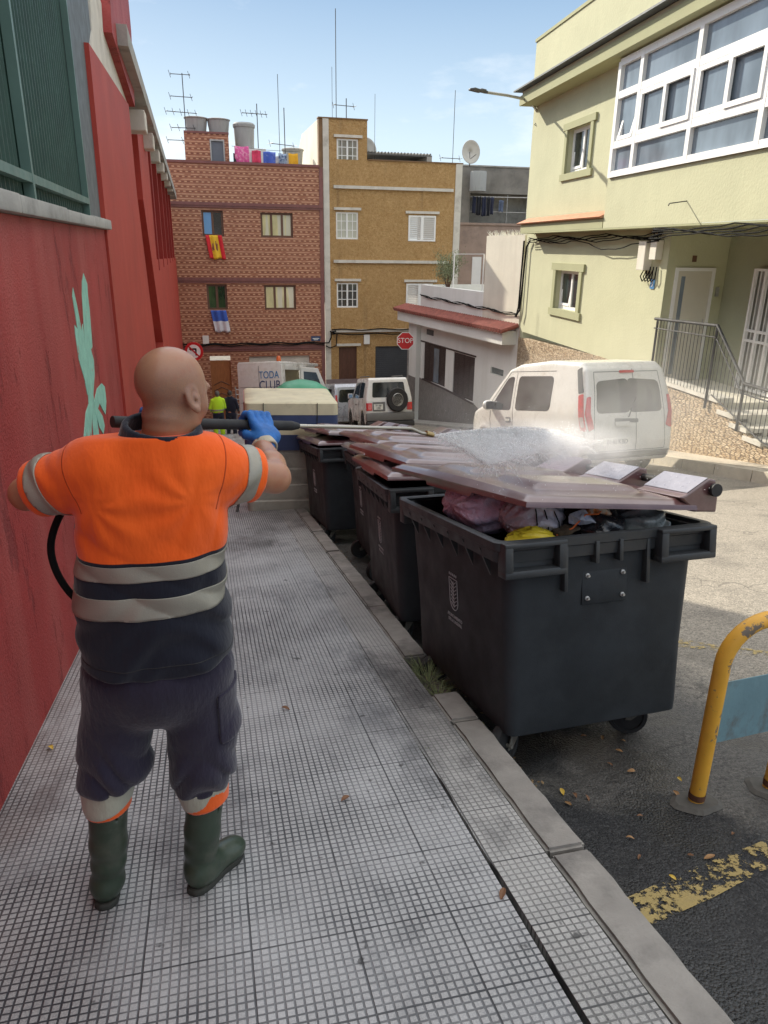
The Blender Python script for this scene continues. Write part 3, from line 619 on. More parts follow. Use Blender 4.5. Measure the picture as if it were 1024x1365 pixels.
# ------------------------------------------------------------------ green house on the right (local x along the facade, y out to the street, z up)
GM = frame(GN*8.7, GU, -GN, (0, 0, 1))
GH = Thing('green_house', GM, 'two storey pale lime green house with long white glazed bay and stone clad base', 'house')
def gp(y0): return lambda u, v, d: (u, y0-d, v)
g0, gu_, gb, gr = gp(0), gp(.2), gp(.5), gp(-1.4)
b = GH.mb()
wall(b, g0, 15.6, 24.75, -1.0, 2.12, [(20.17, 21.87, -.02, 1.07)], .22)
bx(b, g0, 15.595, 15.62, -2.9, 2.12, .004, 1.4)          # return into the porch
bx(b, g0, 24.5, 24.74, -3, 7.5, .004, 6)                  # far gable
b.build('wall', M_['green'], GH.root)
b = GH.mb(); us = [15.6, 18.4, 21.5, 24.8]
b.prism([(15.6, -5), (24.8, -6.5), (24.8, -1.22), (18.4, -.99), (15.6, -1.02)], -.3, .03, 'xz'); b.build('stone_base', M_['stone'], GH.root)
b = GH.mb(); wall(b, gu_, 17.9, 24.42, 2.5, 5.75, [(19.86, 21.4, 3.62, 4.72)], .26)
bx(b, gu_, 24.40, 24.424, 2.3, 5.9, .004, .5)
wall(b, gb, 8.5, 17.95, 2.14, 3.25, [], .1); bx(b, gb, 17.93, 17.954, 2.14, 5.75, .004, .4)
b.build('upper_wall', M_['green'], GH.root)
b = GH.mb(); bx(b, gb, 8.5, 24.0, 2.10, 2.136, .0, 2.4); bx(b, gb, 18.0, 24.0, 2.14, 2.36, .001, .5); b.build('overhang', M_['green_trim'], GH.root)
b = GH.mb(); b.prism([(.56, 2.37), (.60, 2.40), (.22, 2.56), (.22, 2.37)], 18.0, 24.15, 'yz'); b.build('tile_ledge', M_['terracotta'], GH.root)
# cornice and parapet
b = GH.mb()
b.prism([(.75, 5.72), (.75, 5.98), (.1, 5.98), (.1, 5.72)], 8.5, 24.2, 'yz'); b.build('fascia', M_['green_trim'], GH.root)
b = GH.mb(); b.prism([(.92, 6.10), (.92, 6.14), (.2, 6.24), (.2, 6.10)], 8.5, 24.32, 'yz'); b.build('drip_edge', M_['darkgrey'], GH.root)
b = GH.mb(); b.prism([(.70, 5.99), (.70, 6.09), (.1, 6.09), (.1, 5.99)], 8.5, 24.1, 'yz'); wall(b, gp(.34), 8.5, 24.2, 6.16, 7.42, [], .1); bx(b, gp(.34), 24.18, 24.2, 6.2, 7.42, .003, .4)
b.build('parapet', M_['green'], GH.root)
b = GH.mb(); bx(b, gp(.34), 8.5, 24.24, 7.42, 7.50, -.03, .25); b.build('coping', M_['green_trim'], GH.root)
# window surrounds
def surround(u0, u1, v0, v1, y, w=.17):
    f = gp(y); b = GH.mb()
    bx(b, f, u0-w, u0, v0, v1, -.05, .02); bx(b, f, u1, u1+w, v0, v1, -.05, .02)
    bx(b, f, u0-w-.12, u1+w+.12, v1, v1+w, -.06, .02); bx(b, f, u0-w-.12, u1+w+.12, v0-w, v0, -.06, .02)
    b.build('window_surround', M_['green_trim'], GH.root)
surround(20.17, 21.87, -.02, 1.07, 0, .2); surround(19.86, 21.4, 3.62, 4.72, .2)
for (u0, u1, v0, v1, f) in ((20.17, 21.87, -.02, 1.07, g0), (19.86, 21.4, 3.62, 4.72, gu_)):
    fr = window(GH, f, u0, u1, v0, v1, M_['white'], M_['glass'], 2, 1, .09, .14)
    b = GH.mb(); um = (u0+u1)/2; t_ = .10      # far sash tilted inward
    s0, s1 = um+.06, u1-.09
    for (a, c, d_, e) in ((s0, s0+.07, v0+.10, v1-.16), (s1-.07, s1, v0+.10, v1-.16), (s0+.07, s1-.07, v0+.10, v0+.17), (s0+.07, s1-.07, v1-.23, v1-.16)):
        bx(b, lambda u, v, d: f(u, v, d+.10*(v-v0)), a, c, d_, e, .115, .16)
    b.build('tilted_sash', M_['white'], fr)
# glazed bay
BAY = [(17.84, 16.80), (16.80, 14.55), (14.55, 12.36), (12.36, 10.1), (10.1, 8.6)]
rows = (3.27, 3.92, 4.94, 5.60)
b = GH.mb()
fr_m = M_['white']
for u in [17.86, 16.80, 14.55, 12.36, 10.1, 8.6]: bx(b, gb, u-.07, u+.07, rows[0], rows[3]+.02, -.035, .09)
for v, h in ((3.30, .07), (3.92, .075), (4.94, .075), (5.60, .07)): bx(b, gb, 8.6, 17.86, v-h, v+h, -.03, .085)
bay = b.build('bay_frame', fr_m, GH.root)
b = GH.mb(); bx(b, gb, 8.6, 17.86, 3.23, 3.27, -.06, .1); b.build('bay_sill', fr_m, bay)
for (a, c) in BAY:
    for j, (v0, v1) in enumerate(((3.36, 3.85), (3.99, 4.87), (5.01, 5.54))):
        b = GH.mb(); bx(b, gb, c+.07, a-.07, v0, v1, .05, .06); b.build('pane', M_['glass_b'], bay)
    wdt = a-c
    if wdt > 1.5:   # sliding sashes on two planes, left one half open
        for (s0, s1, dd) in ((a-.10-wdt*.47, a-.06, .0), (c+.04, c+wdt*.50, -.03)):
            b = GH.mb(); v0, v1 = 4.0, 4.86
            bx(b, gb, s0, s0+.10, v0, v1, dd-.03, dd+.03); bx(b, gb, s1-.10, s1, v0, v1, dd-.03, dd+.03)
            bx(b, gb, s0+.10, s1-.10, v0, v0+.09, dd-.028, dd+.03); bx(b, gb, s0+.10, s1-.10, v1-.09, v1, dd-.028, dd+.03)
            sh = b.build('sliding_sash', fr_m, bay)
    else:
        b = GH.mb(); s0, s1, v0, v1 = c+.16, a-.2, 4.0, 4.86
        ff = lambda u, v, d: gb(u, v, d+.22*(v-v0))
        bx(b, ff, s0, s0+.08, v0, v1, -.04, .03); bx(b, ff, s1-.08, s1, v0, v1, -.04, .03); bx(b, ff, s0+.08, s1-.08, v0, v0+.08, -.038, .03); bx(b, ff, s0+.08, s1-.08, v1-.08, v1, -.038, .03)
        b.build('tilted_sash', fr_m, bay)
# porch: recess walls, doors, landing, steps, stone front wall
b = GH.mb(); wall(b, gr, 8.5, 15.62, -1.9, 2.1, [(14.75, 15.56, -1.6, 1.2)] , .1) if False else wall(b, gr, 8.5, 18, -1.9, 2.1, [], .1)

b.build('porch_wall', M_['green_in'], GH.root)
fd_ = lambda u, v, d: (15.594-d, -u, v)
b = GH.mb(); [bx(b, fd_, *q) for q in ((.20, .27, -1.13, 1.30, -.0, .04), (1.07, 1.14, -1.13, 1.30, -.0, .04), (.27, 1.07, 1.23, 1.30, .0, .04))]; dfr = b.build('door_frame', M_['white'], GH.root)
b = GH.mb(); bx(b, fd_, .272, 1.068, -1.12, 1.228, -.0, .02); dr = b.build('door', mat('beige_door', (.58, .55, .46), .45, .04, 2, 0), GH.root, label='cream front door with a narrow glass strip')
b = GH.mb(); bx(b, fd_, .36, .45, -1.0, 1.12, .018, .026); b.build('pane', M_['glass_b'], dr)
b = GH.mb(); b.tube([(15.57, -.98, 0), (15.52, -.98, 0), (15.52, -.98, .22)], .012); b.build('handle', M_['galv'], dr)
b = GH.mb(); bx(b, gp(-1.38), 12.9, 14.38, -1.12, 1.30, -.03, .02); b.build('door', mat('grey_door', (.30, .30, .27), .5, .06, 2, 0), GH.root)
b = GH.mb()
for u in [12.9, 13.25, 13.64, 14.0, 14.36]: bx(b, gp(-1.28), u-.03, u+.03, -1.1, 1.32, -.03, .03)
for u in np.arange(12.98, 14.36, .12): bx(b, gp(-1.28), u-.008, u+.008, -1.1, 1.3, -.01, .01)
for v in (-1.08, -.1, .1, 1.3): bx(b, gp(-1.28), 12.93, 14.33, v-.025, v+.025, -.026, .026)
b.build('security_gate', M_['white'], GH.root)
b = GH.mb(); bx(b, fd_, 1.22, 1.30, .70, .90, .0, .03); b.build('intercom', M_['galv'], GH.root)
b = GH.mb(); bx(b, fd_, .56, .66, 1.42, 1.55, .0, .012); b.build('plaque', M_['brownframe'], GH.root)
b = GH.mb(); bx(b, g0, 8.5, 15.59, -2.9, -1.16, -.0, 1.42)if False else bx(b, g0, 12.95, 15.59, -4.0, -1.14, .03, 1.40)
b.build('landing', M_['cream'], GH.root)
b = GH.mb(); b.prism([(15.58, -5), (8.6, -4), (8.6, -1.62), (11.2, -1.64), (11.62, -1.58), (12.05, -1.44), (12.5, -1.30), (12.9, -1.12), (15.58, -1.12)], -.028, .05, 'xz')
b.build('stone_front_wall', M_['stone'], GH.root)
b = GH.mb(); bx(b, g0, 12.88, 15.58, -1.118, -1.03, -.09, .26); b.build('coping', M_['concrete_w'], GH.root)
b = GH.mb()
for i, (u, v) in enumerate(((12.55, -1.20), (12.1, -1.36), (11.65, -1.50))):
    bx(b, g0, u-.22, u+.32, v-.12, v-.04, -.085, .24)
    bx(b, g0, u-.22, u+.24, v-.7, v-.045, .25, 1.4)
b.build('step', M_['concrete_w'], GH.root)
# railing: landing run and stair run
b = GH.mb(); yr = .10
rp = [(15.62, yr, .22), (13.25, yr, .30), (12.15, yr, -.62), (8.8, yr, -.62)]
b.tube(rp, .032, 8); b.tube([(15.62, yr, .02), (13.25, yr, .08), (12.2, yr, -.80), (8.8, yr, -.8)], .014, 6); b.tube([(13.1, yr, -1.0), (11.4, yr, -1.52), (8.8, yr, -1.52)], .014, 6)
M_['rail'] = mat('dark_rail_paint', (.035, .035, .036), .65, .15, 4, .1, spec=.25)
rl = b.build('railing', M_['rail'], GH.root, smooth=True)
b = GH.mb()
for u in np.arange(13.35, 15.6, .125): b.tube([(u, yr, -1.03), (u, yr, .22+.03*(15.6-u))], .007, 5)
for u in np.arange(8.9, 13.2, .125):
    zt = .30-(13.25-u)*.836 if u > 12.15 else -.62; zb = -1.0-(13.1-u)*.306 if u > 11.4 else -1.52; b.tube([(u, yr, zb), (u, yr, max(zt, -.62))], .007, 5)
b.build('baluster', M_['rail'], rl)
b = GH.mb()
for u, z0, z1 in ((13.25, -1.3, .3), (12.15, -1.5, -.62), (15.5, -1.03, .22)): b = GH.mb(); b.tube([(u, yr+.0, z0), (u, yr, z1)], .028, 8); b.build('post', M_['rail'], rl)
# service boxes, plate, wall rod
b = GH.mb(); bx(b, g0, 16.28, 16.62, 1.22, 1.84, -.2, -.0); b.build('meter_box', mat('cream_plastic', (.66, .63, .54), .5, .05, 3, 0), GH.root, bevel=.012)
b = GH.mb(); bx(b, g0, 15.86, 16.14, 1.45, 1.86, -.17, -.0); b.build('meter_box', _mats['cream_plastic'], GH.root, bevel=.012)
b = GH.mb(); bx(b, g0, 16.02, 16.20, .83, 1.03, -.02, -.0); hp = b.build('house_number', mat('blue_enamel', (.08, .22, .42), .4, .1, 5, 0), GH.root)
text('number', '3', .17, M_['white'], hp, Matrix.Translation((16.11, .024, .93)) @ Matrix(((-1, 0, 0, 0), (0, 0, 1, 0), (0, 1, 0, 0), (0, 0, 0, 1))))
b = GH.mb()
for k_ in range(4):
    u = 16.5-.14*k_; b.tube([(u, .05, 1.25), (u+.05, .10, 1.08), (u-.06, .10, .98), (u-.16, .08, 1.05), (u-.15, .06, 1.3)], .014, 6)
b.build('cable_loop', M_['cable'], GH.root, smooth=True)
b = GH.mb(); b.tube([(14.3, .5, 2.55), (14.3, .85, 2.50), (14.25, .9, 2.46)], .012, 6); b.build('wall_rod', M_['metal_d'], GH.root)
random.seed(7)
b = GH.mb()
for k_ in range(5):
    pts = []; 
    for i in range(40):
        u = 8.6+(24.2-8.6)*i/39; sag = .06*math.sin(i*.8+k_)+.03*math.sin(i*2.1+k_*2)
        pts.append((u, (.52 if u < 15.6 else .10)+.02*k_, (1.98 if u > 15.6 else 2.06)-.035*k_+sag*.6-(.10 if 16 < u < 20 and k_ == 4 else 0)*math.sin((u-16)/4*math.pi)*1.6))
    b.tube(pts, .013+.004*(k_ == 1), 6)
b.tube([(24.2, .08, 1.9), (24.45, .1, 1.7), (24.5, .12, .6), (24.55, .14, -.3), (24.8, .2, -.52)], .03, 8)
b.build('cable_bundle', M_['cable'], GH.root, smooth=True)
# drip pipes of the loose gable cable
# ------------------------------------------------------------------ low white house (local x along facade, y out, z up)
LM = frame(LN*13.672, LU, -LN, (0, 0, 1))
LH = Thing('low_white_house', LM, 'low white house with red roof tiles and dark shutters, joined to the green house', 'house')
b = LH.mb(); wall(b, g0, 22.6, 30.95, -4.6, -.9, [(28.3, 30.55, -3.95, -2.3), (25.68, 27.55, -4.08, -2.36), (23.45, 24.4, -2.75, -2.5)], .12)
bx(b, g0, 30.93, 30.95, -6.8, -.9, .004, 5); wall(b, g0, 30.97, 32.3, -3.85, -1.45, [], .1) if False else None
bx(b, gp(.25), 31.0, 31.9, -6.6, -1.47, .05, .35)
b.build('wall', M_['whitewall'], LH.root)
b = LH.mb(); b.prism([(22.6, -7), (30.93, -7.5), (30.93, -3.96), (28.3, -4.0), (25.6, -4.14), (24.0, -4.62), (22.6, -4.62)], -.2, .03, 'xz'); bx(b, gp(.25), 31.0, 31.9, -6.8, -3.96, .03, .05); b.build('base', M_['greystone'], LH.root)
b = LH.mb(); bx(b, gp(.55), 22.75, 32.45, -1.50, -1.04, 0, .6); b.build('fascia', M_['whitewall'], LH.root)
b = LH.mb(); u = 22.62
while u < 32.6:
    b.tube([(u, .72, -1.02), (u, .05, -.84)], .085, 8); u += .19
b.build('roof_tiles', M_['roof_red'], LH.root, smooth=True)
b = LH.mb(); bx(b, gp(.04), 22.6, 31.0, -.9, .12, 0, .25); bx(b, gp(.04), 30.98, 31.0, -.9, .12, .25, 6); b.build('roof_parapet', M_['whitewall'], LH.root)
b = LH.mb(); bx(b, gp(.05), 22.55, 25.2, -.85, 2.08, 0, .3); bx(b, gp(.05), 25.18, 25.2, -.85, 2.08, .3, 4); b.build('terrace_wall', M_['cream'], LH.root)
b = LH.mb()
random.seed(3)
for i in range(70):
    u = 22.6+2.6*i/70; a = random.uniform(-.06, .06); b.tube([(u, -.08, 2.06), (u+a, -.02+random.uniform(-.1, .1), 2.18+random.uniform(0, .10))], [.016, .003], 4)
b.build('glass_shards', mat('pale_shard', (.72, .70, .62), .4), LH.root)
for (u0, u1, v0, v1) in ((28.3, 30.55, -3.95, -2.3), (25.68, 27.55, -4.08, -2.36)):
    n_ = 4; b = LH.mb()
    for i in range(n_):
        a = u0+(u1-u0)*i/n_; c = u0+(u1-u0)*(i+1)/n_
        bx(b, g0, a+.01, c-.01, v0, v1, .03, .07)
        for v in np.arange(v0+.06, v1-.05, .07): bx(b, g0, a+.06, c-.06, v, v+.03, .015, .03)
    if u0 > 28:
        pass
    b.build('shutter', M_['darkwood'], LH.root)
b = LH.mb(); bx(b, g0, 28.98, 29.5, -3.9, -2.45, .006, .014); b.build('pane', M_['glass_b'], LH.root)
b = LH.mb(); bx(b, g0, 23.47, 24.38, -2.73, -2.52, .05, .06); b.build('vent_window', M_['glass'], LH.root)
b = LH.mb(); bx(b, g0, 25.6, 30.9, -2.33, -2.27, -.03, .0); b.prism([(30.6, -3.93), (28.25, -3.98), (25.6, -4.12), (25.6, -4.18), (28.25, -4.05), (30.6, -4.0)], -.02, .045, 'xz'); b.build('window_rail', M_['darkwood'], LH.root)
b = LH.mb(); bx(b, g0, 29.6, 30.3, -1.95, -1.72, -.02, .0); b.build('name_plate', M_['darkgrey'], LH.root)
b = LH.mb()
for k_ in range(3):
    b.tube([(30.9-8.3*i/20, .09+.02*k_, -.35+.05*math.sin(i*1.3+k_)-.0075*i*(1)+.01*k_) for i in range(21)], .016, 6)
b.tube([(22.65, .12, -.55), (22.5, .14, -.2), (22.45, .14, 1.9)], .03, 8)
b.build('cable_bundle', M_['cable'], LH.root, smooth=True)
# terrace rail and shrub on the roof of the low house
b = LH.mb()
for u in (28.1, 25.6): b.tube([(u, -.1, .1), (u, -.1, 1.45)], .03, 6); b.build('terrace_post', M_['white'], LH.root); b = LH.mb()
b.tube([(28.1, -.1, 1.42), (25.6, -.1, 1.45)], .012, 5)
b.build('terrace_rail', M_['white'], LH.root)
b = LH.mb(); bx(b, gp(-.5), 22.6, 30.9, -.9, -.6, 0, 9); b.build('roof', M_['concrete'], LH.root)
b = LH.mb(); bx(b, gp(1.0), 8, 32, -6.7, -5.0, 0, 0.01) if False else None
o = None
b = MB(LM); vs = []; 
for u in np.arange(24, 33.1, 1.0):
    zz = gz(0, (LM@Vector((u, 0, 0))).y)
    b.add([(u, .03, zz+.12), (u, 1.0, zz+.12), (u+1, 1.0, zz+.12-.18*.99), (u+1, .03, zz+.12-.18*.99), (u, 1.0, zz-.1), (u+1, 1.0, zz-.28)], [(0, 1, 2, 3), (1, 4, 5, 2)])
o = b.build('low_house_pavement', M_['concrete'], fixn=False); o['kind'] = 'structure'
# ------------------------------------------------------------------ brick building at the bottom of the street
def fy(y0): return lambda u, v, d: (u, y0+d, v)
FY = 36.0
BB = Thing('brick_building', Matrix.Translation((2.3, FY, -6.3)), 'three storey block faced in red brick pattern tiles with flags under two windows', 'building')
def W_(th): return MB(th.inv)
wins = [(0.31, 1.254, 2.014, 3.087), (2.905, 4.363, 1.999, 3.053), (.326, 1.235, -1.188, -.056), (2.941, 4.413, -1.204, -.083)]
door = (.27, 1.22, -6.3, -3.30); shop = (2.1, 5.0, -6.3, -3.35)
b = W_(BB); f0 = fy(FY); wall(b, f0, -3, 5.77, -6.4, 4.98, wins+[door, shop], .22); bx(b, f0, -3, -2.98, -6.4, 4.98, .004, 9)
b.build('wall', M_['brick'], BB.root)
b = W_(BB); bx(b, f0, -3, 5.7, 4.6, 4.7, .3, 9); b.build('roof', M_['concrete'], BB.root)
b = W_(BB)
for z0, z1 in ((3.2, 3.42), (0.0, .24), (-3.08, -2.84)): bx(b, f0, -3, 5.77, z0, z1, -.05, .0); bx(b, f0, -3, 5.77, (z0+z1)/2-.02, (z0+z1)/2+.02, -.08, -.05)
bx(b, f0, -3, 5.6, 4.98, 5.08, -.06, .3); bx(b, f0, 5.60, 5.77, -6.4, 5.0, -.04, .0)
b.build('trim_band', M_['trimcol'], BB.root)
gsky = glass_dark('painted_sky_reflection', (.14, .34, .62), .1, .05); gref = glass_dark('painted_yellow_reflection', (.62, .57, .30), .12, .2, .8, (.60, .58, .44)); gtree = glass_dark('painted_leaf_reflection', (.035, .07, .02), .12, .8, .8, (.16, .22, .05))  # blue, yellow and leafy reflections are painted into the glass base colours
for i, (u0, u1, v0, v1) in enumerate(wins):
    fr = window(BB, lambda u, v, d: tuple(BB.inv@Vector(f0(u, v, d))), u0, u1, v0, v1, M_['brownframe'], (M_['glass'], gref, gtree, gref)[i], 2 if i % 2 == 0 else 3, 1, .09, .1)
    b = W_(BB)
    if i == 0: bx(b, f0, u0+.09, u0+.42, v0+.09, v1-.09, .105, .128); b.build('pane', gsky, fr)
    bx_ = W_(BB)
b = W_(BB); bx(b, f0, .27, 1.22, -6.3, -3.52, .12, .18); bd = b.build('door', M_['tanwood'], BB.root, label='wooden street door with carved lower panel')
b = W_(BB)
for k_ in range(3):
    for s_ in (-1, 1):
        c = (.745, FY+.115, -4.7-.28*k_); b.tube([(c[0]+s_*.38, c[1], c[2]), (c[0], c[1], c[2]+.18)], .02, 4); 
b.build('door_moulding', M_['brownwood'], bd)
b = W_(BB); bx(b, f0, 2.1, 5.0, -6.3, -3.36, .1, .16); b.build('shop_front', M_['concrete_w'], BB.root)
b = W_(BB); pts = [(-2.9+8.6*i/40, FY-.08, -2.74+.03*math.sin(i*.9)) for i in range(41)]; b.tube(pts, .035, 6); b.tube([(p[0], p[1]-.03, p[2]-.06+.02*math.sin(p[0]*3)) for p in pts], .025, 6)
b.tube([(5.65, FY-.1, -2.76), (5.95, FY-.1, -2.75), (6.05, FY-.12, -2.5), (6.05, FY-.12, -2.25), (6.3, FY-.12, -2.2)], .035, 6)
b.build('cable_bundle', M_['cable'], BB.root, smooth=True)
b = W_(BB); bx(b, f0, 5.1, 5.55, -2.66, -2.44, -.03, -.0); pl = b.build('street_plate', mat('navy_enamel', (.03, .06, .14), .4, .1, 5, 0), BB.root)
b = W_(BB); bx(b, f0, 5.16, 5.49, -2.56, -2.53, -.035, -.03); bx(b, f0, 5.22, 5.43, -2.62, -2.59, -.035, -.03); b.build('lettering', M_['white'], pl)
b = W_(BB); bx(b, f0, .0, .28, -2.72, -2.35, -.1, -.0); b.build('junction_box', M_['plastic_w'], BB.root)
# roof penthouse
b = W_(BB); wall(b, fy(FY+.6), -.2, 1.70, 5.0, 6.22, [(.92, 1.47, 4.95, 5.95)], .1); bx(b, fy(FY+.6), 1.68, 1.70, 5.0, 6.22, .003, 3); bx(b, fy(FY+.6), -.2, -.18, 5, 6.22, .003, 3); b.build('penthouse', M_['brick'], BB.root)
b = W_(BB); bx(b, fy(FY+.6), -.2, 1.72, 6.22, 6.30, -.03, 3); b.build('penthouse_roof', M_['trimcol'], BB.root)
b = W_(BB); bx(b, fy(FY+.6), .92, 1.47, 4.95, 5.95, .04, .08); pdr = b.build('roof_door', mat('slate_door', (.13, .15, .18), .6, .06, 2, 0), BB.root)
b = W_(BB)
for (a, c, d_, e) in ((.88, .94, 4.95, 6.0), (1.45, 1.51, 4.95, 6.0), (.94, 1.45, 5.94, 6.0)): bx(b, fy(FY+.6), a, c, d_, e, -.02, .03)
b.build('door_frame', M_['galv'], pdr)
# ------------------------------------------------------------------ ochre building
OB = Thing('ochre_building', Matrix.Translation((9, FY, -6.3)), 'four level ochre roughcast building with pale ledges, white shutters and a stair tower', 'building')
fo = fy(FY+.05)
lo = lambda f: (lambda u, v, d: tuple(OB.inv@Vector(f(u, v, d))))
ow = [(6.43, 7.42, 5.18, 6.21), (6.37, 7.42, 1.98, 3.16), (6.38, 7.42, -1.12, .03), (9.85, 11.2, 1.94, 3.08), (9.81, 11.16, -1.17, .0)]
b = W_(OB); wall(b, fo, 6.07, 12.1, -6.4, 5.36, [w_ for w_ in ow[1:]]+[(6.46, 7.36, -6.3, -2.99), (8.30, 10.2, -6.3, -2.98)], .16)
wall(b, fo, 6.07, 7.83, 5.36, 6.98, [ow[0]], .14); bx(b, fo, 7.81, 7.83, 5.36, 6.98, .003, 6)
b.build('wall', M_['ochre'], OB.root)
b = W_(OB); bx(b, fo, 5.80, 6.07, -6.4, 6.98, -.03, .3); bx(b, fo, 12.1, 12.42, -6.4, 5.36, -.03, .3); b.build('pilaster', M_['concrete_w'], OB.root)
b = W_(OB); bx(b, fo, 5.62, 5.80, 5.0, 6.98, -.0, .3); bx(b, fo, 5.6, 7.86, 6.98, 7.03, -.04, .4); bx(b, fo, 7.86, 12.45, 5.36, 5.41, -.04, .4); b.build('coping', mat('ochre_coping', (.20, .12, .06), .9, .2), OB.root)
b = W_(OB); b.prism([(FY+.35, 4.8), (44.5, 4.8), (44.5, 5.7), (41.6, 7.0), (FY+.35, 6.95)], 5.61, 5.79, 'yz'); b.build('stair_side_wall', M_['cream'], OB.root)
b = W_(OB)
for (u0, u1, z) in ((6.27, 12.0, 4.15), (6.24, 11.9, .93), (6.1, 11.9, -2.27)): bx(b, fo, u0, u1, z, z+.13, -.10, .0)
for (u0, u1, z) in ((6.3, 7.6, 6.25), (6.28, 7.55, 3.24), (6.28, 7.55, .10), (9.7, 11.35, 3.16), (9.7, 11.35, .07), (6.3, 7.55, -2.93)): bx(b, fo, u0, u1, z, z+.11, -.08, .0)
b.build('ledge', M_['concrete_w'], OB.root)
gcur = glass_dark('curtain_glass', (.46, .47, .40), .15, .12); gmix = glass_dark('painted_grey_reflection', (.22, .21, .18), .1, .5, .8, (.42, .42, .36)); gblk = glass_dark('night_glass', (.018, .03, .04), .06, .4)  # the grey pane has its reflection painted into the base colour
for i, g_ in enumerate((gmix, gcur, gblk)):
    u0, u1, v0, v1 = ow[i]; window(OB, lo(fo), u0, u1, v0, v1, M_['white'], g_, 2, 1, .07, .04, .03, 2, 3)
for i in (3, 4):
    u0, u1, v0, v1 = ow[i]; b = W_(OB)
    for k_ in (0, 1):
        a = u0+(u1-u0)*k_/2; c = a+(u1-u0)/2
        bx(b, fo, a, a+.07, v0, v1, -.03, .05); bx(b, fo, c-.07, c, v0, v1, -.03, .05); bx(b, fo, a+.07, c-.07, v0, v0+.08, -.03, .05); bx(b, fo, a+.07, c-.07, v1-.08, v1, -.03, .05)
        for v in np.arange(v0+.10, v1-.1, .085):
            p = [fo(a+.07, v, .03), fo(c-.07, v, .03), fo(c-.07, v+.075, -.01), fo(a+.07, v+.075, -.01)]; b.add(p, [(0, 1, 2, 3)])
    b.build('shutter', M_['white'], OB.root, label='white louvred shutters')
b = W_(OB); bx(b, fo, 6.46, 7.36, -6.3, -2.99, .09, .13); bx(b, fo, 6.89, 6.93, -6.3, -3.0, .07, .09); b.build('door', M_['brownwood'], OB.root)
b = W_(OB); bx(b, fo, 8.30, 10.2, -6.3, -2.98, .09, .13)
for v in np.arange(-6.2, -3, .1): bx(b, fo, 8.32, 10.18, v, v+.02, .075, .09)
b.build('garage_door', mat('slate_shutter', (.06, .065, .075), .5, .1), OB.root)
b = W_(OB); bx(b, fo, 7.7, 7.98, -2.85, -2.4, -.12, .0); b.build('junction_box', M_['plastic_w'], OB.root)
b = W_(OB); bx(b, fo, 5.8, 12, -6.4, -4.55, -.035, -.0); b.build('plinth', mat('mauve_plinth', (.22, .17, .17), .9, .15, 4, .4), OB.root)
b = W_(OB)
for k_ in range(2): b.tube([(6.1+6*i/24, FY-.08, -2.14-.22*k_+.03*math.sin(i*.8+k_)) for i in range(25)], .028, 6)
b.tube([(6.0, FY-.1, -2.2), (6.35, FY-.1, -2.35), (6.3, FY-.1, -2.9), (6.0, FY-.1, -3.0), (5.8, FY-.1, -2.9)], .03, 6)
b.build('cable_bundle', M_['cable'], OB.root, smooth=True)
b = W_(OB); bx(b, fo, 6, 12.3, 4.9, 5.0, .3, 9); b.build('roof', M_['concrete'], OB.root)
b = W_(OB); bx(b, fy(FY+1.5), 7.9, 11.35, 5.78, 5.84, 0, 4)
for u in np.arange(7.9, 11.4, .16): b.tube([(u, FY+1.45, 5.88), (u, FY+5.4, 5.98)], .04, 5)
b.build('canopy_roof', mat('corrugated_grey', (.16, .16, .155), .6, .2), OB.root)
b = W_(OB); bx(b, fy(FY+1.5), 11.1, 11.35, 4.95, 5.78, 0, 3); bx(b, fy(FY+4.5), 7.9, 11.1, 5.0, 5.5, 0, .1); b.build('canopy_wall', M_['concrete'], OB.root)
# ------------------------------------------------------------------ grey building behind
GB = Thing('grey_building', Matrix.Translation((16, 42, -6)), 'unpainted grey concrete building behind the ochre one with laundry on its gallery', 'building')
fg = fy(42.)
b = W_(GB); wall(b, fg, 12.0, 24, -6, 5.9, [(15.0, 19.6, 3.0, 4.55), (15.2, 15.95, -1, 1.3)], 1.2); b.build('wall', mat('raw_render', (.235, .22, .195), .95, .2, 1.2, .6, 25, .02, dirt=(.12, .115, .105), dsc=.9, dthr=(.5, .7)), GB.root)
b = W_(GB); bx(b, fg, 12, 24, 2.9, 3.02, -.1, .0); bx(b, fg, 12, 24, -.2, 2.9, -.03, -.0) if False else None; bx(b, fg, 12.0, 24, -6, 2.9, -.03, 0.); b.build('lower_wall', mat('pinkish_render', (.36, .27, .22), .95, .15, 1.2, .5, 25, .02, dirt=(.2, .16, .14), dsc=.9), GB.root)
b = W_(GB); bx(b, fg, 12, 24, 5.9, 5.97, -.05, .5); b.build('coping', M_['concrete'], GB.root)
b = W_(GB)
for u in (17.2, 18.4, 19.4): b.tube([(u, 41.95, 3.0), (u, 41.95, 4.5)], .03, 5)
b.tube([(15, 41.95, 4.35), (19.6, 41.95, 4.4)], .03, 5); b.tube([(15, 41.95, 3.6), (19.6, 41.95, 3.6)], .02, 5)
b.build('gallery_rail', M_['galv'], GB.root)
b = W_(GB); bx(b, fg, 15.0, 19.6, 3.0, 4.55, 1.2, 1.3); b.build('gallery_back', M_['concrete'], GB.root)
b = W_(GB); bx(b, fg, 15.3, 15.85, -1, 1.2, -.05, -.035); b.build('shutter', M_['white'], GB.root)
b = W_(GB); b.lathe([(.45, 4.6), (.45, 5.5), (.42, 5.6)], 16, c=(15.2, 41.4, 0)); b.build('water_drum', M_['tank'], GB.root, smooth=True)
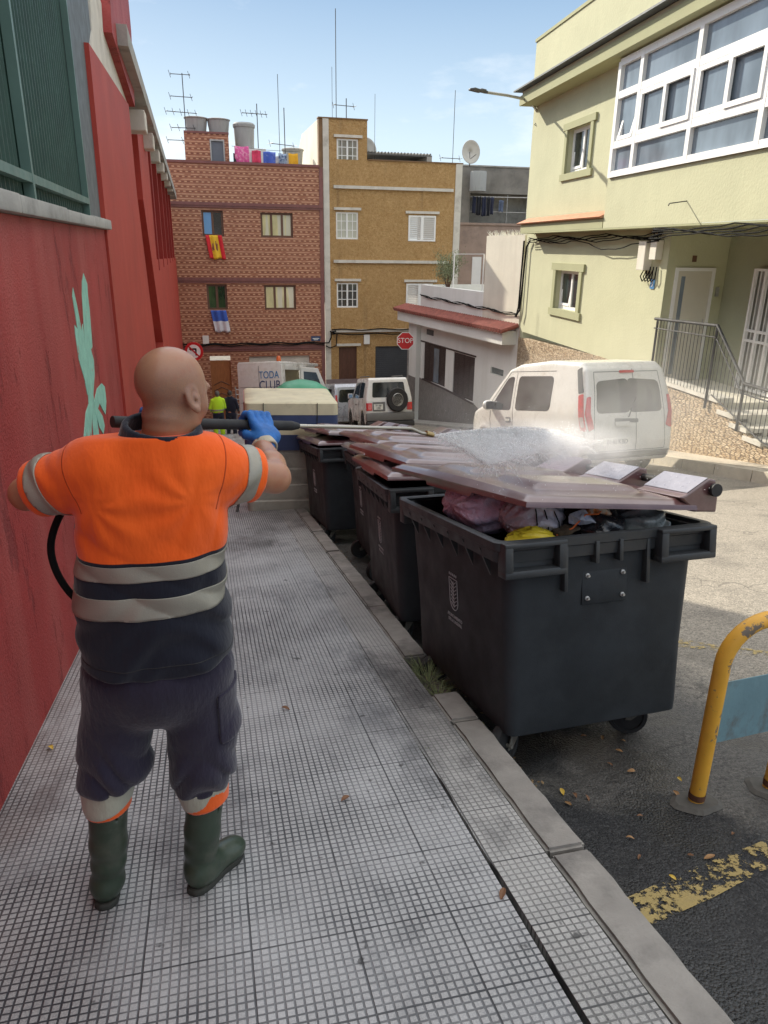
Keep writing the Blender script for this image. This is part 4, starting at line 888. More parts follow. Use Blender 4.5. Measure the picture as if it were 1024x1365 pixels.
# ------------------------------------------------------------------ wheeled rubbish containers
def rring(hx, hy, r, z, n=6, cx=0, cy=0):
    pts = []
    for (sx, sy, a0) in ((1, 1, 0), (-1, 1, 90), (-1, -1, 180), (1, -1, 270)):
        for i in range(n+1):
            a = R(a0+90*i/n); pts.append((cx+sx*(hx-r)+r*math.cos(a), cy+sy*(hy-r)+r*math.sin(a), z))
    return pts
def loft(b, rings, cap0=False, cap1=False):
    n = len(rings[0]); vs = [p for r_ in rings for p in r_]
    fs = [(i*n+k, i*n+(k+1) % n, (i+1)*n+(k+1) % n, (i+1)*n+k) for i in range(len(rings)-1) for k in range(n)]
    if cap0: fs.append(tuple(range(n))[::-1])
    if cap1: fs.append(tuple(range((len(rings)-1)*n, len(rings)*n)))
    b.add(vs, fs)
HR = 1.12
def lidsurf():
    """heightfield of the lid: two broad ribs running across, hollow between them"""
    def h(x, y):
        s = lambda t, a, c: max(0, min(1, (t-a)/(c-a)))
        ss = lambda t: t*t*(3-2*t)
        z = .028+.012*(1-(2*y/1.34)**2)
        for yc in (-.30, .30):
            ry = ss(s(.20-abs(y-yc), 0, .05)); rx = ss(s(x, -.40, -.31))*ss(s(.30-x, 0, .10)); z += .030*ry*rx
        z -= .012*ss(s(.06-abs(y), 0, .04))*ss(s(x, -.44, -.40))*ss(s(.30-x, 0, .1))
        e = min(x+.555, .56-x, y+.675, .675-y); z *= ss(s(e, -.01, .035))*.85+.15
        return z
    return h
def make_bin():
    t = bpy.data.objects.new('wheeled_container', None); C.objects.link(t)
    b = MB()
    R_ = [rring(.452, .605, .045, .185), rring(.456, .61, .05, .24), rring(.464, .63, .07, .55), rring(.480, .655, .07, .95), rring(.482, .66, .07, HR-.03)]
    loft(b, [rring(.30, .45, .06, .165), rring(.432, .585, .06, .172)]+R_)
    b.add(rring(.30, .45, .06, .165), [tuple(range(28))[::-1]])
    loft(b, [rring(.47, .635, .06, HR-.02), rring(.44, .60, .06, .6), rring(.41, .57, .06, .26)], cap1=True)
    body = b.build('body', M_['bin'], t, smooth=True)
    # rim with stepped lip, handle pockets, gussets and fins
    b = MB()
    loft(b, [rring(.50, .66, .07, HR-.10), rring(.535, .682, .06, HR-.095), rring(.542, .688, .06, HR-.045), rring(.548, .695, .05, HR-.04), rring(.550, .698, .05, HR-.004), rring(.545, .688, .055, HR), rring(.515, .668, .05, HR), rring(.510, .662, .05, HR-.018), rring(.485, .648, .05, HR-.018), rring(.478, .64, .05, HR-.06)])
    for s_ in (-1, 1):
        for (xa, xb) in ((-.528, -.235), (.235, .528)):
            y0, y1 = s_*.655, s_*.735; z0, z1 = HR-.155, HR-.002
            b.box((xa, y0, z0), (xb, y1, z0+.035), .008); b.box((xa, y0, z1-.022), (xb, y1, z1), .006)
            b.box((xa, y0, z0+.02), (xa+.04, y1, z1-.01), .008); b.box((xb-.04, y0, z0+.02), (xb, y1, z1-.01), .008)
            b.box((xa+.02, s_*.66, z0+.02), (xb-.02, s_*.672, z1-.01))
        for x in (-.215, .20): b.box((x-.009, s_*.62, HR-.25), (x+.009, s_*.690, HR-.02), .003)
        for x in (-.07, .05): b.box((x-.009, s_*.655, HR-.13), (x+.009, s_*.705, HR-.03), .003)
    for k in range(6):
        y = -.50+.2*k
        for s_ in (-1, 1): b.prism([(s_*.49, HR-.19), (s_*.545, HR-.06), (s_*.49, HR-.06)], y-.008, y+.008, 'xz')
    b.build('rim', M_['binrim'], t, smooth=True)
    b = MB(); b.box((-.115, -.6545, .79), (.115, -.640, .955), .004); pl = b.build('mounting_plate', M_['bin'], t, smooth=True)
    for (x, z) in ((-.09, .925), (.09, .925), (-.09, .82), (.09, .82)):
        b = MB(); b.lathe([(.011, -.653), (.011, -.660), (.006, -.662), (.006, -.672)], 10, 'y', (x, 0, z)); b.build('bolt', M_['galv'], pl)
    # casters
    for (x, y, a) in ((-.36, -.46, .55), (.37, -.46, -.5), (-.36, .46, .2), (.37, .46, .1)):
        cw = MB(Matrix.Translation((x, y, 0)) @ Matrix.Rotation(a, 4, 'Z'))
        cw.box((-.055, -.06, .155), (.055, .06, .20), .01)
        for s_ in (-1, 1): cw.prism([(.055, .19), (-.055, .19), (-.095, .085), (-.065, .085)], s_*.038-.004, s_*.038+.004, 'xz')
        cw.tube([(-.08, -.05, .10), (-.08, .05, .10)], .011, 8)
        fk = cw.build('caster', mat('dirty_caster_steel', (.15, .14, .12), .7, .3, 8, .3, dirt=(.08, .05, .03), dsc=12), t, bevel=.002)
        w_ = MB(Matrix.Translation((x, y, 0)) @ Matrix.Rotation(a, 4, 'Z'))
        w_.lathe([(.03, -.02), (.075, -.016), (.078, -.024), (.095, -.024), (.10, -.012), (.10, .012), (.095, .024), (.078, .024), (.075, .016), (.03, .02)], 24, 'y', (-.08, 0, .10)); w_.build('wheel', M_['black'], fk, smooth=True)
    # printed crest on the kerb side
    b = MB(); n_ = -.009
    def P(u, v): z = .70+v; return (-.4640-(z-.55)*.04-.0022, u, z)
    sh = [(-.055, .085), (.055, .085), (.055, -.03)]+[(.055*math.cos(R(a)), -.03-.055*math.sin(R(a))) for a in range(15, 180, 15)]+[(-.055, -.03)]
    for i in range(len(sh)): b.tube([P(*sh[i]), P(*sh[(i+1) % len(sh)])], .0024, 4)
    for i in range(7):
        v = .065-.02*i
        for s_ in (-1, 1): b.tube([P(0, v-.012), P(s_*.036, v+.008)], .0026, 4)
    b.tube([P(0, .07), P(0, -.07)], .0024, 4)
    for i in range(5): b.tube([P(-.045+.0225*i, .10), P(-.045+.0225*i, .113)], .0035, 4)
    cr = b.build('printed_crest', M_['crest'], t)
    Mx = Matrix(((0, 0, -1, -.4640-.0022+.0125), (-1, 0, 0, 0), (0, 1, 0, .56), (0, 0, 0, 1)))
    def TM(z): return Matrix.Translation((-.4640-(z-.55)*.04-.0022, 0, z)) @ Matrix.Rotation(-.04, 4, 'Y') @ Matrix(((0, 0, -1, 0), (-1, 0, 0, 0), (0, 1, 0, 0), (0, 0, 0, 1)))
    text('lettering', 'AYUNTAMIENTO', .026, M_['crest'], cr, TM(.575), .0008); text('lettering', 'DE LA LAGUNA', .026, M_['crest'], cr, TM(.548), .0008)
    return t
def make_lid(t, ang, twist=0, stickers=True, lift=.02, skew=0):
    h = lidsurf(); xh, zh = .535, .03
    ca, sa = math.cos(ang), math.sin(ang)
    def T(x, y, z):
        dx, dz = (x-xh)*(1-skew*(.5-y)/1.17), z-zh; k = 1+twist*y
        a = ang*k; return Vector((xh+dx*math.cos(a)+dz*math.sin(a), y, HR+zh-dx*math.sin(a)+dz*math.cos(a)+lift))
    b = MB(); nu, nv = 56, 68
    xs = [-.56+1.0*i/nu for i in range(nu+1)]; ysx = [-.68+1.36*j/nv for j in range(nv+1)]
    def zf(x, y): return h(x, y)+.006
    vs = [T(x, y, zf(x, y)) for x in xs for y in ysx]
    fs = [(i*(nv+1)+j, (i+1)*(nv+1)+j, (i+1)*(nv+1)+j+1, i*(nv+1)+j+1) for i in range(nu) for j in range(nv)]
    b.add(vs, fs)
    # skirt all round and underside
    per = [(x, -.68) for x in xs]+[(xs[-1], y) for y in ysx[1:]]+[(x, .68) for x in xs[::-1][1:]]+[(xs[0], y) for y in ysx[::-1][1:-1]]
    n = len(per)
    def sk(x, y):
        d = .032
        if x < -.5: d = .032+.022*(abs(abs(y)-.02) < .22)
        return d
    up = [T(x, y, zf(x, y)) for x, y in per]; mid = [T(x*1.008, y*1.006, zf(x, y)-.012) for x, y in per]; dn = [T(x*1.01, y*1.008, .02-sk(x, y)) for x, y in per]; inn = [T(x*.965, y*.97, .02-sk(x, y)) for x, y in per]; inn2 = [T(x*.95, y*.95, .012) for x, y in per]
    V = up+mid+dn+inn+inn2; F_ = []
    for r_ in range(4): F_ += [(r_*n+i, r_*n+(i+1) % n, (r_+1)*n+(i+1) % n, (r_+1)*n+i) for i in range(n)]
    b.add(V, F_); b.add([T(x*.95, y*.95, .012) for x, y in per], [tuple(range(n))])
    lid = b.build('lid', M_['lid'], t, smooth=True)
    # raised hinge housings with slanting faces, dark gaps between them
    prof = [(.33, .045), (.37, .058), (.50, .135), (.545, .130), (.572, .045), (.572, -.02), (.44, -.02)]
    b = MB()
    for (ya, yb) in ((-.68, -.36), (-.17, .17), (.36, .68)):
        V = [T(x, ya, z) for x, z in prof]+[T(x, yb, z) for x, z in prof]; m = len(prof)
        b.add(V, [tuple(range(m))[::-1], tuple(range(m, 2*m))]+[(i, (i+1) % m, m+(i+1) % m, m+i) for i in range(m)])
    b.add([T(.42, y, z) for y in (-.67, .67) for z in (-.02, .03)]+[T(.56, y, z) for y in (-.67, .67) for z in (-.02, .03)], [(0, 1, 3, 2), (4, 5, 7, 6), (1, 5, 7, 3), (0, 2, 6, 4)])
    b.build('hinge_housing', M_['lid'], lid, bevel=.008)
    b = MB(); b.tube([T(.53, -.70, .085), T(.53, .70, .085)], .020, 12); b.tube([T(.53, -.71, .085), T(.53, -.69, .085)], .030, 14); b.build('hinge_rod', M_['black'], lid, smooth=True)
    if stickers:
        for (ya, yb) in ((-.672, -.365), (-.162, .162)):
            b = MB(); b.add([T(.378, ya, .0665), T(.498, ya, .1375), T(.498, yb, .1375), T(.378, yb, .0665)], [(0, 1, 2, 3)])
            b.add([T(.378, ya, .0645), T(.498, ya, .1355), T(.498, yb, .1355), T(.378, yb, .0645)], [(0, 1, 2, 3)])
            b.build('reflective_sticker', M_['sticker'], lid)
    # grip bars on the front edge
    b = MB()
    for yc in (-.42, .42):
        b.add([T(-.60, yc-.13, .012), T(-.60, yc+.13, .012), T(-.54, yc+.13, .034), T(-.54, yc-.13, .034), T(-.60, yc-.13, -.012), T(-.60, yc+.13, -.012), T(-.54, yc+.13, .0), T(-.54, yc-.13, .0)], [(0, 1, 2, 3), (4, 5, 6, 7), (0, 1, 5, 4), (0, 3, 7, 4), (1, 2, 6, 5)])
    return lid
binlabels = ['nearest black wheeled rubbish container, overfull, its maroon lid held up by bags', 'second black wheeled rubbish container along the kerb, maroon lid shut, printed crest showing', 'third black wheeled rubbish container, mostly hidden between two others, maroon lid shut', 'farthest black wheeled rubbish container, next to the large ribbed container']
proto = make_bin()
BINS = []
for i, (cx, cy, yw, ang, tw) in enumerate(((1.655, 3.22, .05, R(5.4), .06), (1.67, 4.93, -.05, R(2.6), .1), (1.87, 6.60, -.06, R(1.8), -.1), (1.66, 8.36, .03, R(1.0), 0))):
    o = proto if i == 0 else copy_tree(proto)
    yv = E2*math.cos(yw)-Vector((1, 0, 0))*math.sin(yw); xv = Vector((1, 0, 0))*math.cos(yw)+E2*math.sin(yw)
    Mb = frame(slope(cx, cy, 0), xv, yv, E3); o.matrix_world = Mb; BINS.append((o, Mb))
    tag(o, binlabels[i], 'rubbish container', 'wheeled rubbish containers along the kerb')
    make_lid(o, ang, tw, i == 0, .068 if i == 0 else .022, .14 if i == 0 else .03)
MB1 = BINS[0][1]
# ------------------------------------------------------------------ rubbish showing under the lid
def bag(name, label, c, r, m, seed, amp=.018, folds=9, group='bags in the open container'):
    t = MB1 @ Vector(c)
    def f(P):
        x, y, z = P[..., 0], P[..., 1], P[..., 2]; d = ell(P, (0, 0, 0), r)
        th = np.arctan2(z, y); d = d+amp*np.sin(th*folds+3*np.sin(x*16+seed)+seed)*np.clip(1-np.abs(x)/r[0]*.4, .2, 1)*.6+amp*n3(P, 19, seed)
        return d
    e = [q*1.3+.03 for q in r]
    o = solid(name, f, [-q for q in e], e, .011, m); o.matrix_world = Matrix.Translation(t) @ MB1.to_3x3().to_4x4()
    tag(o, label, 'rubbish bag', group); return o
m_lil = mat('lilac_bag_film', (.66, .52, .68), .28, .2, 9, .9, 22, .02, spec=.7, dirt=(.46, .34, .54), dsc=7)
m_blk = mat('black_bag_film', (.018, .018, .022), .25, .3, 9, .4, 30, .012, spec=.8)
m_yel = mat('yellow_bag_film', (.75, .58, .04), .4, .12, 8, .3, 30, .008)
m_wht = mat('white_bag_film', (.62, .57, .64), .28, .12, 8, .9, 24, .02, spec=.7)
bag('rubbish_bag', 'pale lilac bag tied with a dark cord, bulging over the container edge', (-.30, .02, HR+.045), (.17, .33, .135), m_lil, 1, .019, 15)
bag('rubbish_bag', 'white end of a bag beside the lilac one', (-.20, -.33, HR+.02), (.15, .16, .11), m_wht, 2, .018, 12)
bag('rubbish_bag', 'small yellow bag squeezed under the lilac one at the rim', (-.31, -.52, HR-.040), (.125, .09, .045), m_yel, 3, .013, 13)
bag('rubbish_bag', 'shiny black bag in the middle of the open container', (.08, -.38, HR-.05), (.17, .24, .14), m_blk, 4, .02, 10)
bag('rubbish_bag', 'clear greyish bag of cuttings near the hinge side', (.30, -.42, HR-.04), (.14, .20, .12), mat('grey_clear_film', (.20, .22, .22), .25, .4, 12, .6, 40, .01, spec=.8), 5, .02, 12)
bag('rubbish_bag', 'black bag far inside the open container under the raised lid', (.1, .25, HR-.08), (.34, .30, .14), m_blk, 6, .02, 9)
b = MB()
for k in range(3): b.tube([(-.20-.012*k, -.36, HR+.130), (-.235+.03*k, -.43, HR+.112), (-.25+.045*k, -.475, HR+.075), (-.255+.055*k, -.495, HR+.025), (-.26+.06*k, -.50, HR-.02)], .0032, 5)
o = b.build('cord', M_['cable']); o.matrix_world = MB1; tag(o, 'black cord round the neck of the lilac bag', 'cord')
def crumple(name, label, c, s, m, seed, cat):
    random.seed(seed); b = MB(); pts = [Vector((random.gauss(0, 1), random.gauss(0, 1), random.gauss(0, .7)))*s for _ in range(26)]
    bm = bmesh.new(); [bm.verts.new(p) for p in pts]; bmesh.ops.convex_hull(bm, input=bm.verts)
    bmesh.ops.subdivide_edges(bm, edges=list(bm.edges), cuts=2)
    for v in bm.verts: v.co += Vector((random.uniform(-1, 1), random.uniform(-1, 1), random.uniform(-1, 1)))*s*.16
    b.bm(bm); o = b.build(name, m); o.matrix_world = Matrix.Translation(MB1 @ Vector(c)) @ MB1.to_3x3().to_4x4(); tag(o, label, cat)
crumple('food_wrapper', 'crumpled orange and tan wrapper on top of the black bag', (.03, -.50, HR+.06), .030, mat('orange_wrapper', (.62, .22, .06), .4, .4, 30, .2, dirt=(.55, .50, .42), dsc=22, dthr=(.45, .55)), 5, 'wrapper')
crumple('paper_scrap', 'crumpled white and blue scrap of paper beside the orange wrapper', (-.05, -.53, HR+.035), .024, mat('blue_white_paper', (.45, .48, .55), .6, .3, 30, .2, dirt=(.05, .10, .35), dsc=26), 8, 'paper')
crumple('leaf_waste', 'dark clump of dead leaves beside the yellow bag', (-.13, -.50, HR-.03), .035, mat('leaf_waste_mat', (.10, .075, .05), .9, .5, 20, .6), 11, 'garden waste')
b = MB(); b.tube([(-.17, -.52, HR-.03), (-.10, -.54, HR-.0), (-.04, -.55, HR+.06), (.02, -.56, HR+.06), (.08, -.53, HR+.09)], .004, 5); b.tube([(.0, -.52, HR+.02), (.0, -.50, HR+.08)], .003, 5); b.tube([(.01, -.52, HR+.02), (.05, -.50, HR+.07)], .003, 5)
o = b.build('plastic_string', mat('orange_string', (.70, .16, .04), .5)); o.matrix_world = MB1; tag(o, 'thin orange plastic string across the wrapper', 'string')
# ------------------------------------------------------------------ large ribbed container at the end of the pavement
ax, ay = .44, 9.15
RC = Thing('recycling_container', Matrix.Translation((1.03, 9.8, -1.975)), 'large beige ribbed container with navy band and blue striped beige hood', 'recycling container', None)
m_beige = mat('beige_container', (.60, .55, .37), .6, .12, 3, .3, 40, .004, dirt=(.34, .30, .20), dsc=2.5); m_navy = mat('navy_band', (.035, .055, .13), .5, .15, 3, .2, 40)
m_rib = mat('grey_beige_ribs', (.42, .41, .345), .55, .1, 3, .2, 40, dirt=(.22, .215, .18), dsc=2); m_cred = mat('painted_wall_reflection', (.30, .10, .075), .6, .15)  # the red is the wall's reflection, painted as a colour
b = MB(); prev = None; rings = []
z = -.03-.20*0; hz = [0, .02]
rings = []
for k in range(5):
    z0 = .02+.215*k; rings += [rring(.575, .62, .10, z0), rring(.585, .63, .10, z0+.175), rring(.572, .617, .10, z0+.190), rring(.572, .617, .10, z0+.212)]
loft(b, rings, True, True); b.build('ribbed_body', m_rib, RC.root, smooth=True)
b = MB(); loft(b, [rring(.60, .65, .10, 1.10), rring(.60, .65, .10, 1.30)], True, True); b.build('band', m_navy, RC.root, smooth=True)
def hood(z0, z1, m, nm, e=0): b = MB(); loft(b, [rring(.595+e, .645+e, .07, z0), rring(.59+e, .64+e, .07, z1)], True, True); b.build(nm, m, RC.root, smooth=True)
hood(1.302, 1.43, m_beige, 'hood_panel'); hood(1.432, 1.555, m_navy, 'hood_stripe', .003)
b = MB(); loft(b, [rring(.595, .645, .07, 1.557), rring(.59, .64, .07, 1.70), rring(.575, .625, .07, 1.715), rring(.45, .50, .06, 1.725)], False, True); b.build('hood_top', m_beige, RC.root, smooth=True)
b = MB(); b.box((-.603, -.48, 1.31), (-.592, .50, 1.70)); b.box((-.607, -.30, 1.40), (-.603, .25, 1.56)); b.build('side_reflection', m_cred, RC.root)  # thin sheet carrying the painted reflection of the red wall
for x in (-.36, .32):
    b = MB(); b.box((x-.004, -.655, 1.31), (x+.004, -.644, 1.71)); b.build('seam', M_['black'], RC.root)
RC.root.rotation_euler = (R(-2), R(1.5), R(-3))
b = MB(); b.tube([(.28, 9.0, -1.58), (.40, 9.2, -1.1)], .02, 6); o = b.build('prop_rod', M_['metal_d']); tag(o, 'dark thin rod leaning on the left end of the ribbed container', 'rod')
IG = Thing('bottle_bank', Matrix.Translation((1.52, 12.0, -2.38)), 'green domed bottle bank behind the beige and blue container', 'bottle bank')
m_ig = mat('bottle_bank_green', (.035, .27, .14), .45, .12, 3, .2, 60)
b = MB(); b.lathe([(.40, .05), (.50, .15), (.52, .6), (.52, 1.3), (.515, 1.62)], 28, cap=True); b.build('body', m_ig, IG.root, smooth=True)
b = MB(); b.lathe([(.53, 1.60), (.52, 1.66), (.43, 1.80), (.28, 1.90), (.10, 1.945), (.0, 1.95)], 28, cap=False); b.build('dome', m_ig, IG.root, smooth=True)
# ------------------------------------------------------------------ yellow hoop with plate
HP = Thing('barrier_hoop', Matrix.Translation((2.07, 2.12, -.585)), 'chipped yellow tubular hoop with a weathered blue plate between its legs', 'barrier', rot) if False else Thing('barrier_hoop', Matrix.Translation((2.09, 2.13, -.585)), 'chipped yellow tubular hoop with a weathered blue plate between its legs', 'barrier')
b = MB(); hw, ht = .185, .86; pts = [(-hw, 0, -.05), (-hw, 0, .3), (-hw, 0, ht-hw-.03)]+[(-hw*math.cos(R(a)), 0, ht-hw+hw*math.sin(R(a))) for a in range(0, 181, 12)]+[(hw, 0, ht-hw-.03), (hw, 0, .3), (hw, 0, -.05)]
b.tube(pts, .032, 20); b.build('hoop', M_['yellow'], HP.root, smooth=True)
b = MB(); b.prism([(-hw+.03, .30), (hw+.16, .335), (hw+.16, .62), (-hw+.03, .59)], .0, .004, 'xz'); b.build('plate', M_['plate_b'], HP.root)
for x in (-hw, hw):
    b = MB(); rr_ = []
    bm = bmesh.new(); bmesh.ops.create_circle(bm, cap_ends=True, segments=22, radius=.10)
    for v in bm.verts: v.co *= 1+.10*math.sin(v.index*2*math.pi*2/22+x*9)+.06*math.sin(v.index*2*math.pi*5/22); v.co += Vector((x, 0, .004-.18*v.co.y))
    ex = bmesh.ops.extrude_face_region(bm, geom=list(bm.faces))
    for v in [g for g in ex['geom'] if isinstance(g, bmesh.types.BMVert)]: v.co.z += .014; v.co.x = x+(v.co.x-x)*.8; v.co.y *= .8
    b.bm(bm); b.build('mortar_footing', mat('dirty_mortar', (.10, .095, .085), .95, .2, 8, .5, 60), HP.root)
    b = MB(); b.lathe([(.034, .03), (.0345, .045), (.034, .06)], 20, c=(x, 0, 0), cap=False); b.build('rust_ring', mat('rust', (.12, .05, .025), .9, .3, 20), HP.root)
# ------------------------------------------------------------------ fallen leaves, weeds
random.seed(21)
lm = [mat('leaf_tan', (.36, .20, .085), .7, .25, 12, .2), mat('leaf_brown', (.20, .10, .05), .8, .3, 12, .2), mat('leaf_yellow', (.62, .42, .07), .7, .2, 12, .2)]
def leafmesh():
    b = MB(); L_, W__ = .05, .011; n = 7; cr_ = random.uniform(.004, .014); tw = random.uniform(-.5, .5)
    for i in range(n+1):
        t = i/n; w__ = W__*math.sin(math.pi*(t*.92+.04))**.7; x = (t-.5)*L_; z = cr_*math.sin(t*3.1+tw)+.002
        b.v += [Vector((x, -w__, z+.003)), Vector((x, 0, z)), Vector((x, w__, z+.005))]
    for i in range(n):
        for k in (0, 1): b.f.append((i*3+k, i*3+k+1, i*3+4+k, i*3+3+k)); b.mi.append(0)
    return b
places = []
for (x, y, s_) in ((1.40, 2.35, 1.1), (1.44, 2.31, .9), (1.38, 2.26, 1.0), (1.48, 2.28, .8), (1.78, 2.42, 1.0), (1.72, 2.50, .8), (1.83, 2.60, .9), (1.95, 2.30, .8), (1.86, 2.20, 1.0), (1.62, 2.1, .7), (1.50, 1.98, .8), (1.66, 1.83, .6), (1.72, 1.80, 1.1), (1.90, 1.90, .6), (1.52, 1.74, .7), (1.47, 1.87, .6), (1.82, 2.74, .9), (1.74, 2.78, .8), (1.90, 2.68, .6), (1.25, 3.5, 1.1), (1.28, 3.2, 1.0), (1.3, 3.05, .9), (1.26, 3.8, 1.0), (2.52, 2.2, .7), (2.40, 1.95, .6), (1.24, 4.6, 1), (1.27, 5.3, 1), (1.25, 6.9, 1.2), (1.28, 7.4, 1.1), (2.1, 1.75, .6)):
    places.append((x, y, road_z(y)+.006, s_))
where = ['beside the near caster of the nearest container', 'on the dark asphalt in front of the nearest container', 'in the gutter along the kerb']
for i, (x, y, z, s_) in enumerate(places):
    s_ *= .8; o = leafmesh().build('dry_leaf', lm[i % 2 if i % 7 else 2], smooth=True); o.location = (x, y, z); o.rotation_euler = (random.uniform(-.3, .3)-.18, random.uniform(-.3, .3), random.uniform(0, 6.28)); o.scale = (s_,)*3
    wl = 'in the gutter under the row of containers' if x < 1.35 else ('by the near caster of the nearest container' if x < 1.5 and y > 2.2 else 'on the dark asphalt near the yellow hoop')
    tag(o, 'dry curled leaf lying '+wl, 'leaf', 'dry leaves '+wl)
for (x, y, lab) in ((-.80, 3.05, 'yellow leaf on the pavement at the foot of the red wall'), (.28, 3.15, 'brown leaf on the pavement slabs level with the weeds'), (.42, 2.28, 'dull brown leaf on the pavement nearer the groove'), (.80, 1.62, 'reddish leaf fallen beside the pavement groove')):
    o = leafmesh().build('dry_leaf', lm[2 if x < 0 else 1], smooth=True); o.location = (x, y, -SL*y+.004); o.rotation_euler = (-.18, 0, x*9); o.scale = (.9,)*3; tag(o, lab, 'leaf')
def weed(name, x, y, z, h, n, label, seed, spread=.08, m=None):
    random.seed(seed); b = MB()
    for i in range(n):
        a = random.uniform(0, 6.28); r0 = random.uniform(0, spread*.5); hh = h*random.uniform(.4, 1); bend = random.uniform(.3, 1.2)*spread
        px, py = r0*math.cos(a), r0*math.sin(a)*2; q = Vector((math.cos(a), math.sin(a), 0)); s_ = Vector((-q.y, q.x, 0))*random.uniform(.0014, .0032)
        P_ = [Vector((px, py, 0))+q*bend*t*t+Vector((0, 0, hh*t*(1-.25*t))) for t in (0, .35, .7, 1)]
        vs = [P_[0]-s_, P_[0]+s_, P_[1]-s_, P_[1]+s_, P_[2]-s_*.7, P_[2]+s_*.7, P_[3]]
        b.add(vs, [(0, 1, 3, 2), (2, 3, 5, 4), (4, 5, 6)])
        if random.random() < .5:
            for t in (.4, .6, .8):
                c_ = P_[0]+q*bend*t*t+Vector((0, 0, hh*t*(1-.25*t))); dd = Vector((random.uniform(-1, 1), random.uniform(-1, 1), random.uniform(0, 1))).normalized()*.012; e_ = dd.cross(Vector((0, 0, 1))).normalized()*.003
                b.add([c_, c_+dd*.5+e_, c_+dd, c_+dd*.5-e_], [(0, 1, 2, 3)])
    o = b.build(name, m or mat('weed_green', (.17, .20, .09), .8, .35, 20, 0, dirt=(.34, .28, .14), dsc=30), fixn=False); o.location = (x, y, z); return tag(o, label, 'weed')
weed('weed_clump', 1.12, 3.42, -.11-SL*3.42, .13, 150, 'bushy clump of weeds growing in the gap of the kerb', 1, .16)
weed('weed_clump', 1.12, 3.22, -.10-SL*3.22, .07, 45, 'low tuft at the near end of the kerb gap', 2, .10)
weed('weed_clump', 1.20, 1.52, -.20-SL*1.52, .07, 26, 'small green tuft between kerb and yellow line', 3, .04, mat('fresh_green', (.07, .16, .04), .7, .3, 20, 0))
o = weed('groove_moss', .822, 2.55, -.02-SL*2.55, .02, 60, 'thin moss and grass in the pavement groove', 4, .03); o['kind'] = 'stuff'
random.seed(9); b = MB()
for i in range(900):
    y = random.uniform(2.4, 9); x = 1.22+abs(random.gauss(0, .05)); s_ = random.uniform(.004, .014); z = road_z(y)+.003+random.uniform(0, .01); a = random.uniform(0, 6.28)
    d = Vector((math.cos(a), math.sin(a), random.uniform(-.3, .3)))*s_; e = Vector((-d.y, d.x, random.uniform(-.004, .004)))*.6
    b.add([Vector((x, y, z))-d, Vector((x, y, z))+e, Vector((x, y, z))+d, Vector((x, y, z))-e], [(0, 1, 2, 3)])
o = b.build('gutter_litter', mat('litter_brown', (.24, .16, .08), .9, .5, 25, 0), fixn=False); tag(o, 'crumbled dead leaves and dirt along the gutter', 'litter', kind='stuff')
# ------------------------------------------------------------------ signs and lamp
def octagon(r, a0=22.5): return [(r*math.cos(R(a0+45*i)), r*math.sin(R(a0+45*i))) for i in range(8)]
def sign(name, x, y, z, label, cat, yaw=0):
    return Thing(name, Matrix.Translation((x, y, z)) @ Matrix.Rotation(yaw, 4, 'Z'), label, cat)
sg = sign('stop_sign', 8.62, 31.6, road_z(31.6), 'red octagonal STOP sign on a pole at the corner of the low white house', 'traffic sign', R(-10))
zs = -2.20-road_z(31.6)
b = MB(); b.tube([(.14, .05, 0), (.14, .05, zs+.2)], .035, 8); b.tube([(.14, .04, zs), (0, .02, zs)], .02, 6); b.build('pole', M_['galv'], sg.root, smooth=True)
m_sr = mat('sign_red', (.55, .02, .025), .4, .06, 4, 0)
b = MB(Matrix.Translation((0, 0, zs))); b.prism(octagon(.40), -.0, .02, 'xz'); pn = b.build('panel', M_['white'], sg.root)
b = MB(Matrix.Translation((0, 0, zs))); b.prism(octagon(.37), -.004, .0, 'xz'); b.build('face', m_sr, pn)
XZ = lambda x, y, z: Matrix(((1, 0, 0, x), (0, 0, -1, y), (0, 1, 0, z), (0, 0, 0, 1)))
text('lettering', 'STOP', .30, M_['white'], pn, XZ(0, -.008, zs+.01), .003, .95)
sg = sign('no_left_turn_sign', -.30, 25.0, road_z(25), 'round white sign with red ring and barred left arrow, before the brick building', 'traffic sign', R(-12))
zs = -1.63-road_z(25)
b = MB(); b.tube([(0, .04, 0), (0, .04, zs+.3)], .03, 8); b.build('pole', M_['galv'], sg.root, smooth=True)
b = MB(); b.lathe([(.30, 0.0), (.30, -.015)], 32, 'y', (0, 0, zs)); pn = b.build('panel', m_sr, sg.root)
b = MB(); b.lathe([(.215, -.015), (.215, -.019)], 32, 'y', (0, 0, zs)); b.build('face', M_['white'], pn)
b = MB(Matrix.Translation((0, 0, zs))); b.box((.04, -.024, -.13), (.09, -.02, .09)); b.box((-.10, -.0245, .05), (.088, -.0205, .10)); b.prism([(-.16, .075), (-.08, .14), (-.08, .01)], -.024, -.02, 'xz'); b.build('arrow', M_['black'], pn)
b = MB(Matrix.Translation((0, 0, zs)) @ Matrix.Rotation(R(45), 4, 'Y')); b.box((-.22, -.029, -.022), (.22, -.0255, .022)); b.build('bar', m_sr, pn)
SLp = Thing('street_lamp', Matrix.Translation((10.44, 23.45, 5.58)), 'grey street lamp on a curved arm fixed to the corner of the green house', 'street lamp')
A_ = Vector((-2.66, -1.50, .02)); b = MB()
pts = [(0, 0, -.02), A_*.06+Vector((0, 0, .10)), A_*.14+Vector((0, 0, .20)), A_*.25+Vector((0, 0, .26)), A_*.5+Vector((0, 0, .25)), A_*.82+Vector((0, 0, .20))]
b.tube(pts, .038, 10); b.build('arm', M_['galv'], SLp.root, smooth=True)
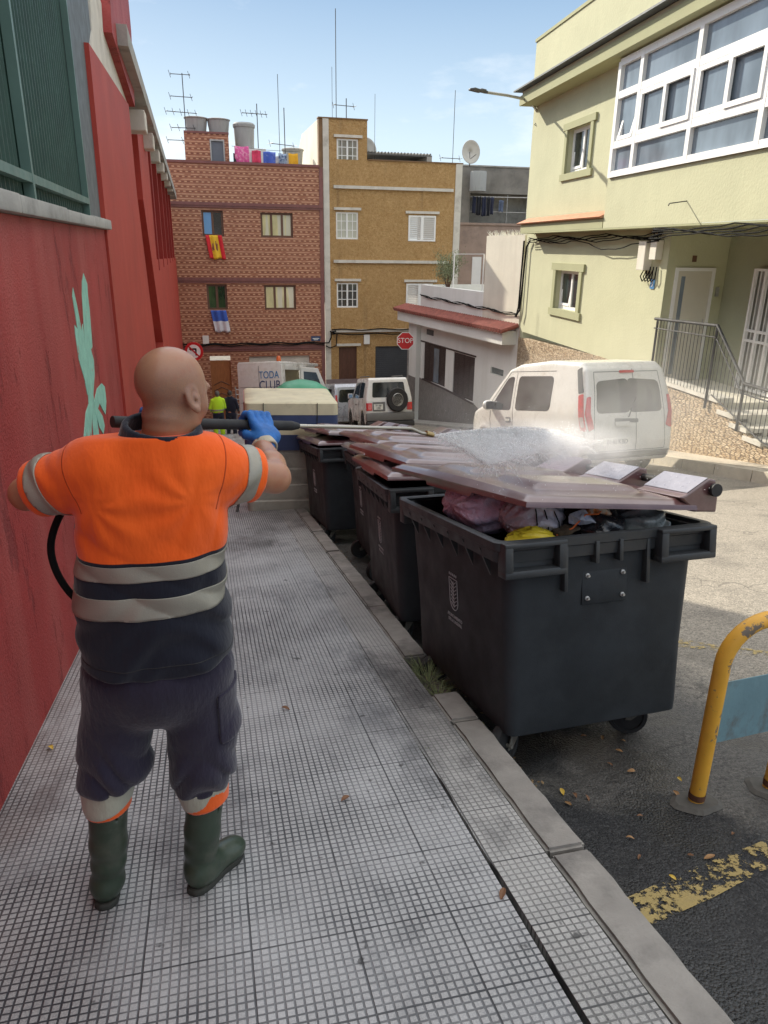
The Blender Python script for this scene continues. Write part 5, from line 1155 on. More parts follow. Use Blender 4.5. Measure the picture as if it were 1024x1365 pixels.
b = MB(); b.box((-.03, -.05, -.28), (.03, .05, .32), .01); b.tube([(0, 0, -.25), (-.12, -.05, -.35), (-.02, 0, -.38)], .015, 6); b.build('bracket', M_['metal_d'], SLp.root)
u_ = A_.normalized(); v_ = Vector((0, 0, 1)).cross(u_).normalized()
Ml = frame(A_*.82+Vector((0, 0, .20)), u_, v_, (0, 0, 1)); b = MB(Ml)
b.prism([(-.02, .06), (.22, .05), (.58, .10), (.60, -.10), (.22, -.05), (-.02, -.06)][::-1], -.03, .03, 'xy'); b.box((.02, -.05, .0), (.24, .05, .065), .02); b.prism([(.20, -.12), (.62, -.12), (.68, 0), (.62, .12), (.20, .12)], -.035, .012, 'xy')
b.build('lamp_head', M_['metal_d'], SLp.root, bevel=.008)
# ------------------------------------------------------------------ things on the far roofs
def antenna(x, y, z0, h, yagis, label, r=.022, group='aerials on the far roofs'):
    t = Thing('aerial', Matrix.Translation((x, y, z0)), label, 'aerial', group); b = MB(); b.tube([(0, 0, 0), (0, 0, h)], r, 6); b.build('mast', M_['metal_d'], t.root)
    for (zz, L_, a, n) in yagis:
        Mm = Matrix.Translation((0, 0, zz)) @ Matrix.Rotation(a, 4, 'Z'); b = MB(Mm); b.tube([(-L_*.6, 0, 0), (L_*.4, 0, 0)], .016, 5)
        for i in range(n):
            q = -L_*.6+L_*(i/max(1, n-1)); b.tube([(q, -.22, -.0), (q, .22, 0)], .010, 4); b.tube([(q, 0, -.14), (q-.08, 0, .14)], .010, 4)
        b.build('yagi', M_['metal_d'], t.root)
antenna(-.10, 37, 5.05, 3.5, [(3.45, .8, 0, 2), (2.6, .9, .1, 2), (2.0, 1.3, .2, 5), (1.4, 1.0, -.1, 4), (.9, 1.3, 0, 3)], 'tall aerial mast with many crossed rods at the left end of the brick roof')
antenna(3.02, 37, 5.05, 2.5, [(2.1, 1.1, .1, 6)], 'aerial with slanted rods behind the third water tank')
antenna(3.98, 37, 5.05, 3.7, [], 'thin bare mast above the yellow cloth', .014)
antenna(4.22, 37, 5.05, 2.4, [(.9, 1.3, .5, 2)], 'short mast with guy wires beside the bare one')
antenna(6.52, 36.6, 6.9, 4.4, [], 'tallest thin mast on the ochre tower', .018)
antenna(6.34, 36.6, 6.9, 2.2, [], 'slim mast left of the tallest one', .010)
antenna(6.98, 36.6, 6.9, 1.0, [(.7, 1.0, .2, 2)], 'low T shaped aerial on the ochre tower')
antenna(8.62, 38, 5.1, 3.3, [], 'faint thin mast above the corrugated canopy', .010)
antenna(12.1, 36.6, 5.3, 3.2, [(.35, 1.0, .1, 2)], 'leaning whip mast at the right end of the ochre roof', .014)
def dish(x, y, z, r, label):
    t = Thing('satellite_dish', Matrix.Translation((x, y, z)) @ Matrix.Rotation(R(15), 4, 'Z'), label, 'satellite dish', 'satellite dishes on the far roofs')
    b = MB(Matrix.Translation((0, 0, .65))); b.lathe([(.01, .09), (r*.5, .065), (r*.85, .02), (r, -.03)], 24, 'y', cap=False); b.build('reflector', mat('dish_grey', (.55, .53, .48), .6, .06, 3, 0), t.root, smooth=True, solid=.012)
    b = MB(); b.tube([(0, .05, 0), (0, .1, .65)], .03, 6); b.tube([(0, -.0, .35), (0, -.45, .5)], .014, 5); b.build('stand', M_['metal_d'], t.root)
dish(13.1, 36.9, 5.35, .52, 'satellite dish standing clear against the sky on the right'); dish(8.6, 40, 5.55, .62, 'satellite dish half hidden behind the corrugated canopy')
def tank(x, y, z, r, h, label):
    t = Thing('water_tank', Matrix.Translation((x, y, z)), label, 'water tank', 'water tanks on the brick building roof')
    b = MB(); b.lathe([(r*.82, 0), (r*.97, h*.9), (r, h)], 28); b.build('drum', M_['tank'], t.root, smooth=True)
    b = MB(); b.lathe([(r*1.03, h*.93), (r*1.06, h*.96), (r*1.06, h*1.0), (r*.9, h*1.04)], 28); b.build('lid', M_['tank'], t.root, smooth=True)
tank(.36, 37.5, 6.31, .50, .62, 'leftmost of the three big grey water tanks'); tank(1.33, 37.5, 6.31, .50, .60, 'middle one of the three big grey water tanks'); tank(2.45, 37.5, 5.0, .47, 1.75, 'tall grey water tank behind the washing line'); tank(4.75, 38.5, 5.0, .5, .95, 'short pale water tank near the cream side wall')
b = MB(); b.box((-.4, -.3, 0), (.4, .3, .75), .02); t = Thing('roof_unit', Matrix.Translation((2.95, 37.2, 5.0)), 'white roof cabinet behind the pink cloth', 'cabinet'); b.build('case', M_['plastic_w'], t.root)
b = MB(); b.lathe([(.22, -.305), (.22, -.315)], 20, 'y', (-.1, 0, .45)); b.build('grille', M_['metal_d'], t.root)
def cloth(x, y, z, w_, h, m, label, seed, group='washing on the brick building roof', cat='laundry', nm='hanging_cloth', slant=0):
    b = MB(); ph = seed*1.3
    b.grid(lambda u, v: (x-w_/2+w_*u+slant*(1-v), y+.05*math.sin(u*9+ph)*(1.2-v)+.02*math.sin(v*6+ph), z-h*(1-v)+.015*math.sin(u*7+ph)), 10, 8)
    o = b.build(nm, m, smooth=2, solid=.006); return tag(o, label, cat, group)
pk = mat('pink_print', (.65, .10, .30), .8, .2, 8, 0, dirt=(.75, .30, .45), dsc=9, dthr=(.5, .56)); bl = mat('blue_cloth', (.07, .13, .52), .8, .2, 4, 0, dirt=(.25, .32, .65), dsc=6); wc = mat('white_cloth', (.70, .68, .66), .8, .1, 4, 0); fl = mat('blue_floral', (.30, .38, .50), .8, .3, 8, 0, dirt=(.06, .10, .22), dsc=9, dthr=(.5, .55)); yc_ = mat('mustard_cloth', (.72, .38, .02), .8, .1, 4, 0); bk = mat('dark_cloth', (.02, .022, .03), .9, .2, 4, 0); rd = mat('red_print', (.62, .05, .12), .8, .2, 6, 0)
cloth(2.22, 36.15, 5.72, .62, .85, pk, 'pink patterned towel on the roof line', 1); cloth(2.72, 36.22, 5.6, .5, .75, wc, 'white cloth with folds next to the pink towel', 2); cloth(2.85, 36.12, 5.58, .40, .52, rd, 'small crimson cloth overlapping the white one', 3)
cloth(3.42, 36.15, 5.55, .55, .70, bl, 'blue cloth between the crimson and the floral ones', 4); cloth(4.0, 36.15, 5.5, .36, .72, fl, 'blue and white floral cloth', 5); cloth(4.48, 36.15, 5.52, .42, .78, yc_, 'mustard yellow cloth at the end of the line', 6); cloth(2.0, 36.2, 5.45, .3, .5, bk, 'dark cloth left of the pink towel', 7); cloth(3.78, 36.25, 5.4, .2, .5, wc, 'narrow pale cloth before the floral one', 8)
b = MB(); b.tube([(1.8, 36.18, 5.72), (3.2, 36.18, 5.62), (4.8, 36.18, 5.6)], .008, 4); o = b.build('clothes_line', M_['cable']); tag(o, 'clothes line on the brick building roof', 'clothes line')
for i, (x, w_, h) in enumerate(((15.15, .22, .85), (15.42, .25, .95), (15.72, .24, 1.0), (15.98, .2, .98), (16.2, .22, .9))): cloth(x, 41.7, 4.35, w_, h, bk if i % 2 else mat('navy_cloth', (.025, .03, .06), .9), 'dark garment hung on the gallery of the grey building', i, 'dark garments on the grey building gallery', nm='hanging_garment')
cloth(16.75, 41.7, 4.2, .3, .6, mat('faded_blue_cloth', (.10, .13, .20), .9), 'faded blue garment hung apart on the gallery', 9, 'dark garments on the grey building gallery', nm='hanging_garment'); cloth(19.1, 41.7, 4.3, .5, 1.1, wc, 'long white cloth at the right end of the gallery', 10, None, nm='hanging_cloth')
# flags under the windows
def flag(name, label, x, z, w_, h, cols, horiz, seed, slant):
    b = MB(); ph = seed; y = FY-.06; nu, nv = 16, 12
    vs = [(x+w_*(i/nu)+slant*(1-j/nv), y-.04-.035*math.sin(i*.9+ph+.6*(1-j/nv)), z-h*(1-j/nv)+.03*math.sin(i*.7+ph)*(1-j/nv)) for i in range(nu+1) for j in range(nv+1)]
    o_ = len(b.v); b.v += [Vector(p) for p in vs]
    for i in range(nu):
        for j in range(nv):
            b.f.append((i*(nv+1)+j, (i+1)*(nv+1)+j, (i+1)*(nv+1)+j+1, i*(nv+1)+j+1)); t_ = (j/nv if horiz else i/nu); b.mi.append([k for k, c in enumerate(cols) if t_ < c[1]][0])
    return tag(b.build(name, [c[0] for c in cols], smooth=2, solid=.004), label, 'flag')
fr_, fyw = mat('flag_red', (.60, .02, .03), .8, .1, 4, 0), mat('flag_yellow', (.80, .50, .03), .8, .1, 4, 0)
o = flag('hanging_flag', 'red and yellow flag with a small crest hung under the upper left window', .42, 2.05, .72, 1.0, [(fr_, .22), (fyw, .74), (fr_, 1.01)], False, 1, .14)
b = MB(); b.box((.74, FY-.125, 1.42), (.90, FY-.12, 1.72)); b.box((.70, FY-.12, 1.40), (.73, FY-.115, 1.70)); b.box((.91, FY-.12, 1.40), (.94, FY-.115, 1.70)); b.box((.76, FY-.12, 1.73), (.88, FY-.115, 1.80)); b.build('crest', mat('crest_maroon', (.22, .06, .05), .8, .3, 20, 0), o)
flag('hanging_flag', 'blue and white flag hung under the lower left window', .44, -1.2, .70, .98, [(mat('flag_white', (.62, .60, .64), .8, .05, 4, 0), .5), (mat('flag_blue', (.04, .10, .42), .8, .15, 4, 0), 1.01)], True, 2.2, .16)
# shrub on the roof terrace
TS = Thing('potted_shrub', LM @ Matrix.Translation((28.9, -.25, .0)), 'sparse grey green shrub on the terrace of the low white house', 'shrub'); random.seed(5)
b = MB(); tips = []
for i in range(9):
    a = random.uniform(0, 6.28); q = Vector((random.uniform(-.7, .9), random.uniform(-.3, .3), random.uniform(.7, 1.4))); b.tube([(0, 0, -.1), q*.45+Vector((0, 0, .1)), q], [.025, .015, .005], 5); tips += [q*t_+Vector((0, 0, .1*(1-t_))) for t_ in (.5, .7, .85, 1)]
b.build('trunk', M_['brownwood'], TS.root)
b = MB()
for p in tips:
    for _ in range(70):
        c_ = p+Vector((random.gauss(0, .15), random.gauss(0, .12), random.gauss(0, .12))); d = Vector((random.gauss(0, 1), random.gauss(0, 1), random.gauss(0, 1))).normalized()*.045; e = d.orthogonal().normalized()*.012; b.add([c_-d, c_+e, c_+d, c_-e], [(0, 1, 2, 3)])
b.build('crown', mat('olive_leaf', (.20, .23, .12), .7, .35, 5, 0), TS.root, fixn=False)
# ------------------------------------------------------------------ vehicles: local x forward (0 = rear), y to the left, z up
def poly_sdf(X, Z, poly):
    d = np.full(X.shape, 1e9); s = np.ones(X.shape); n = len(poly)
    for i in range(n):
        a = np.array(poly[i]); b_ = np.array(poly[(i+1) % n]); e = b_-a; wx, wz = X-a[0], Z-a[1]
        t = np.clip((wx*e[0]+wz*e[1])/(e@e), 0, 1); d = np.minimum(d, (wx-e[0]*t)**2+(wz-e[1]*t)**2)
        c1 = Z >= a[1]; c2 = Z < b_[1]; c3 = e[0]*wz > e[1]*wx
        f = (c1 & c2 & c3) | (~c1 & ~c2 & ~c3); s = np.where(f, -s, s)
    return s*np.sqrt(d)
def car_sdf(prof, hw, zt, hwt, L_, wheels, wr, nose=.12, k=.07, zr=None, arch=.06):
    """prof: side outline; hw half width below zt, narrowing to hwt at the roof"""
    zmax = max(p[1] for p in prof)
    def f(P):
        x, y, z = P[..., 0], np.abs(P[..., 1]), P[..., 2]
        d1 = poly_sdf(x, z, prof)
        w_ = hw-(hw-hwt)*np.clip((z-zt)/(zmax-zt), 0, 1)**1.15-.05*np.clip((.45-z)/.3, 0, 1)
        w_ = w_-nose*np.clip((x-(L_-.75))/.75, 0, 1)**2-.05*np.clip((.35-x)/.35, 0, 1)**2
        d = smax(d1, (y-w_)*.97, k)
        for wx in wheels:
            c = np.sqrt((x-wx)**2+(z-wr)**2)-(wr+arch); c = np.maximum(c, .62*hw-y+.02); d = smax(d, -c, .012)
            fl = np.abs(np.sqrt((x-wx)**2+(z-wr)**2)-(wr+arch+.03))-.03; fl = np.maximum(fl, np.abs(y-w_)-.012); d = np.where(z > wr*.6, smin(d, fl, .02), d)
        return d
    return f
def patch(th_root, name, f, pts, ax, sgn, off, m, parent=None, th=.012, rings=7, start=2.5, round_=0):
    """a plate lying on the vehicle's skin: outline pts given in the other two axes, projected along axis ax from side sgn"""
    if round_:
        q = []; n = len(pts)
        for i in range(n):
            p0, p1, p2 = np.array(pts[i-1]), np.array(pts[i]), np.array(pts[(i+1) % n])
            a = p1+(p0-p1)/np.linalg.norm(p0-p1)*min(round_, np.linalg.norm(p0-p1)*.45); c = p1+(p2-p1)/np.linalg.norm(p2-p1)*min(round_, np.linalg.norm(p2-p1)*.45)
            for t in (0, .25, .5, .75, 1): q.append((1-t)**2*a+2*t*(1-t)*p1+t*t*c)
        pts = q
    dense = []; n = len(pts)
    for i in range(n):
        a, c = np.array(pts[i]), np.array(pts[(i+1) % n]); k_ = max(1, int(np.linalg.norm(c-a)/.09)); dense += [a+(c-a)*j/k_ for j in range(k_)]
    P2 = np.array(dense); cen = P2.mean(0); n = len(P2)
    allp = np.concatenate([cen+(P2-cen)*(r_/rings) for r_ in range(rings, 0, -1)]+[cen[None]])
    oth = [i for i in range(3) if i != ax]; P = np.zeros((len(allp), 3)); P[:, oth[0]] = allp[:, 0]; P[:, oth[1]] = allp[:, 1]; P[:, ax] = start*sgn+(0 if sgn > 0 else 0)
    for _ in range(60):
        d = f(P); P[:, ax] -= sgn*d*.8
    P[:, ax] += sgn*off
    fs = [(r_*n+i, r_*n+(i+1) % n, (r_+1)*n+(i+1) % n, (r_+1)*n+i) for r_ in range(rings-1) for i in range(n)]+[((rings-1)*n+i, (rings-1)*n+(i+1) % n, rings*n) for i in range(n)]
    B = P.copy(); B[:, ax] -= sgn*th; N_ = len(P)
    V = np.concatenate([P, B[:n]]); fs += [(i, (i+1) % n, N_+(i+1) % n, N_+i) for i in range(n)]
    b = MB(); b.add([tuple(p) for p in V], fs); return b.build(name, m, parent or th_root, smooth=True)
def stripe_on(root, name, f, path, ax, sgn, w_, m, off=.002, parent=None, start=2.5):
    b = MB(); oth = [i for i in range(3) if i != ax]; q = []
    for a, c in zip(path[:-1], path[1:]):
        a, c = np.array(a), np.array(c); k_ = max(1, int(np.linalg.norm(c-a)/.06)); q += [a+(c-a)*j/k_ for j in range(k_)]
    q.append(np.array(path[-1])); P = np.zeros((len(q), 3)); P[:, oth[0]] = [p[0] for p in q]; P[:, oth[1]] = [p[1] for p in q]; P[:, ax] = start*sgn
    for _ in range(60): P[:, ax] -= sgn*f(P)*.8
    P[:, ax] += sgn*off; b.tube([tuple(p) for p in P], w_, 5); return b.build(name, m, parent or root, smooth=True)
m_cw = mat('white_car_paint', (.64, .635, .60), .3, .03, 2, 0, coat=.6, dirt=(.52, .48, .40), dsc=1.6, dthr=(.5, .8)); m_cs = mat('silver_blue_paint', (.40, .42, .46), .3, .05, 2, 0, metal=.4, coat=.6)
m_cg = glass_dark('car_glass', (.022, .026, .028), .05, .5, .6); m_cg2 = glass_dark('dusty_rear_glass', (.04, .04, .036), .2, .4, .5, (.10, .098, .085)); m_trim = mat('grey_trim', (.13, .13, .125), .6, .1, 4, .1); m_gap = mat('panel_gap_black', (.03, .03, .03), .7); m_red = mat('tail_lamp_red', (.50, .02, .02), .15, .2, 14, .2, 60, spec=.9); m_clear = mat('tail_lamp_clear', (.50, .40, .38), .15, .2, 14, .2, 60, spec=.9)
m_tyre = mat('tyre', (.022, .022, .022), .8, .2, 12, .3, 60); m_rim = mat('alloy_rim', (.42, .42, .40), .35, .08, 8, 0, metal=.7); m_plate = mat('number_plate_white', (.68, .68, .62), .4, .03, 4, 0); m_grtyre = m_tyre
def wheel(root, x, y, r, w_, holes=6):
    s_ = 1 if y > 0 else -1
    b = MB(); b.lathe([(r*.62, -w_/2), (r*.93, -w_/2), (r, -w_/2+.03), (r, w_/2-.03), (r*.93, w_/2), (r*.62, w_/2)], 32, 'y', (x, y, r)); t = b.build('wheel', m_tyre, root, smooth=True)
    b = MB(); b.lathe([(r*.63, s_*w_*.5), (r*.58, s_*(w_*.5-.01)), (r*.52, s_*(w_*.5-.05)), (r*.18, s_*(w_*.5-.02)), (r*.10, s_*(w_*.5-.005))], 32, 'y', (x, y, r)); b.build('rim', m_rim, t, smooth=True)
    b = MB()
    for k in range(holes):
        a = 2*math.pi*k/holes; b.lathe([(r*.085, s_*(w_*.5-.036)), (r*.085, s_*(w_*.5-.022))], 8, 'y', (x+r*.36*math.cos(a), y, r+r*.36*math.sin(a)))
    b.build('rim_opening', m_gap, t)
def place(root, wx, wy, yaw_deg, dz=0, sc_=(1, 1, 1)):
    """stand the vehicle on the road: yaw measured from +Y towards +X, front pointing down the street"""
    y_ = R(yaw_deg); g = SL if wy < 32 else 0
    fwd = Vector((math.sin(y_), math.cos(y_), -g*math.cos(y_))).normalized(); left = Vector((-math.cos(y_), math.sin(y_), -g*math.sin(y_))); left = (left-fwd*left.dot(fwd)).normalized(); up = fwd.cross(left)
    root.matrix_world = frame((wx, wy, road_z(wy)+dz), fwd, left, up) @ Matrix.Diagonal((*sc_, 1))
def van_kangoo():
    t = bpy.data.objects.new('parked_van', None); C.objects.link(t); tag(t, 'white high roofed van with twin rear doors, in water mist before the stone wall', 'van')
    prof = [(.02, .34), (-.02, .55), (.0, .95), (.05, 1.30), (.15, 1.66), (.30, 1.77), (1.2, 1.83), (2.2, 1.80), (2.55, 1.72), (3.18, 1.22), (3.36, 1.10), (3.85, .98), (4.08, .80), (4.14, .5), (4.1, .26), (.1, .24)]
    f = car_sdf(prof, .90, 1.00, .74, 4.14, (.78, 3.32), .31, nose=.16)
    solid('body', f, (-.1, -1, .15), (4.25, 1, 1.92), .03, m_cw, t)
    for s_ in (1, -1):
        patch(t, 'window', f, [(2.30, 1.02), (2.30, 1.60), (2.52, 1.58), (3.02, 1.10), (2.98, 1.02)], 1, s_, .004, m_cg, round_=.07)
        patch(t, 'window', f, [(.98, 1.03), (.98, 1.58), (2.14, 1.60), (2.14, 1.02)], 1, s_, .004, glass_dark('speckled_dark_glass', (.022, .021, .018), .15, .5, .5), round_=.10)
        for path in ([(2.22, .40), (2.22, 1.66)], [(3.02, .45), (3.10, .85), (3.05, 1.08)], [(.95, 1.66), (2.45, 1.68), (3.06, 1.16)], [(2.22, .40), (3.0, .40)], [(1.18, .40), (2.22, .40)], [(1.15, .45), (1.17, .75)]): stripe_on(t, 'panel_gap', f, path, 1, s_, .005, m_gap, .0)
        patch(t, 'side_moulding', f, [(1.20, .52), (1.20, .60), (2.95, .58), (2.95, .50)], 1, s_, .012, m_trim, round_=.03)
        patch(t, 'door_handle', f, [(2.30, .83), (2.30, .87), (2.46, .87), (2.46, .83)], 1, s_, .03, m_cw, round_=.02); patch(t, 'handle_recess', f, [(2.28, .80), (2.28, .90), (2.48, .90), (2.48, .80)], 1, s_, .003, m_trim, round_=.04)
        b = MB(); c = (3.0, s_*.98, 1.10)
        Mm = Matrix.Translation(c); bm = bmesh.new(); bmesh.ops.create_uvsphere(bm, u_segments=16, v_segments=10, radius=1)
        for v in bm.verts: v.co = Vector((v.co.x*.085, v.co.y*.12, v.co.z*.095))
        b.M = Mm; b.bm(bm); mi = b.build('mirror', m_trim if False else m_cw, t, smooth=True)
        b = MB(); b.box((2.90, s_*.90, 1.03), (2.935, s_*1.07, 1.17), .015); b.build('mirror_glass', m_cg, mi); b = MB(); b.tube([(3.0, s_*.84, 1.06), (3.0, s_*.93, 1.07)], .03, 8); b.build('mirror_arm', m_trim, mi)
        patch(t, 'tail_light', f, [(s_*.70, .78), (s_*.80, .74), (s_*.85, 1.0), (s_*.80, 1.25), (s_*.74, 1.26), (s_*.76, 1.0)], 0, -1, .02, m_red, round_=.02)
        patch(t, 'tail_light', f, [(.0, .74), (.10, .76), (.20, 1.28), (.10, 1.30), (.04, 1.0)], 1, s_, .008, m_red, round_=.02); patch(t, 'tail_light_clear', f, [(.02, .80), (.08, .80), (.13, .95), (.05, .96)], 1, s_, .012, m_clear, round_=.02)
        patch(t, 'rear_quarter_trim', f, [(.10, 1.32), (.21, 1.30), (.34, 1.66), (.24, 1.70)], 1, s_, .005, m_gap, round_=.02)
        patch(t, 'fuel_flap' if s_ > 0 else 'side_vent', f, [(1.0, .86), (1.0, 1.0), (1.16, 1.0), (1.16, .86)], 1, s_, .002, m_cw, round_=.02)
    patch(t, 'rear_window', f, [(.64, 1.00), (.60, 1.48), (-.01, 1.52), (-.01, 1.0)][::-1], 0, -1, .004, m_cg2, round_=.09); patch(t, 'rear_window', f, [(.01, 1.0), (.01, 1.52), (-.60, 1.48), (-.64, 1.0)][::-1], 0, -1, .004, m_cg2, round_=.09)
    for path in ([(-.12, .42), (-.12, 1.66)], [(.70, .42), (.68, 1.0), (.62, 1.62), (-.62, 1.62), (-.68, 1.0), (-.70, .42), (.70, .42)]): stripe_on(t, 'panel_gap', f, path, 0, -1, .005, m_gap, .0)
    patch(t, 'brake_light', f, [(.14, 1.60), (.14, 1.64), (-.14, 1.64), (-.14, 1.60)], 0, -1, .02, m_red, round_=.02)
    pl = patch(t, 'number_plate', f, [(.52, .50), (.52, .62), (.0, .62), (.0, .50)], 0, -1, .012, m_plate, round_=.01)
    patch(t, 'door_handle', f, [(.30, .80), (.30, .87), (.02, .87), (.02, .80)], 0, -1, .03, m_cw, round_=.03); patch(t, 'handle_recess', f, [(-.16, .84), (-.16, .90), (.30, .92), (.30, .86)], 0, -1, .004, m_trim, round_=.02)
    stripe_on(t, 'wiper', f, [(.05, .93), (-.12, 1.22)], 0, -1, .010, m_gap, .03)
    patch(t, 'bumper_strip', f, [(.86, .30), (.86, .40), (-.86, .40), (-.86, .30)], 0, -1, .03, m_trim, round_=.03)
    YZ = lambda x, y, z: Matrix(((0, 0, -1, x), (-1, 0, 0, y), (0, 1, 0, z), (0, 0, 0, 1)))
    text('lettering', '8140 KBD', .10, m_gap, pl, YZ(-.04, .26, .56), .002, .95); text('badge', 'kango', .07, m_rim, t, YZ(-.022, -.42, .80), .002) if False else None
    for x in (.78, 3.32):
        for s_ in (1, -1): wheel(t, x, s_*.78, .31, .19)
    b = MB(); b.box((3.2, -.1, 1.2), (3.22, .1, 1.3)); 
    return t
def suv():
    t = bpy.data.objects.new('parked_suv', None); C.objects.link(t); tag(t, 'white boxy off road car with a spare wheel on its back door, brake lights lit', 'car')
    prof = [(.10, .50), (.06, .62), (.08, 1.10), (.22, 1.74), (.32, 1.80), (2.3, 1.80), (2.75, 1.20), (3.9, 1.08), (4.05, .95), (4.05, .5), (3.9, .42), (.2, .42)]
    f = car_sdf(prof, .84, 1.12, .68, 4.05, (.75, 3.2), .37, nose=.05, k=.05)
    solid('body', f, (-.05, -.95, .3), (4.15, .95, 1.9), .035, m_cw, t)
    for s_ in (1, -1):
        patch(t, 'window', f, [(.55, 1.20), (.62, 1.66), (1.35, 1.68), (1.35, 1.18)], 1, s_, .004, m_cg, round_=.04); patch(t, 'window', f, [(1.45, 1.17), (1.45, 1.68), (2.15, 1.66), (2.48, 1.20)], 1, s_, .004, m_cg, round_=.05)
        for path in ([(1.40, .55), (1.40, 1.72)], [(2.50, .60), (2.55, 1.18), (2.2, 1.70)], [(1.4, .55), (2.5, .58)]): stripe_on(t, 'panel_gap', f, path, 1, s_, .005, m_gap, 0)
        patch(t, 'tail_light', f, [(s_*.62, .80), (s_*.62, 1.04), (s_*.82, 1.04), (s_*.82, .80)], 0, -1, .03, m_red, round_=.02)
        patch(t, 'bumper_light', f, [(s_*.42, .60), (s_*.42, .70), (s_*.70, .70), (s_*.70, .60)], 0, -1, .14, emis('lit_brake_lamp', (.9, .03, .02), 1.3) if s_ == 1 else bpy.data.materials['lit_brake_lamp'], round_=.02, th=.06)
        b = MB(); b.box((2.42, s_*.86, 1.16), (2.52, s_*1.04, 1.32), .02); mi = b.build('mirror', m_cw, t, smooth=True); b = MB(); b.box((2.40, s_*.88, 1.18), (2.418, s_*1.02, 1.30)); b.build('mirror_glass', mat('mirror_glass', (.6, .65, .7), .05, metal=1.), mi)
        stripe_on(t, 'roof_rail', f, [(.5, s_*.60), (2.2, s_*.60)], 2, 1, .018, m_trim, .05) 
        b = MB(); b.box((1.65, s_*.87, .95), (1.80, s_*.90, 1.0), .01); b.build('door_handle', m_trim, t)
    patch(t, 'rear_window', f, [(.60, 1.20), (.55, 1.66), (-.55, 1.66), (-.60, 1.20)][::-1], 0, -1, .004, m_cg, round_=.06)
    b = MB(); b.box((-.10, -.86, .48), (.12, .86, .74), .05); b.build('bumper', m_trim, t, smooth=True)
    b = MB(); b.box((-.12, -.84, .30), (.2, .84, .47), .03); b.build('underbody', m_gap, t, smooth=True)
    patch(t, 'plate_surround', f, [(.60, .78), (.60, 1.06), (.16, 1.06), (.16, .78)], 0, -1, .02, m_trim, round_=.02)
    pl = patch(t, 'number_plate', f, [(.56, .83), (.56, 1.0), (.24, 1.0), (.24, .83)], 0, -1, .032, m_plate, round_=.01)
    YZ = lambda x, y, z: Matrix(((0, 0, -1, x), (-1, 0, 0, y), (0, 1, 0, z), (0, 0, 0, 1)))
    text('lettering', 'TF 100\n1205', .075, m_gap, pl, YZ(.03, .40, .915), .004)
    c = (-.02, -.26, 1.12); b = MB(); b.lathe([(.18, -.10), (.34, -.11), (.37, -.07), (.37, .07), (.34, .11), (.18, .10)], 36, 'x', c); sw = b.build('spare_wheel', m_tyre, t, smooth=True)
    b = MB(); b.lathe([(.20, -.10), (.185, -.11), (.17, -.07), (.08, -.08), (.03, -.10)], 32, 'x', c, cap=True); b.build('rim', m_rim, sw, smooth=True)
    b = MB()
    for k in range(8): a = 2*math.pi*k/8; b.lathe([(.022, -.085), (.022, -.078)], 8, 'x', (c[0], c[1]+.13*math.cos(a), c[2]+.13*math.sin(a)))
    b.build('rim_opening', m_gap, sw)
    for x in (.75, 3.2):
        for s_ in (1, -1): wheel(t, x, s_*.74, .37, .22)
    return t
def people_van(label, paint, high=0, L_=4.6):
    t = bpy.data.objects.new('parked_van', None); C.objects.link(t); tag(t, label, 'van')
    prof = [(.03, .30), (0, .6), (.02, 1.1), (.12, 1.72+high), (.28, 1.86+high), (2.8, 1.88+high), (3.35, 1.62+high*.6), (3.95, 1.12), (4.5, .92), (4.6, .6), (4.55, .28)]
    f = car_sdf(prof, .92, 1.08, .78, L_, (.85, 3.75), .33, nose=.15)
    solid('body', f, (-.1, -1.05, .15), (4.75, 1.05, 2.0+high), .045, paint, t)
    patch(t, 'rear_window', f, [(.68, 1.10), (.60, 1.62), (-.60, 1.62), (-.68, 1.10)][::-1], 0, -1, .004, m_cg, round_=.09)
    for s_ in (1, -1):
        patch(t, 'tail_light', f, [(s_*.72, .85), (s_*.84, .85), (s_*.80, 1.4), (s_*.72, 1.4)], 0, -1, .012, m_red, round_=.02)
        patch(t, 'window', f, [(.4, 1.12), (.5, 1.65), (1.6, 1.67), (1.6, 1.10)], 1, s_, .004, m_cg, round_=.07); patch(t, 'window', f, [(1.75, 1.10), (1.75, 1.67), (2.9, 1.66), (3.5, 1.15)], 1, s_, .004, m_cg, round_=.07)
    patch(t, 'door_handle', f, [(.28, .86), (.28, .94), (-.28, .94), (-.28, .86)], 0, -1, .02, m_trim, round_=.03); stripe_on(t, 'panel_gap', f, [(.74, .5), (.70, 1.1), (.62, 1.70), (-.62, 1.70), (-.70, 1.1), (-.74, .5), (.74, .5)], 0, -1, .006, m_gap, 0)
    pl = patch(t, 'number_plate', f, [(.26, .62), (.26, .74), (-.26, .74), (-.26, .62)], 0, -1, .012, m_plate, round_=.01)
    for x in (.85, 3.75):
        for s_ in (1, -1): wheel(t, x, s_*.80, .33, .2)
    return t
v1 = van_kangoo(); place(v1, 7.38, 11.40, -8.0, sc_=(1.06, 1.13, 1.17))
v2 = suv(); place(v2, 6.15, 24.2, 1.0, sc_=(1, 1, 1.12))
v3 = people_van('silver blue people carrier parked beyond the white off road car', m_cs); place(v3, 5.95, 29.4, -4)
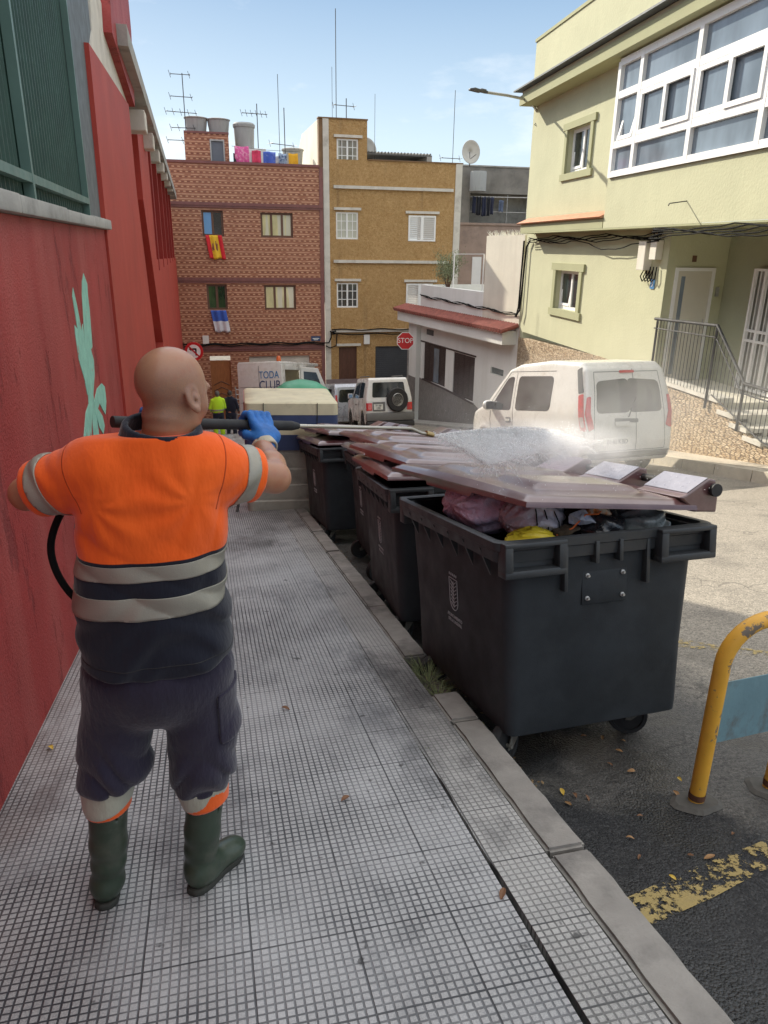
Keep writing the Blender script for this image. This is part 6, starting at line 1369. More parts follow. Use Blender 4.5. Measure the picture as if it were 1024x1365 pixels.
# large service van with its side and front doors open
t = bpy.data.objects.new('service_van', None); C.objects.link(t); tag(t, 'white high roofed service van with blue lettering and an open lit load bay', 'van')
b = MB(); b.box((0, -.95, .35), (.06, .95, 2.45), .03); b.box((0, .90, .35), (5.2, .95, 2.4), .02); b.box((2.1, -.95, .35), (3.1, -.90, 2.4), .02); b.box((0, -.95, .35), (.42, -.90, 2.4), .02); b.box((0, -.95, .35), (5.2, .95, .45)); b.box((0, -.94, 2.36), (4.6, .94, 2.5), .06); b.box((.42, -.95, 2.2), (2.1, -.90, 2.4), .01); b.prism([(3.1, .4), (5.4, .4), (5.5, 1.0), (4.9, 1.25), (4.3, 2.2), (4.1, 2.42), (3.1, 2.42)], -.89, .89, 'xz')
b.build('body', m_cw, t, smooth=True)
b = MB(); b.box((.1, .82, .5), (2.9, .88, 2.3)); b.box((2.9, -.85, .5), (2.98, .85, 2.3)); b.build('load_bay_lining', mat('bay_lining', (.30, .27, .20), .7, .2), t)
b = MB()
for z in (.9, 1.35, 1.8): b.box((.3, .3, z), (2.8, .8, z+.04))
for x in (.9, 1.7): b.box((x, .3, .5), (x+.04, .8, 2.2))
sh = b.build('shelf', mat('shelf_ply', (.50, .40, .25), .7), t)
b = MB(); b.box((1.0, -.25, 2.28), (1.5, .0, 2.33)); b.build('interior_lamp', emis('lit_lamp', (1, .95, .8), 9.0), t)
b = MB(); b.box((-.012, .01, .45), (-.002, .02, 2.35)); b.box((-.012, -.85, 1.60), (-.003, .85, 1.612)); b.box((-.012, -.88, 1.05), (-.003, .85, 1.062)); b.build('panel_gap', m_gap, t)
YZ = lambda x, y, z: Matrix(((0, 0, -1, x), (-1, 0, 0, y), (0, 1, 0, z), (0, 0, 0, 1)))
m_lb = mat('blue_lettering', (.06, .22, .45), .5)
text('lettering', 'TODA', .36, m_lb, t, YZ(-.012, -.42, 2.02), .004, .85); text('lettering', 'CLUB', .44, mat('dark_blue_lettering', (.03, .06, .16), .5), t, YZ(-.012, -.44, 1.66), .004, .85)
b = MB(); b.lathe([(.09, 0), (.09, .12), (.06, .18)], 14, c=(.12, -.82, 2.5)); b.build('beacon', mat('beacon_orange', (.70, .16, .05), .3), t, smooth=True)
Mm = Matrix.Translation((2.15, -.97, 0)) @ Matrix.Rotation(R(-62), 4, 'Z'); b = MB(Mm); b.prism([(0, .45), (1.15, .45), (1.2, 1.2), (.75, 2.25), (0, 2.32)], -.03, .03, 'xz'); dr = b.build('open_door', m_cw, t, bevel=.02)
b = MB(Mm); b.prism([(.12, 1.25), (1.0, 1.25), (.66, 2.1), (.12, 2.15)], -.035, .035, 'xz'); b.build('door_window', m_cg, dr)
b = MB(Mm)
for z in np.arange(1.2, 2.2, .14): b.box((.15, .034, z), (.75, .06, z+.03))
b.build('rack', m_rim, dr)
for x in (.9, 4.3):
    for s_ in (1, -1): wheel(t, x, s_*.84, .35, .2)
place(t, 2.12, 29.6, 28, sc_=(1, 1, 1.13))
b = MB()
for x in (-.5, -.15, .2):
    b.tube([(x, 0, 0), (x, 0, 1.0)], .02, 5)
for z in (.2, .35, .5, .65): b.box((-.5, -.01, z), (.2, .01, z+.03))

# ladder / racks against the brick wall
b = MB(); b.tube([(0, 0, 0), (0, .3, 1.7)], .03, 6); b.tube([(.4, 0, 0), (.4, .3, 1.7)], .03, 6)
for k in range(7): b.tube([(0, .04*k+.03, .2+.23*k), (.4, .04*k+.03, .2+.23*k)], .018, 5)
o = b.build('ladder', M_['galv'], smooth=True); o.location = (1.35, 34.9, road_z(35)); tag(o, 'grey ladder leaning on the brick wall beside the service van', 'ladder')
# ------------------------------------------------------------------ the worker in the orange shirt
def m_skin(nm, col, stub):
    m, t, b = nodes(nm); N = NT(t); v = N.obj()
    c = N.mix(N.rng(N.noise(v, 9, 5), .3, .7), [x*.84 for x in col], col); c = N.mix(N.rng(N.noise(v, 40, 3), .5, .7, 0, .35), c, (col[0]*.9, col[1]*.55, col[2]*.5))
    s = N.n('ShaderNodeSeparateXYZ'); N.l(v, s.inputs[0])
    if stub:      # shaved hair shadow round the back and sides of the scalp
        zz = N.math('MULTIPLY', N.rng(s.outputs[2], 1.535, 1.57), N.rng(s.outputs[2], 1.72, 1.64)); yy = N.rng(s.outputs[1], .075, .045)
        c = N.mix(N.math('MULTIPLY', N.math('MULTIPLY', zz, yy), N.rng(N.noise(v, 300, 2), .35, .65, .18, .48)), c, (.16, .125, .11))
        c = N.mix(N.rng(s.outputs[2], 1.2, 1.0, 0, .25), c, (.40, .16, .09))
    N.l(c, b.inputs['Base Color']); b.inputs['Roughness'].default_value = .36; b.inputs['Subsurface Weight'].default_value = .12; b.inputs['Subsurface Radius'].default_value = (.01, .004, .002); b.inputs['Subsurface Scale'].default_value = .6
    N.l(N.bump(N.noise(v, 260, 3), .12, .002), b.inputs['Normal']); return m
m_sk = m_skin('skin', (.44, .215, .125), 1)
def m_cloth(nm, col, wr=.25, bs=700, dirt=None, scale=4.):
    m, t, b = nodes(nm); N = NT(t); v = N.obj(); c = N.mix(N.rng(N.noise(v, scale, 5), .3, .7), [x*(1-wr*.5) for x in col], col)
    if dirt: c = N.mix(N.rng(N.noise(v, 5, 6, .65), .5, .8, 0, .6), c, dirt)
    N.l(c, b.inputs['Base Color']); b.inputs['Roughness'].default_value = .88; b.inputs['Sheen Weight'].default_value = .25; b.inputs['Specular IOR Level'].default_value = .25
    w1 = N.noise(v, 9, 4, .6, (1.6, 1, .7)); w2 = N.n('ShaderNodeTexWave', wave_type='BANDS', bands_direction='DIAGONAL'); w2.inputs['Scale'].default_value = 260; N.l(v, w2.inputs['Vector'])
    nb = N.bump(w1, wr, .03); N.l(N.bump(N.noise(v, 420, 2), .25, .0012, nb), b.inputs['Normal']); return m
m_or = m_cloth('hi_vis_orange', (.90, .125, .012), .22); m_nv = m_cloth('navy_cotton', (.012, .014, .028), .35); m_tr = m_cloth('navy_trousers', (.026, .022, .042), .5, dirt=(.05, .045, .06))
def m_shirt():
    m, t, b = nodes('shirt_cloth'); N = NT(t); v = N.obj(); s = N.n('ShaderNodeSeparateXYZ'); N.l(v, s.inputs[0])
    z = s.outputs[2]; f = N.rng(N.math('ADD', z, N.math('MULTIPLY', N.noise(v, 6, 2), .006)), 1.2065, 1.2085)
    orc = N.mix(N.rng(N.noise(v, 4, 5), .3, .7), (.80, .095, .008), (.95, .145, .016)); c = N.mix(f, (.010, .012, .022), orc); N.l(c, b.inputs['Base Color'])
    b.inputs['Roughness'].default_value = .85; b.inputs['Sheen Weight'].default_value = .2; b.inputs['Specular IOR Level'].default_value = .25
    nb = N.bump(N.noise(v, 8, 4, .6, (1.5, 1, .6)), .3, .03); w2 = N.n('ShaderNodeTexWave', wave_type='BANDS', bands_direction='DIAGONAL'); w2.inputs['Scale'].default_value = 230; N.l(v, w2.inputs['Vector']); N.l(N.bump(N.noise(v, 420, 2), .25, .0012, nb), b.inputs['Normal']); return m
m_refl = mat('reflective_tape', (.34, .325, .27), .45, .08, 14, .35, 240, .002, metal=.25, dirt=(.27, .26, .22), dsc=7, dthr=(.45, .7)); m_glove = mat('blue_glove', (.02, .14, .44), .6, .2, 30, .6, 200, .002, dirt=(.04, .20, .52), dsc=14); m_boot = mat('green_rubber', (.030, .048, .030), .38, .2, 8, .2, 60, spec=.6, dirt=(.09, .095, .07), dsc=6, dthr=(.5, .75)); m_sole = mat('dark_sole', (.03, .032, .026), .8, .2)
PO = Vector((-.22, 1.95, -.36))
t = thing('person', PO, 'bald worker in orange and navy shirt and green boots, holding a pressure lance', 'person')
W = lambda f: (lambda P: f(P+np.array(PO)))       # the body is laid out in world coordinates, stored relative to the root
def psolid(name, f, lo, hi, h, m, parent=t, label=None): return solid(name, W(f), np.array(lo)-np.array(PO), np.array(hi)-np.array(PO), h, m, parent, label)
HC = np.array((-.083, 1.975, 1.262)); ya = R(47); pt = R(8)
HM = rotz(-ya) @ rotx(-pt)
def head(P):
    q = (P-HC) @ HM*1.045; x, y, z = q[..., 0], q[..., 1], q[..., 2]; ax_ = np.abs(x); Q = np.stack((ax_, y, z), -1)
    d = ell(q, (0, -.014, .030), (.0775, .100, .088)); d = smin(d, ell(q, (0, .020, -.020), (.066, .074, .085)), .03); d = smin(d, ell(q, (0, .034, -.082), (.045, .048, .034)), .03)
    d = smin(d, ell(Q, (.034, .062, -.035), (.026, .022, .03)), .02)                                           # cheeks
    d = smin(d, ell(q, (0, .084, .018), (.050, .016, .012)), .015)                                              # brow
    d = smax(d, -ell(Q, (.031, .100, -.002), (.019, .017, .013)), .012); d = smin(d, ell(Q, (.031, .074, -.003), (.0135, .0135, .0125)), .003)  # sockets, eyes
    d = smin(d, cone(q, (0, .090, .004), (0, .108, -.028), .009, .013), .012); d = smin(d, ell(Q, (.011, .098, -.032), (.008, .009, .007)), .006)
    d = smin(d, ell(q, (0, .086, -.060), (.024, .012, .006)), .006); d = smin(d, ell(q, (0, .084, -.071), (.021, .012, .006)), .006); d = smax(d, -ell(q, (0, .098, -.0655), (.022, .008, .0022)), .003)
    eq = (Q-np.array((.082, -.006, -.008))) @ roty(-.30) @ rotx(.15); e = smax(ell(eq, (0, 0, 0), (.0095, .025, .038)), -ell(eq, (.009, .003, -.001), (.0085, .0165, .027)), .003); e = smin(e, ell(eq, (.003, .008, .0), (.006, .006, .012)), .004); e = smin(e, ell(eq, (.001, .004, -.034), (.006, .009, .010)), .006); d = smin(d, e, .004)
    d = smin(d, ell(q, (0, -.040, -.070), (.050, .045, .05)), .03)                                              # nape
    d = d-.0022*np.exp(-((y+.085)/.05)**2)*np.sin(np.clip((z+.075)*170, -9, 3))*(z < -.045)                      # creases of the nape
    return d
Lsh, Lel, Lwr = (-.320, 1.97, 1.055), (-.488, 2.045, .985), (-.235, 2.135, 1.050)
Rsh, Rel, Rwr = (-.010, 1.98, 1.045), (.178, 2.065, .984), (.158, 2.275, 1.028)
def f_body(P):
    d = head(P)
    d = smin(d, chain(P, [((-.098, 1.968, 1.19), .056), ((-.128, 1.962, 1.09), .064), ((-.15, 1.975, 1.0), .10)], .03), .03)
    d = smin(d, chain(P, [((-.16, 1.99, .98), .12), ((-.175, 2.0, .75), .13), ((-.19, 2.0, .52), .13)], .03), .05)
    d = smin(d, chain(P, [((-.14, 1.97, 1.05), .06), (Lsh, .058), (Lel, .043)], .03), .03); d = smin(d, chain(P, [(Lel, .044), (Lwr, .028)], .01), .015)
    d = smin(d, chain(P, [((-.14, 1.97, 1.05), .06), (Rsh, .058), (Rel, .045)], .03), .03)
    mid = tuple(np.array(Rel)*.65+np.array(Rwr)*.35); d = smin(d, chain(P, [(Rel, .043), (mid, .046), (Rwr, .029)], .012), .015)
    for s in (((-.29, 1.99, .45), (-.35, 1.98, .12), (-.40, 1.94, -.28)), ((-.10, 1.99, .45), (-.085, 1.98, .08), (-.122, 1.94, -.27))): d = smin(d, chain(P, [(s[0], .075), (s[1], .05), (s[2], .035)], .02), .04)
    return d
psolid('body', f_body, (-.62, 1.75, -.34), (.28, 2.36, 1.41), .0062, m_sk)
# shirt: boxy torso following a table of widths, with short wide sleeves
TZ = np.array([.44, .52, .66, .80, .92, 1.02, 1.08, 1.13, 1.17]); TX = np.array([-.192, -.190, -.188, -.176, -.165, -.160, -.155, -.148, -.135]); TW = np.array([.216, .216, .206, .196, .198, .195, .172, .132, .084]); TD = np.array([.165, .165, .158, .148, .142, .130, .112, .092, .078]); TY = np.array([1.985, 1.985, 1.985, 1.98, 1.975, 1.97, 1.965, 1.965, 1.965])
def torso(P, g=0):
    x, y, z = P[..., 0], P[..., 1], P[..., 2]; cx, hw, hd, cy = [np.interp(z, TZ, a) for a in (TX, TW, TD, TY)]
    u, v = np.abs((x-cx)/(hw+g)), np.abs((y-cy)/(hd+g)); r = (u**2.6+v**2.6)**(1/2.6); return (r-1)*(np.minimum(hw, hd)+g)*.82
def folds(P):
    x, y, z = P[..., 0], P[..., 1], P[..., 2]
    f = .0045*np.sin(26*(x+.17)+5*np.sin(z*6)+3*z)*np.clip((.95-z)/.35, 0, 1)+.0035*np.sin(60*z+18*np.abs(x+.16)+4*np.sin(x*14))*np.clip((.84-z)*4, 0, 1)
    for s, c in ((1, -.05), (-1, -.30)):        # drags running from the armpits and shoulders
        r = np.hypot((x-c-s*.02), (z-1.0)*1.0); f = f+.0022*np.sin(np.arctan2(z-1.0, s*(x-c))*9+r*16)*np.exp(-((r-.11)/.07)**2)
    rg = lambda q: 1-2*np.abs(np.sin(q))
    f = f+.0032*rg(9*x+13*z+2.2*np.sin(z*9+x*5))*np.clip((1.05-z)*3, 0, 1)+.0026*rg(16*x-11*z+2*np.sin(x*13)+.6)*np.clip((z-.62)*3, 0, 1)
    return f+.0025*n3(P, 13)
def sleeve(P, sh, el, sgn):
    a = np.array(sh, float); b_ = np.array(el, float); ax = (b_-a)/np.linalg.norm(b_-a); a0 = a-ax*.06; end = a+ax*(.145 if sgn > 0 else .155)
    d = cone(P, tuple(a0), tuple(end), .082, .080); pl = (P-end) @ ax; s = (P-a) @ ax
    d = d+.004*np.sin(s*85+6*np.sin(P[..., 2]*15+sgn))*np.clip(s/.1, 0, 1)*np.clip(-pl/.05, 0, 1)+.003*n3(P, 20, 2)
    d = smax(d, pl, .008); d = smax(d, -np.maximum(cone(P, tuple(a), tuple(end+ax*.05), .062, .062), -(pl+.07)), .006); return d
def f_shirt(P):
    d = torso(P)+folds(P); d = smin(d, chain(P, [((-.30, 1.97, 1.075), .075), ((-.14, 1.965, 1.12), .072), ((.0, 1.975, 1.065), .075)], .05), .05)
    d = smin(d, sleeve(P, Lsh, Lel, -1), .03); d = smin(d, sleeve(P, Rsh, Rel, 1), .03)
    hz = .505+.012*np.sin(P[..., 0]*9)-.02*np.clip((P[..., 0]+.2), -.3, .1); d = smax(d, hz-P[..., 2], .012)
    d = smax(d, P[..., 2]-1.155-.12*(P[..., 1]-1.96)*-1, .01); return d
shirt = psolid('shirt', f_shirt, (-.62, 1.76, .44), (.27, 2.2, 1.22), .0075, m_shirt())
off = np.array(PO)
def vz(z, tilt=0): return ((0, 0, z-off[2]), )
for z0, z1 in ((.792, .835), (.684, .746)):
    band(shirt, 'reflective_band', [((0, 0, z1-off[2]), (0, .0, 1)), ((0, 0, z0-off[2]), (0, 0, -1))], m_refl, t, .003, keep=lambda c: -.42 < c.x+off[0] < .08)
for sh, el, s0, s1 in ((Lsh, Lel, .088, .128), (Rsh, Rel, .080, .118)):
    a = Vector(sh); ax = (Vector(el)-a).normalized(); p0, p1 = a+ax*s0-PO, a+ax*s1-PO
    sg_ = -1 if el[0] < sh[0] else 1
    band(shirt, 'reflective_band', [(p1, ax), (p0, -ax)], m_refl, t, .003, keep=lambda c, a=a, ax=ax: ((Vector(c)+PO-a)-ax*((Vector(c)+PO-a).dot(ax))).length < .125 and c.z+off[2] > .87)
def collar(P):
    cx = np.array((-.120, 1.965, 1.155)); q = (P-cx) @ rotx(.20) @ roty(.10); x, y, z = q[..., 0], q[..., 1], q[..., 2]
    r = np.sqrt((x/.098)**2+(y/.086)**2); rr_ = 1.0-z*2.6; d = np.abs(r-rr_)*.088-.0075; return smax(d, np.abs(z)-.026, .006)
psolid('collar', collar, (-.28, 1.82, 1.06), (.03, 2.12, 1.25), .006, m_nv)
# trousers: seat and two baggy legs bunched at the knee
def wrinkle(P, zc, s=1):
    z = P[..., 2]
    ph = 52*z+6*np.sin(P[..., 0]*19+zc)+5*P[..., 1]; rg = 1-2*np.abs(np.sin(ph*.5))
    return .0085*rg*np.exp(-((z-zc)/.10)**2)+.005*n3(P, 11, 3)+.0025*(1-2*np.abs(np.sin(18*P[..., 0]+14*z+3*np.sin(z*12))))*np.clip((z-zc)*6, 0, 1)
def f_tr(P):
    d = ell(P, (-.192, 1.985, .44), (.205, .165, .175)); d = smax(d, P[..., 2]-.56, .02)
    l1 = chain(P, [((-.292, 1.985, .42), .118), ((-.335, 1.985, .24), .098), ((-.345, 1.975, .15), .099), ((-.358, 1.965, .095), .090)], .03)+wrinkle(P, .13); l1 = smax(l1, .085+.10*(P[..., 0]+.36)-P[..., 2], .014)
    l2 = chain(P, [((-.095, 1.985, .42), .120), ((-.082, 1.98, .24), .102), ((-.095, 1.965, .12), .098), ((-.108, 1.96, .05), .087)], .03)+wrinkle(P, .08); l2 = smax(l2, .028-.04*(P[..., 0]+.1)-P[..., 2], .014)
    l1 = smax(l1, P[..., 0]+.200, .03); l2 = smax(l2, -P[..., 0]-.195, .03)
    return smin(d, np.minimum(l1, l2), .035)
tr = psolid('trousers', f_tr, (-.50, 1.78, -.03), (.08, 2.2, .60), .0085, m_tr)
def f_pk(P): return smax(np.abs(f_tr(P)-.002)-.007, rbox(P, (.025, 1.93, .31), (.055, .085, .085), .012), .004)
psolid('cargo_pocket', f_pk, (-.06, 1.82, .2), (.10, 2.04, .42), .006, m_tr)
m_pale = m_cloth('pale_reflective_cuff', (.44, .43, .34), .4); m_oc = m_cloth('orange_cuff', (.88, .13, .015), .2)
def cuff(name, c0, c1, r0, r1, m, z0, z1, amp, sl_=0):
    f = lambda P: smax(smax(np.abs(cone(P, c0, c1, r0, r1)+amp*np.sin(30*P[..., 0]+22*P[..., 1]))-.006, P[..., 2]-z1, .004), z0+sl_*(P[..., 0]-c0[0])-P[..., 2], .004)
    psolid(name, f, (min(c0[0], c1[0])-.13, 1.82, z0-.04), (max(c0[0], c1[0])+.13, 2.12, z1+.02), .0065, m)
cuff('pale_cuff', (-.362, 1.965, .14), (-.375, 1.955, .02), .082, .066, m_pale, .012, .10, .005, .25)
cuff('pale_cuff', (-.105, 1.96, .09), (-.090, 1.955, -.03), .080, .066, m_pale, -.018, .045, .005, .45)
cuff('orange_cuff', (-.372, 1.96, .10), (-.376, 1.955, .0), .068, .063, m_oc, -.004, .04, .002, .1); cuff('orange_cuff', (-.092, 1.96, .05), (-.088, 1.955, -.03), .070, .065, m_oc, -.032, .03, .002, .2)
# rubber boots
def boot(name, top, ank, heel, toe, lab=None):
    top, ank, heel, toe = [np.array(p, float) for p in (top, ank, heel, toe)]; fd = toe-heel; L_ = np.linalg.norm(fd); fd = fd/L_; sd = np.cross(fd, np.array(E3)); sd /= np.linalg.norm(sd); up = np.cross(sd, fd)
    Mf = np.stack((fd, sd, up), 1)
    def f(P):
        d = chain(P, [(tuple(top), .060), (tuple(top*.45+ank*.55), .054), (tuple(ank), .050)], .02)+.0035*np.sin(70*P[..., 2])*np.exp(-((P[..., 2]-ank[2]-.05)/.06)**2)
        q = (P-heel) @ Mf; d = smin(d, ell(q, (.045, 0, .045), (.058, .042, .05)), .03); d = smin(d, ell(q, (L_*.50, 0, .040), (L_*.38, .042, .045)), .04); d = smin(d, ell(q, (L_*.78, .003, .032), (L_*.24, .047, .036)), .02)
        d = smax(d, -(q[..., 2]+.002), .006); d = smax(d, P[..., 2]-top[2]-.0, .004); return smax(d, -smax(cone(P, tuple(top+np.array((0, 0, .05))), tuple(top-np.array((0, 0, .05))), .052, .050), -(P[..., 2]-top[2]+.05), .002), .003)
    lo = np.minimum(np.minimum(top, toe), heel)-.09; hi = np.maximum(np.maximum(top, toe), heel)+.09
    o = psolid('boot', f, lo, hi, .0075, m_boot)
    def g(P):
        q = (P-heel) @ Mf; w_ = np.interp(q[..., 0], [-.016, -.008, .01, .05, .12, .20, L_-.06, L_-.02, L_-.004, L_+.006], [.0, .020, .034, .040, .036, .046, .044, .032, .018, 0.])
        d = np.maximum(np.abs(q[..., 1])-w_, np.maximum(-q[..., 0]-.012, q[..., 0]-L_-.006)); d = smax(d, np.abs(q[..., 2]-.0)-.011, .006); return d
    s = psolid('sole', g, np.minimum(heel, toe)-.09, np.maximum(heel, toe)+.09, .006, m_sole, o); 
boot('boot', (-.376, 1.955, .03), (-.404, 1.945, -.27), (-.415, 1.895, -.332), (-.425, 2.165, -.379))
boot('boot', (-.088, 1.958, .0), (-.122, 1.94, -.265), (-.148, 1.890, -.332), (.008, 2.075, -.364))
# the lance and the gloves that hold it
LA, LB, LT = Vector((-.259, 2.12, 1.156)), Vector((.781, 2.75, .946)), Vector((.880, 2.80, .905)); LD = (LB-LA).normalized(); LG = LA+LD*.66
T2 = Thing('pressure_lance', Matrix.Translation(LA), 'long pressure washer lance with black grip and thin steel wand, held over the bins', 'pressure lance')
b = T2.mb(True); b.tube([LA+LD*.0, LG-LD*.03], .0165, 16); b.tube([LG-LD*.03, LG], [.0165, .011], 16); b.build('grip_tube', M_['black'], T2.root, smooth=True)
b = T2.mb(True); b.tube([LG-LD*.01, LB-LD*.05, LB, LB.lerp(LT, .5)+Vector((0, 0, -.006)), LT], .0068, 10); b.build('wand', M_['steel'], T2.root, smooth=True)
b = T2.mb(True); b.tube([LT-(LT-LB)*.25, LT+(LT-LB)*.10], .0105, 12); b.build('nozzle', mat('brass', (.45, .33, .16), .35, .1, metal=.9), T2.root, smooth=True)
b = T2.mb(True); b.tube([LA+LD*.04, LA+LD*.05+Vector((-.01, .0, -.09))], .015, 10); b.build('trigger_handle', M_['black'], T2.root, smooth=True)
def glove(name, grip, wrist, side, parent, flip=1):
    """hand closed round the bar: knuckles on the near side of the bar, fingers going over it, thumb from the side of the palm"""
    g = np.array(grip, float); wv = np.array(wrist, float); B = np.array(LD)*flip; F = g-wv; F -= B*(F@B); F /= np.linalg.norm(F); U = np.cross(B, F)*1.0
    if U[2] < 0: U = -U
    def p(b_, f_, u_): return tuple(g+B*b_+F*f_+U*u_)
    def f(P):
        q = np.stack(((P-g)@B, (P-g)@F, (P-g)@U), -1)
        d = rbox(q, (.0, -.045, .018), (.042, .042, .017), .016); d = smin(d, chain(P, [(tuple(wv-F*.015), .034), (p(.0, -.075, .010), .030)], .02), .03)
        fin = None
        for i, (bo, ln, r) in enumerate(((-.034, .9, .0115), (-.012, 1.0, .0122), (.011, .96, .0118), (.033, .80, .0105))):
            pts = [(p(bo, -.018, .026), r*1.1), (p(bo, .012, .033*1.0), r*1.08), (p(bo*1.0, .033*ln, .018), r), (p(bo, .036*ln, -.008), r*.95), (p(bo, .016*ln, -.027), r*.88)]
            e = chain(P, pts, .004); fin = e if fin is None else np.minimum(fin, e)
        d = smin(d, fin, .007)
        th = chain(P, [(p(-.040*1, -.070, .008), .016), (p(-.052, -.036, -.010), .0145), (p(-.046, -.008, -.026), .0130), (p(-.030, .012, -.030), .0115)], .006); d = smin(d, th, .010)
        return d+.0012*n3(P, 60)
    c = (g+wv)/2; o = psolid('glove', f, c-.13, c+.13, .0042, m_glove, parent)
    cf = lambda P: smax(np.abs(cone(P, tuple(wv+F*.005), tuple(wv-F*.045), .037, .039))-.004, np.maximum((P-wv)@F-.0, -((P-wv)@F)-.030), .003)
    psolid('glove_cuff', cf, wv-.07, wv+.07, .005, mat('pale_knit', (.50, .44, .34), .9, .1, 40, .5, 300), o)
Gr = LA+LD*.485; glove('glove', Gr+Vector((0, 0, .0)), (.160, 2.283, 1.030), 1, t)
glove('glove', LA+LD*.13, (-.225, 2.135, 1.055), -1, t)
H = Thing('hose', Matrix.Translation((-.33, 2.2, -.4)), 'black pressure hose looping down beside the worker', 'hose')
def smooth_path(P, n=6):
    P = [Vector(p) for p in P]; q = []
    for i in range(len(P)-1):
        a, b_, c, d = P[max(0, i-1)], P[i], P[i+1], P[min(len(P)-1, i+2)]
        for k in range(n):
            t_ = k/n; q.append(.5*((2*b_)+(c-a)*t_+(2*a-5*b_+4*c-d)*t_*t_+(3*b_-a-3*c+d)*t_**3))
    return q+[P[-1]]
bpy.data.objects.remove(H.root)
b = MB(); b.tube(smooth_path([tuple(LA+LD*.05+Vector((-.01, .0, -.09))), (-.345, 2.13, .98), (-.412, 2.10, .918), (-.452, 2.08, .834), (-.450, 2.06, .761), (-.418, 2.05, .681), (-.36, 2.08, .58), (-.33, 2.17, .40), (-.36, 2.24, .0), (-.39, 2.24, -.30), (-.41, 2.32, -.395), (-.50, 2.9, -.51), (-.66, 4.0, -.705), (-.74, 6, -1.065), (-.70, 9, -1.605)]), .0105, 10)
o = b.build('hose', M_['cable'], smooth=True); tag(o, 'black pressure hose looping down past the left side of the worker', 'hose')
# ------------------------------------------------------------------ two men far down the street
def bystander(x, y, yaw, label, jm, tm, lm_, hair, lean=0):
    z0 = road_z(y); t = thing('person', (x, y, z0), label, 'person', rot=Matrix.Rotation(yaw, 3, 'Z'))
    sk = bpy.data.materials['skin']
    def arms(P, r, k=0):
        d = None
        for s in (-1, 1):
            e = chain(P, [((s*.19, 0, 1.42), .055+r), ((s*.27, .02, 1.16), .045+r)]+([((s*.20, .20, 1.02), .032+r)] if True else []), .02); d = e if d is None else np.minimum(d, e)
        return d
    def fb(P):
        d = ell(P, (0, .015, 1.635), (.075, .095, .115)); d = smin(d, ell(P, (0, .05, 1.56), (.05, .05, .04)), .03); d = smin(d, cone(P, (0, 0, 1.55), (0, 0, 1.42), .055, .065), .02); d = smin(d, cone(P, (0, .10, 1.64), (0, .12, 1.61), .012, .015), .01)
        d = smin(d, chain(P, [((0, 0, 1.40), .12), ((0, 0, 1.0), .13)], .03), .04); d = smin(d, arms(P, -.012), .02)
        for s in (-1, 1):
            d = smin(d, chain(P, [((s*.09, 0, .95), .08), ((s*.11, .02, .5), .05), ((s*.12, 0, .06), .04)], .02), .03)
            d = smin(d, rbox((P-np.array((s*.17, .25, 1.02))), (0, 0, 0), (.022, .045, .03), .015), .02)
            for k in range(4): d = smin(d, cone(P, (s*(.150+.013*k), .28, 1.03), (s*(.145+.013*k), .335, .995), .0085, .007), .003)
            d = smin(d, cone(P, (s*.145, .23, 1.04), (s*.125, .29, 1.05), .010, .008), .006)
        return d
    solid('body', fb, (-.4, -.25, 0), (.4, .42, 1.8), .018, sk, t)
    def fj(P):
        d = ell(P, (0, 0, 1.22), (.225, .145, .36)); d = smin(d, chain(P, [((-.16, 0, 1.42), .075), ((.16, 0, 1.42), .075)]), .04); d = smin(d, arms(P, .012), .02); d = smax(d, -(P[..., 1]*1.0-.15)*-1-.04+(-10)*(P[..., 2] < 0), .0) if False else d
        d = smax(d, .93-P[..., 2], .01); return d+.008*n3(P, 9)
    j = solid('jacket', fj, (-.42, -.25, .85), (.42, .35, 1.6), .018, jm, t)
    def ft(P):
        d = ell(P, (0, 0, .93), (.19, .14, .14))
        for s in (-1, 1): d = smin(d, chain(P, [((s*.10, 0, .88), .105), ((s*.115, .01, .5), .085), ((s*.125, 0, .10), .072)], .03), .03)
        return smax(d, .06-P[..., 2], .01)+.007*n3(P, 10)
    tr_ = solid('trousers', ft, (-.3, -.2, 0), (.3, .25, 1.1), .018, tm, t)
    if lm_: band(tr_, 'trouser_leg', [((0, 0, .66), (0, 0, 1))], lm_, t, .004); band(j, 'reflective_band', [((0, 0, 1.12), (0, 0, 1)), ((0, 0, 1.06), (0, 0, -1))], m_refl, t, .004)
    for s in (-1, 1): solid('shoe', lambda P, s=s: smax(ell(P, (s*.125, .06, .045), (.052, .14, .065)), -P[..., 2], .01), (-.25, -.15, -.02), (.25, .26, .15), .015, M_['black'], t)
    solid('hair', lambda P: smax(ell(P, (0, -.002, 1.66), (.082, .098, .105)), (P[..., 1]-.045)+(P[..., 2]-1.70)*-.6, .01), (-.12, -.14, 1.5), (.12, .14, 1.8), .012, hair, t)
hv = m_cloth('hi_vis_yellow', (.50, .80, .03), .2); nvy = m_cloth('navy_overall', (.012, .014, .03), .3)
bystander(.36, 26.2, R(10), 'man in a yellow hi-vis jacket and navy shorts over yellow leggings, seen from behind', hv, nvy, hv, mat('grey_hair', (.12, .11, .10), .9, .2, 30))
bystander(.80, 26.3, R(-25), 'man in dark navy clothes next to the man in yellow', nvy, nvy, None, mat('dark_hair', (.06, .05, .045), .9, .2, 30))
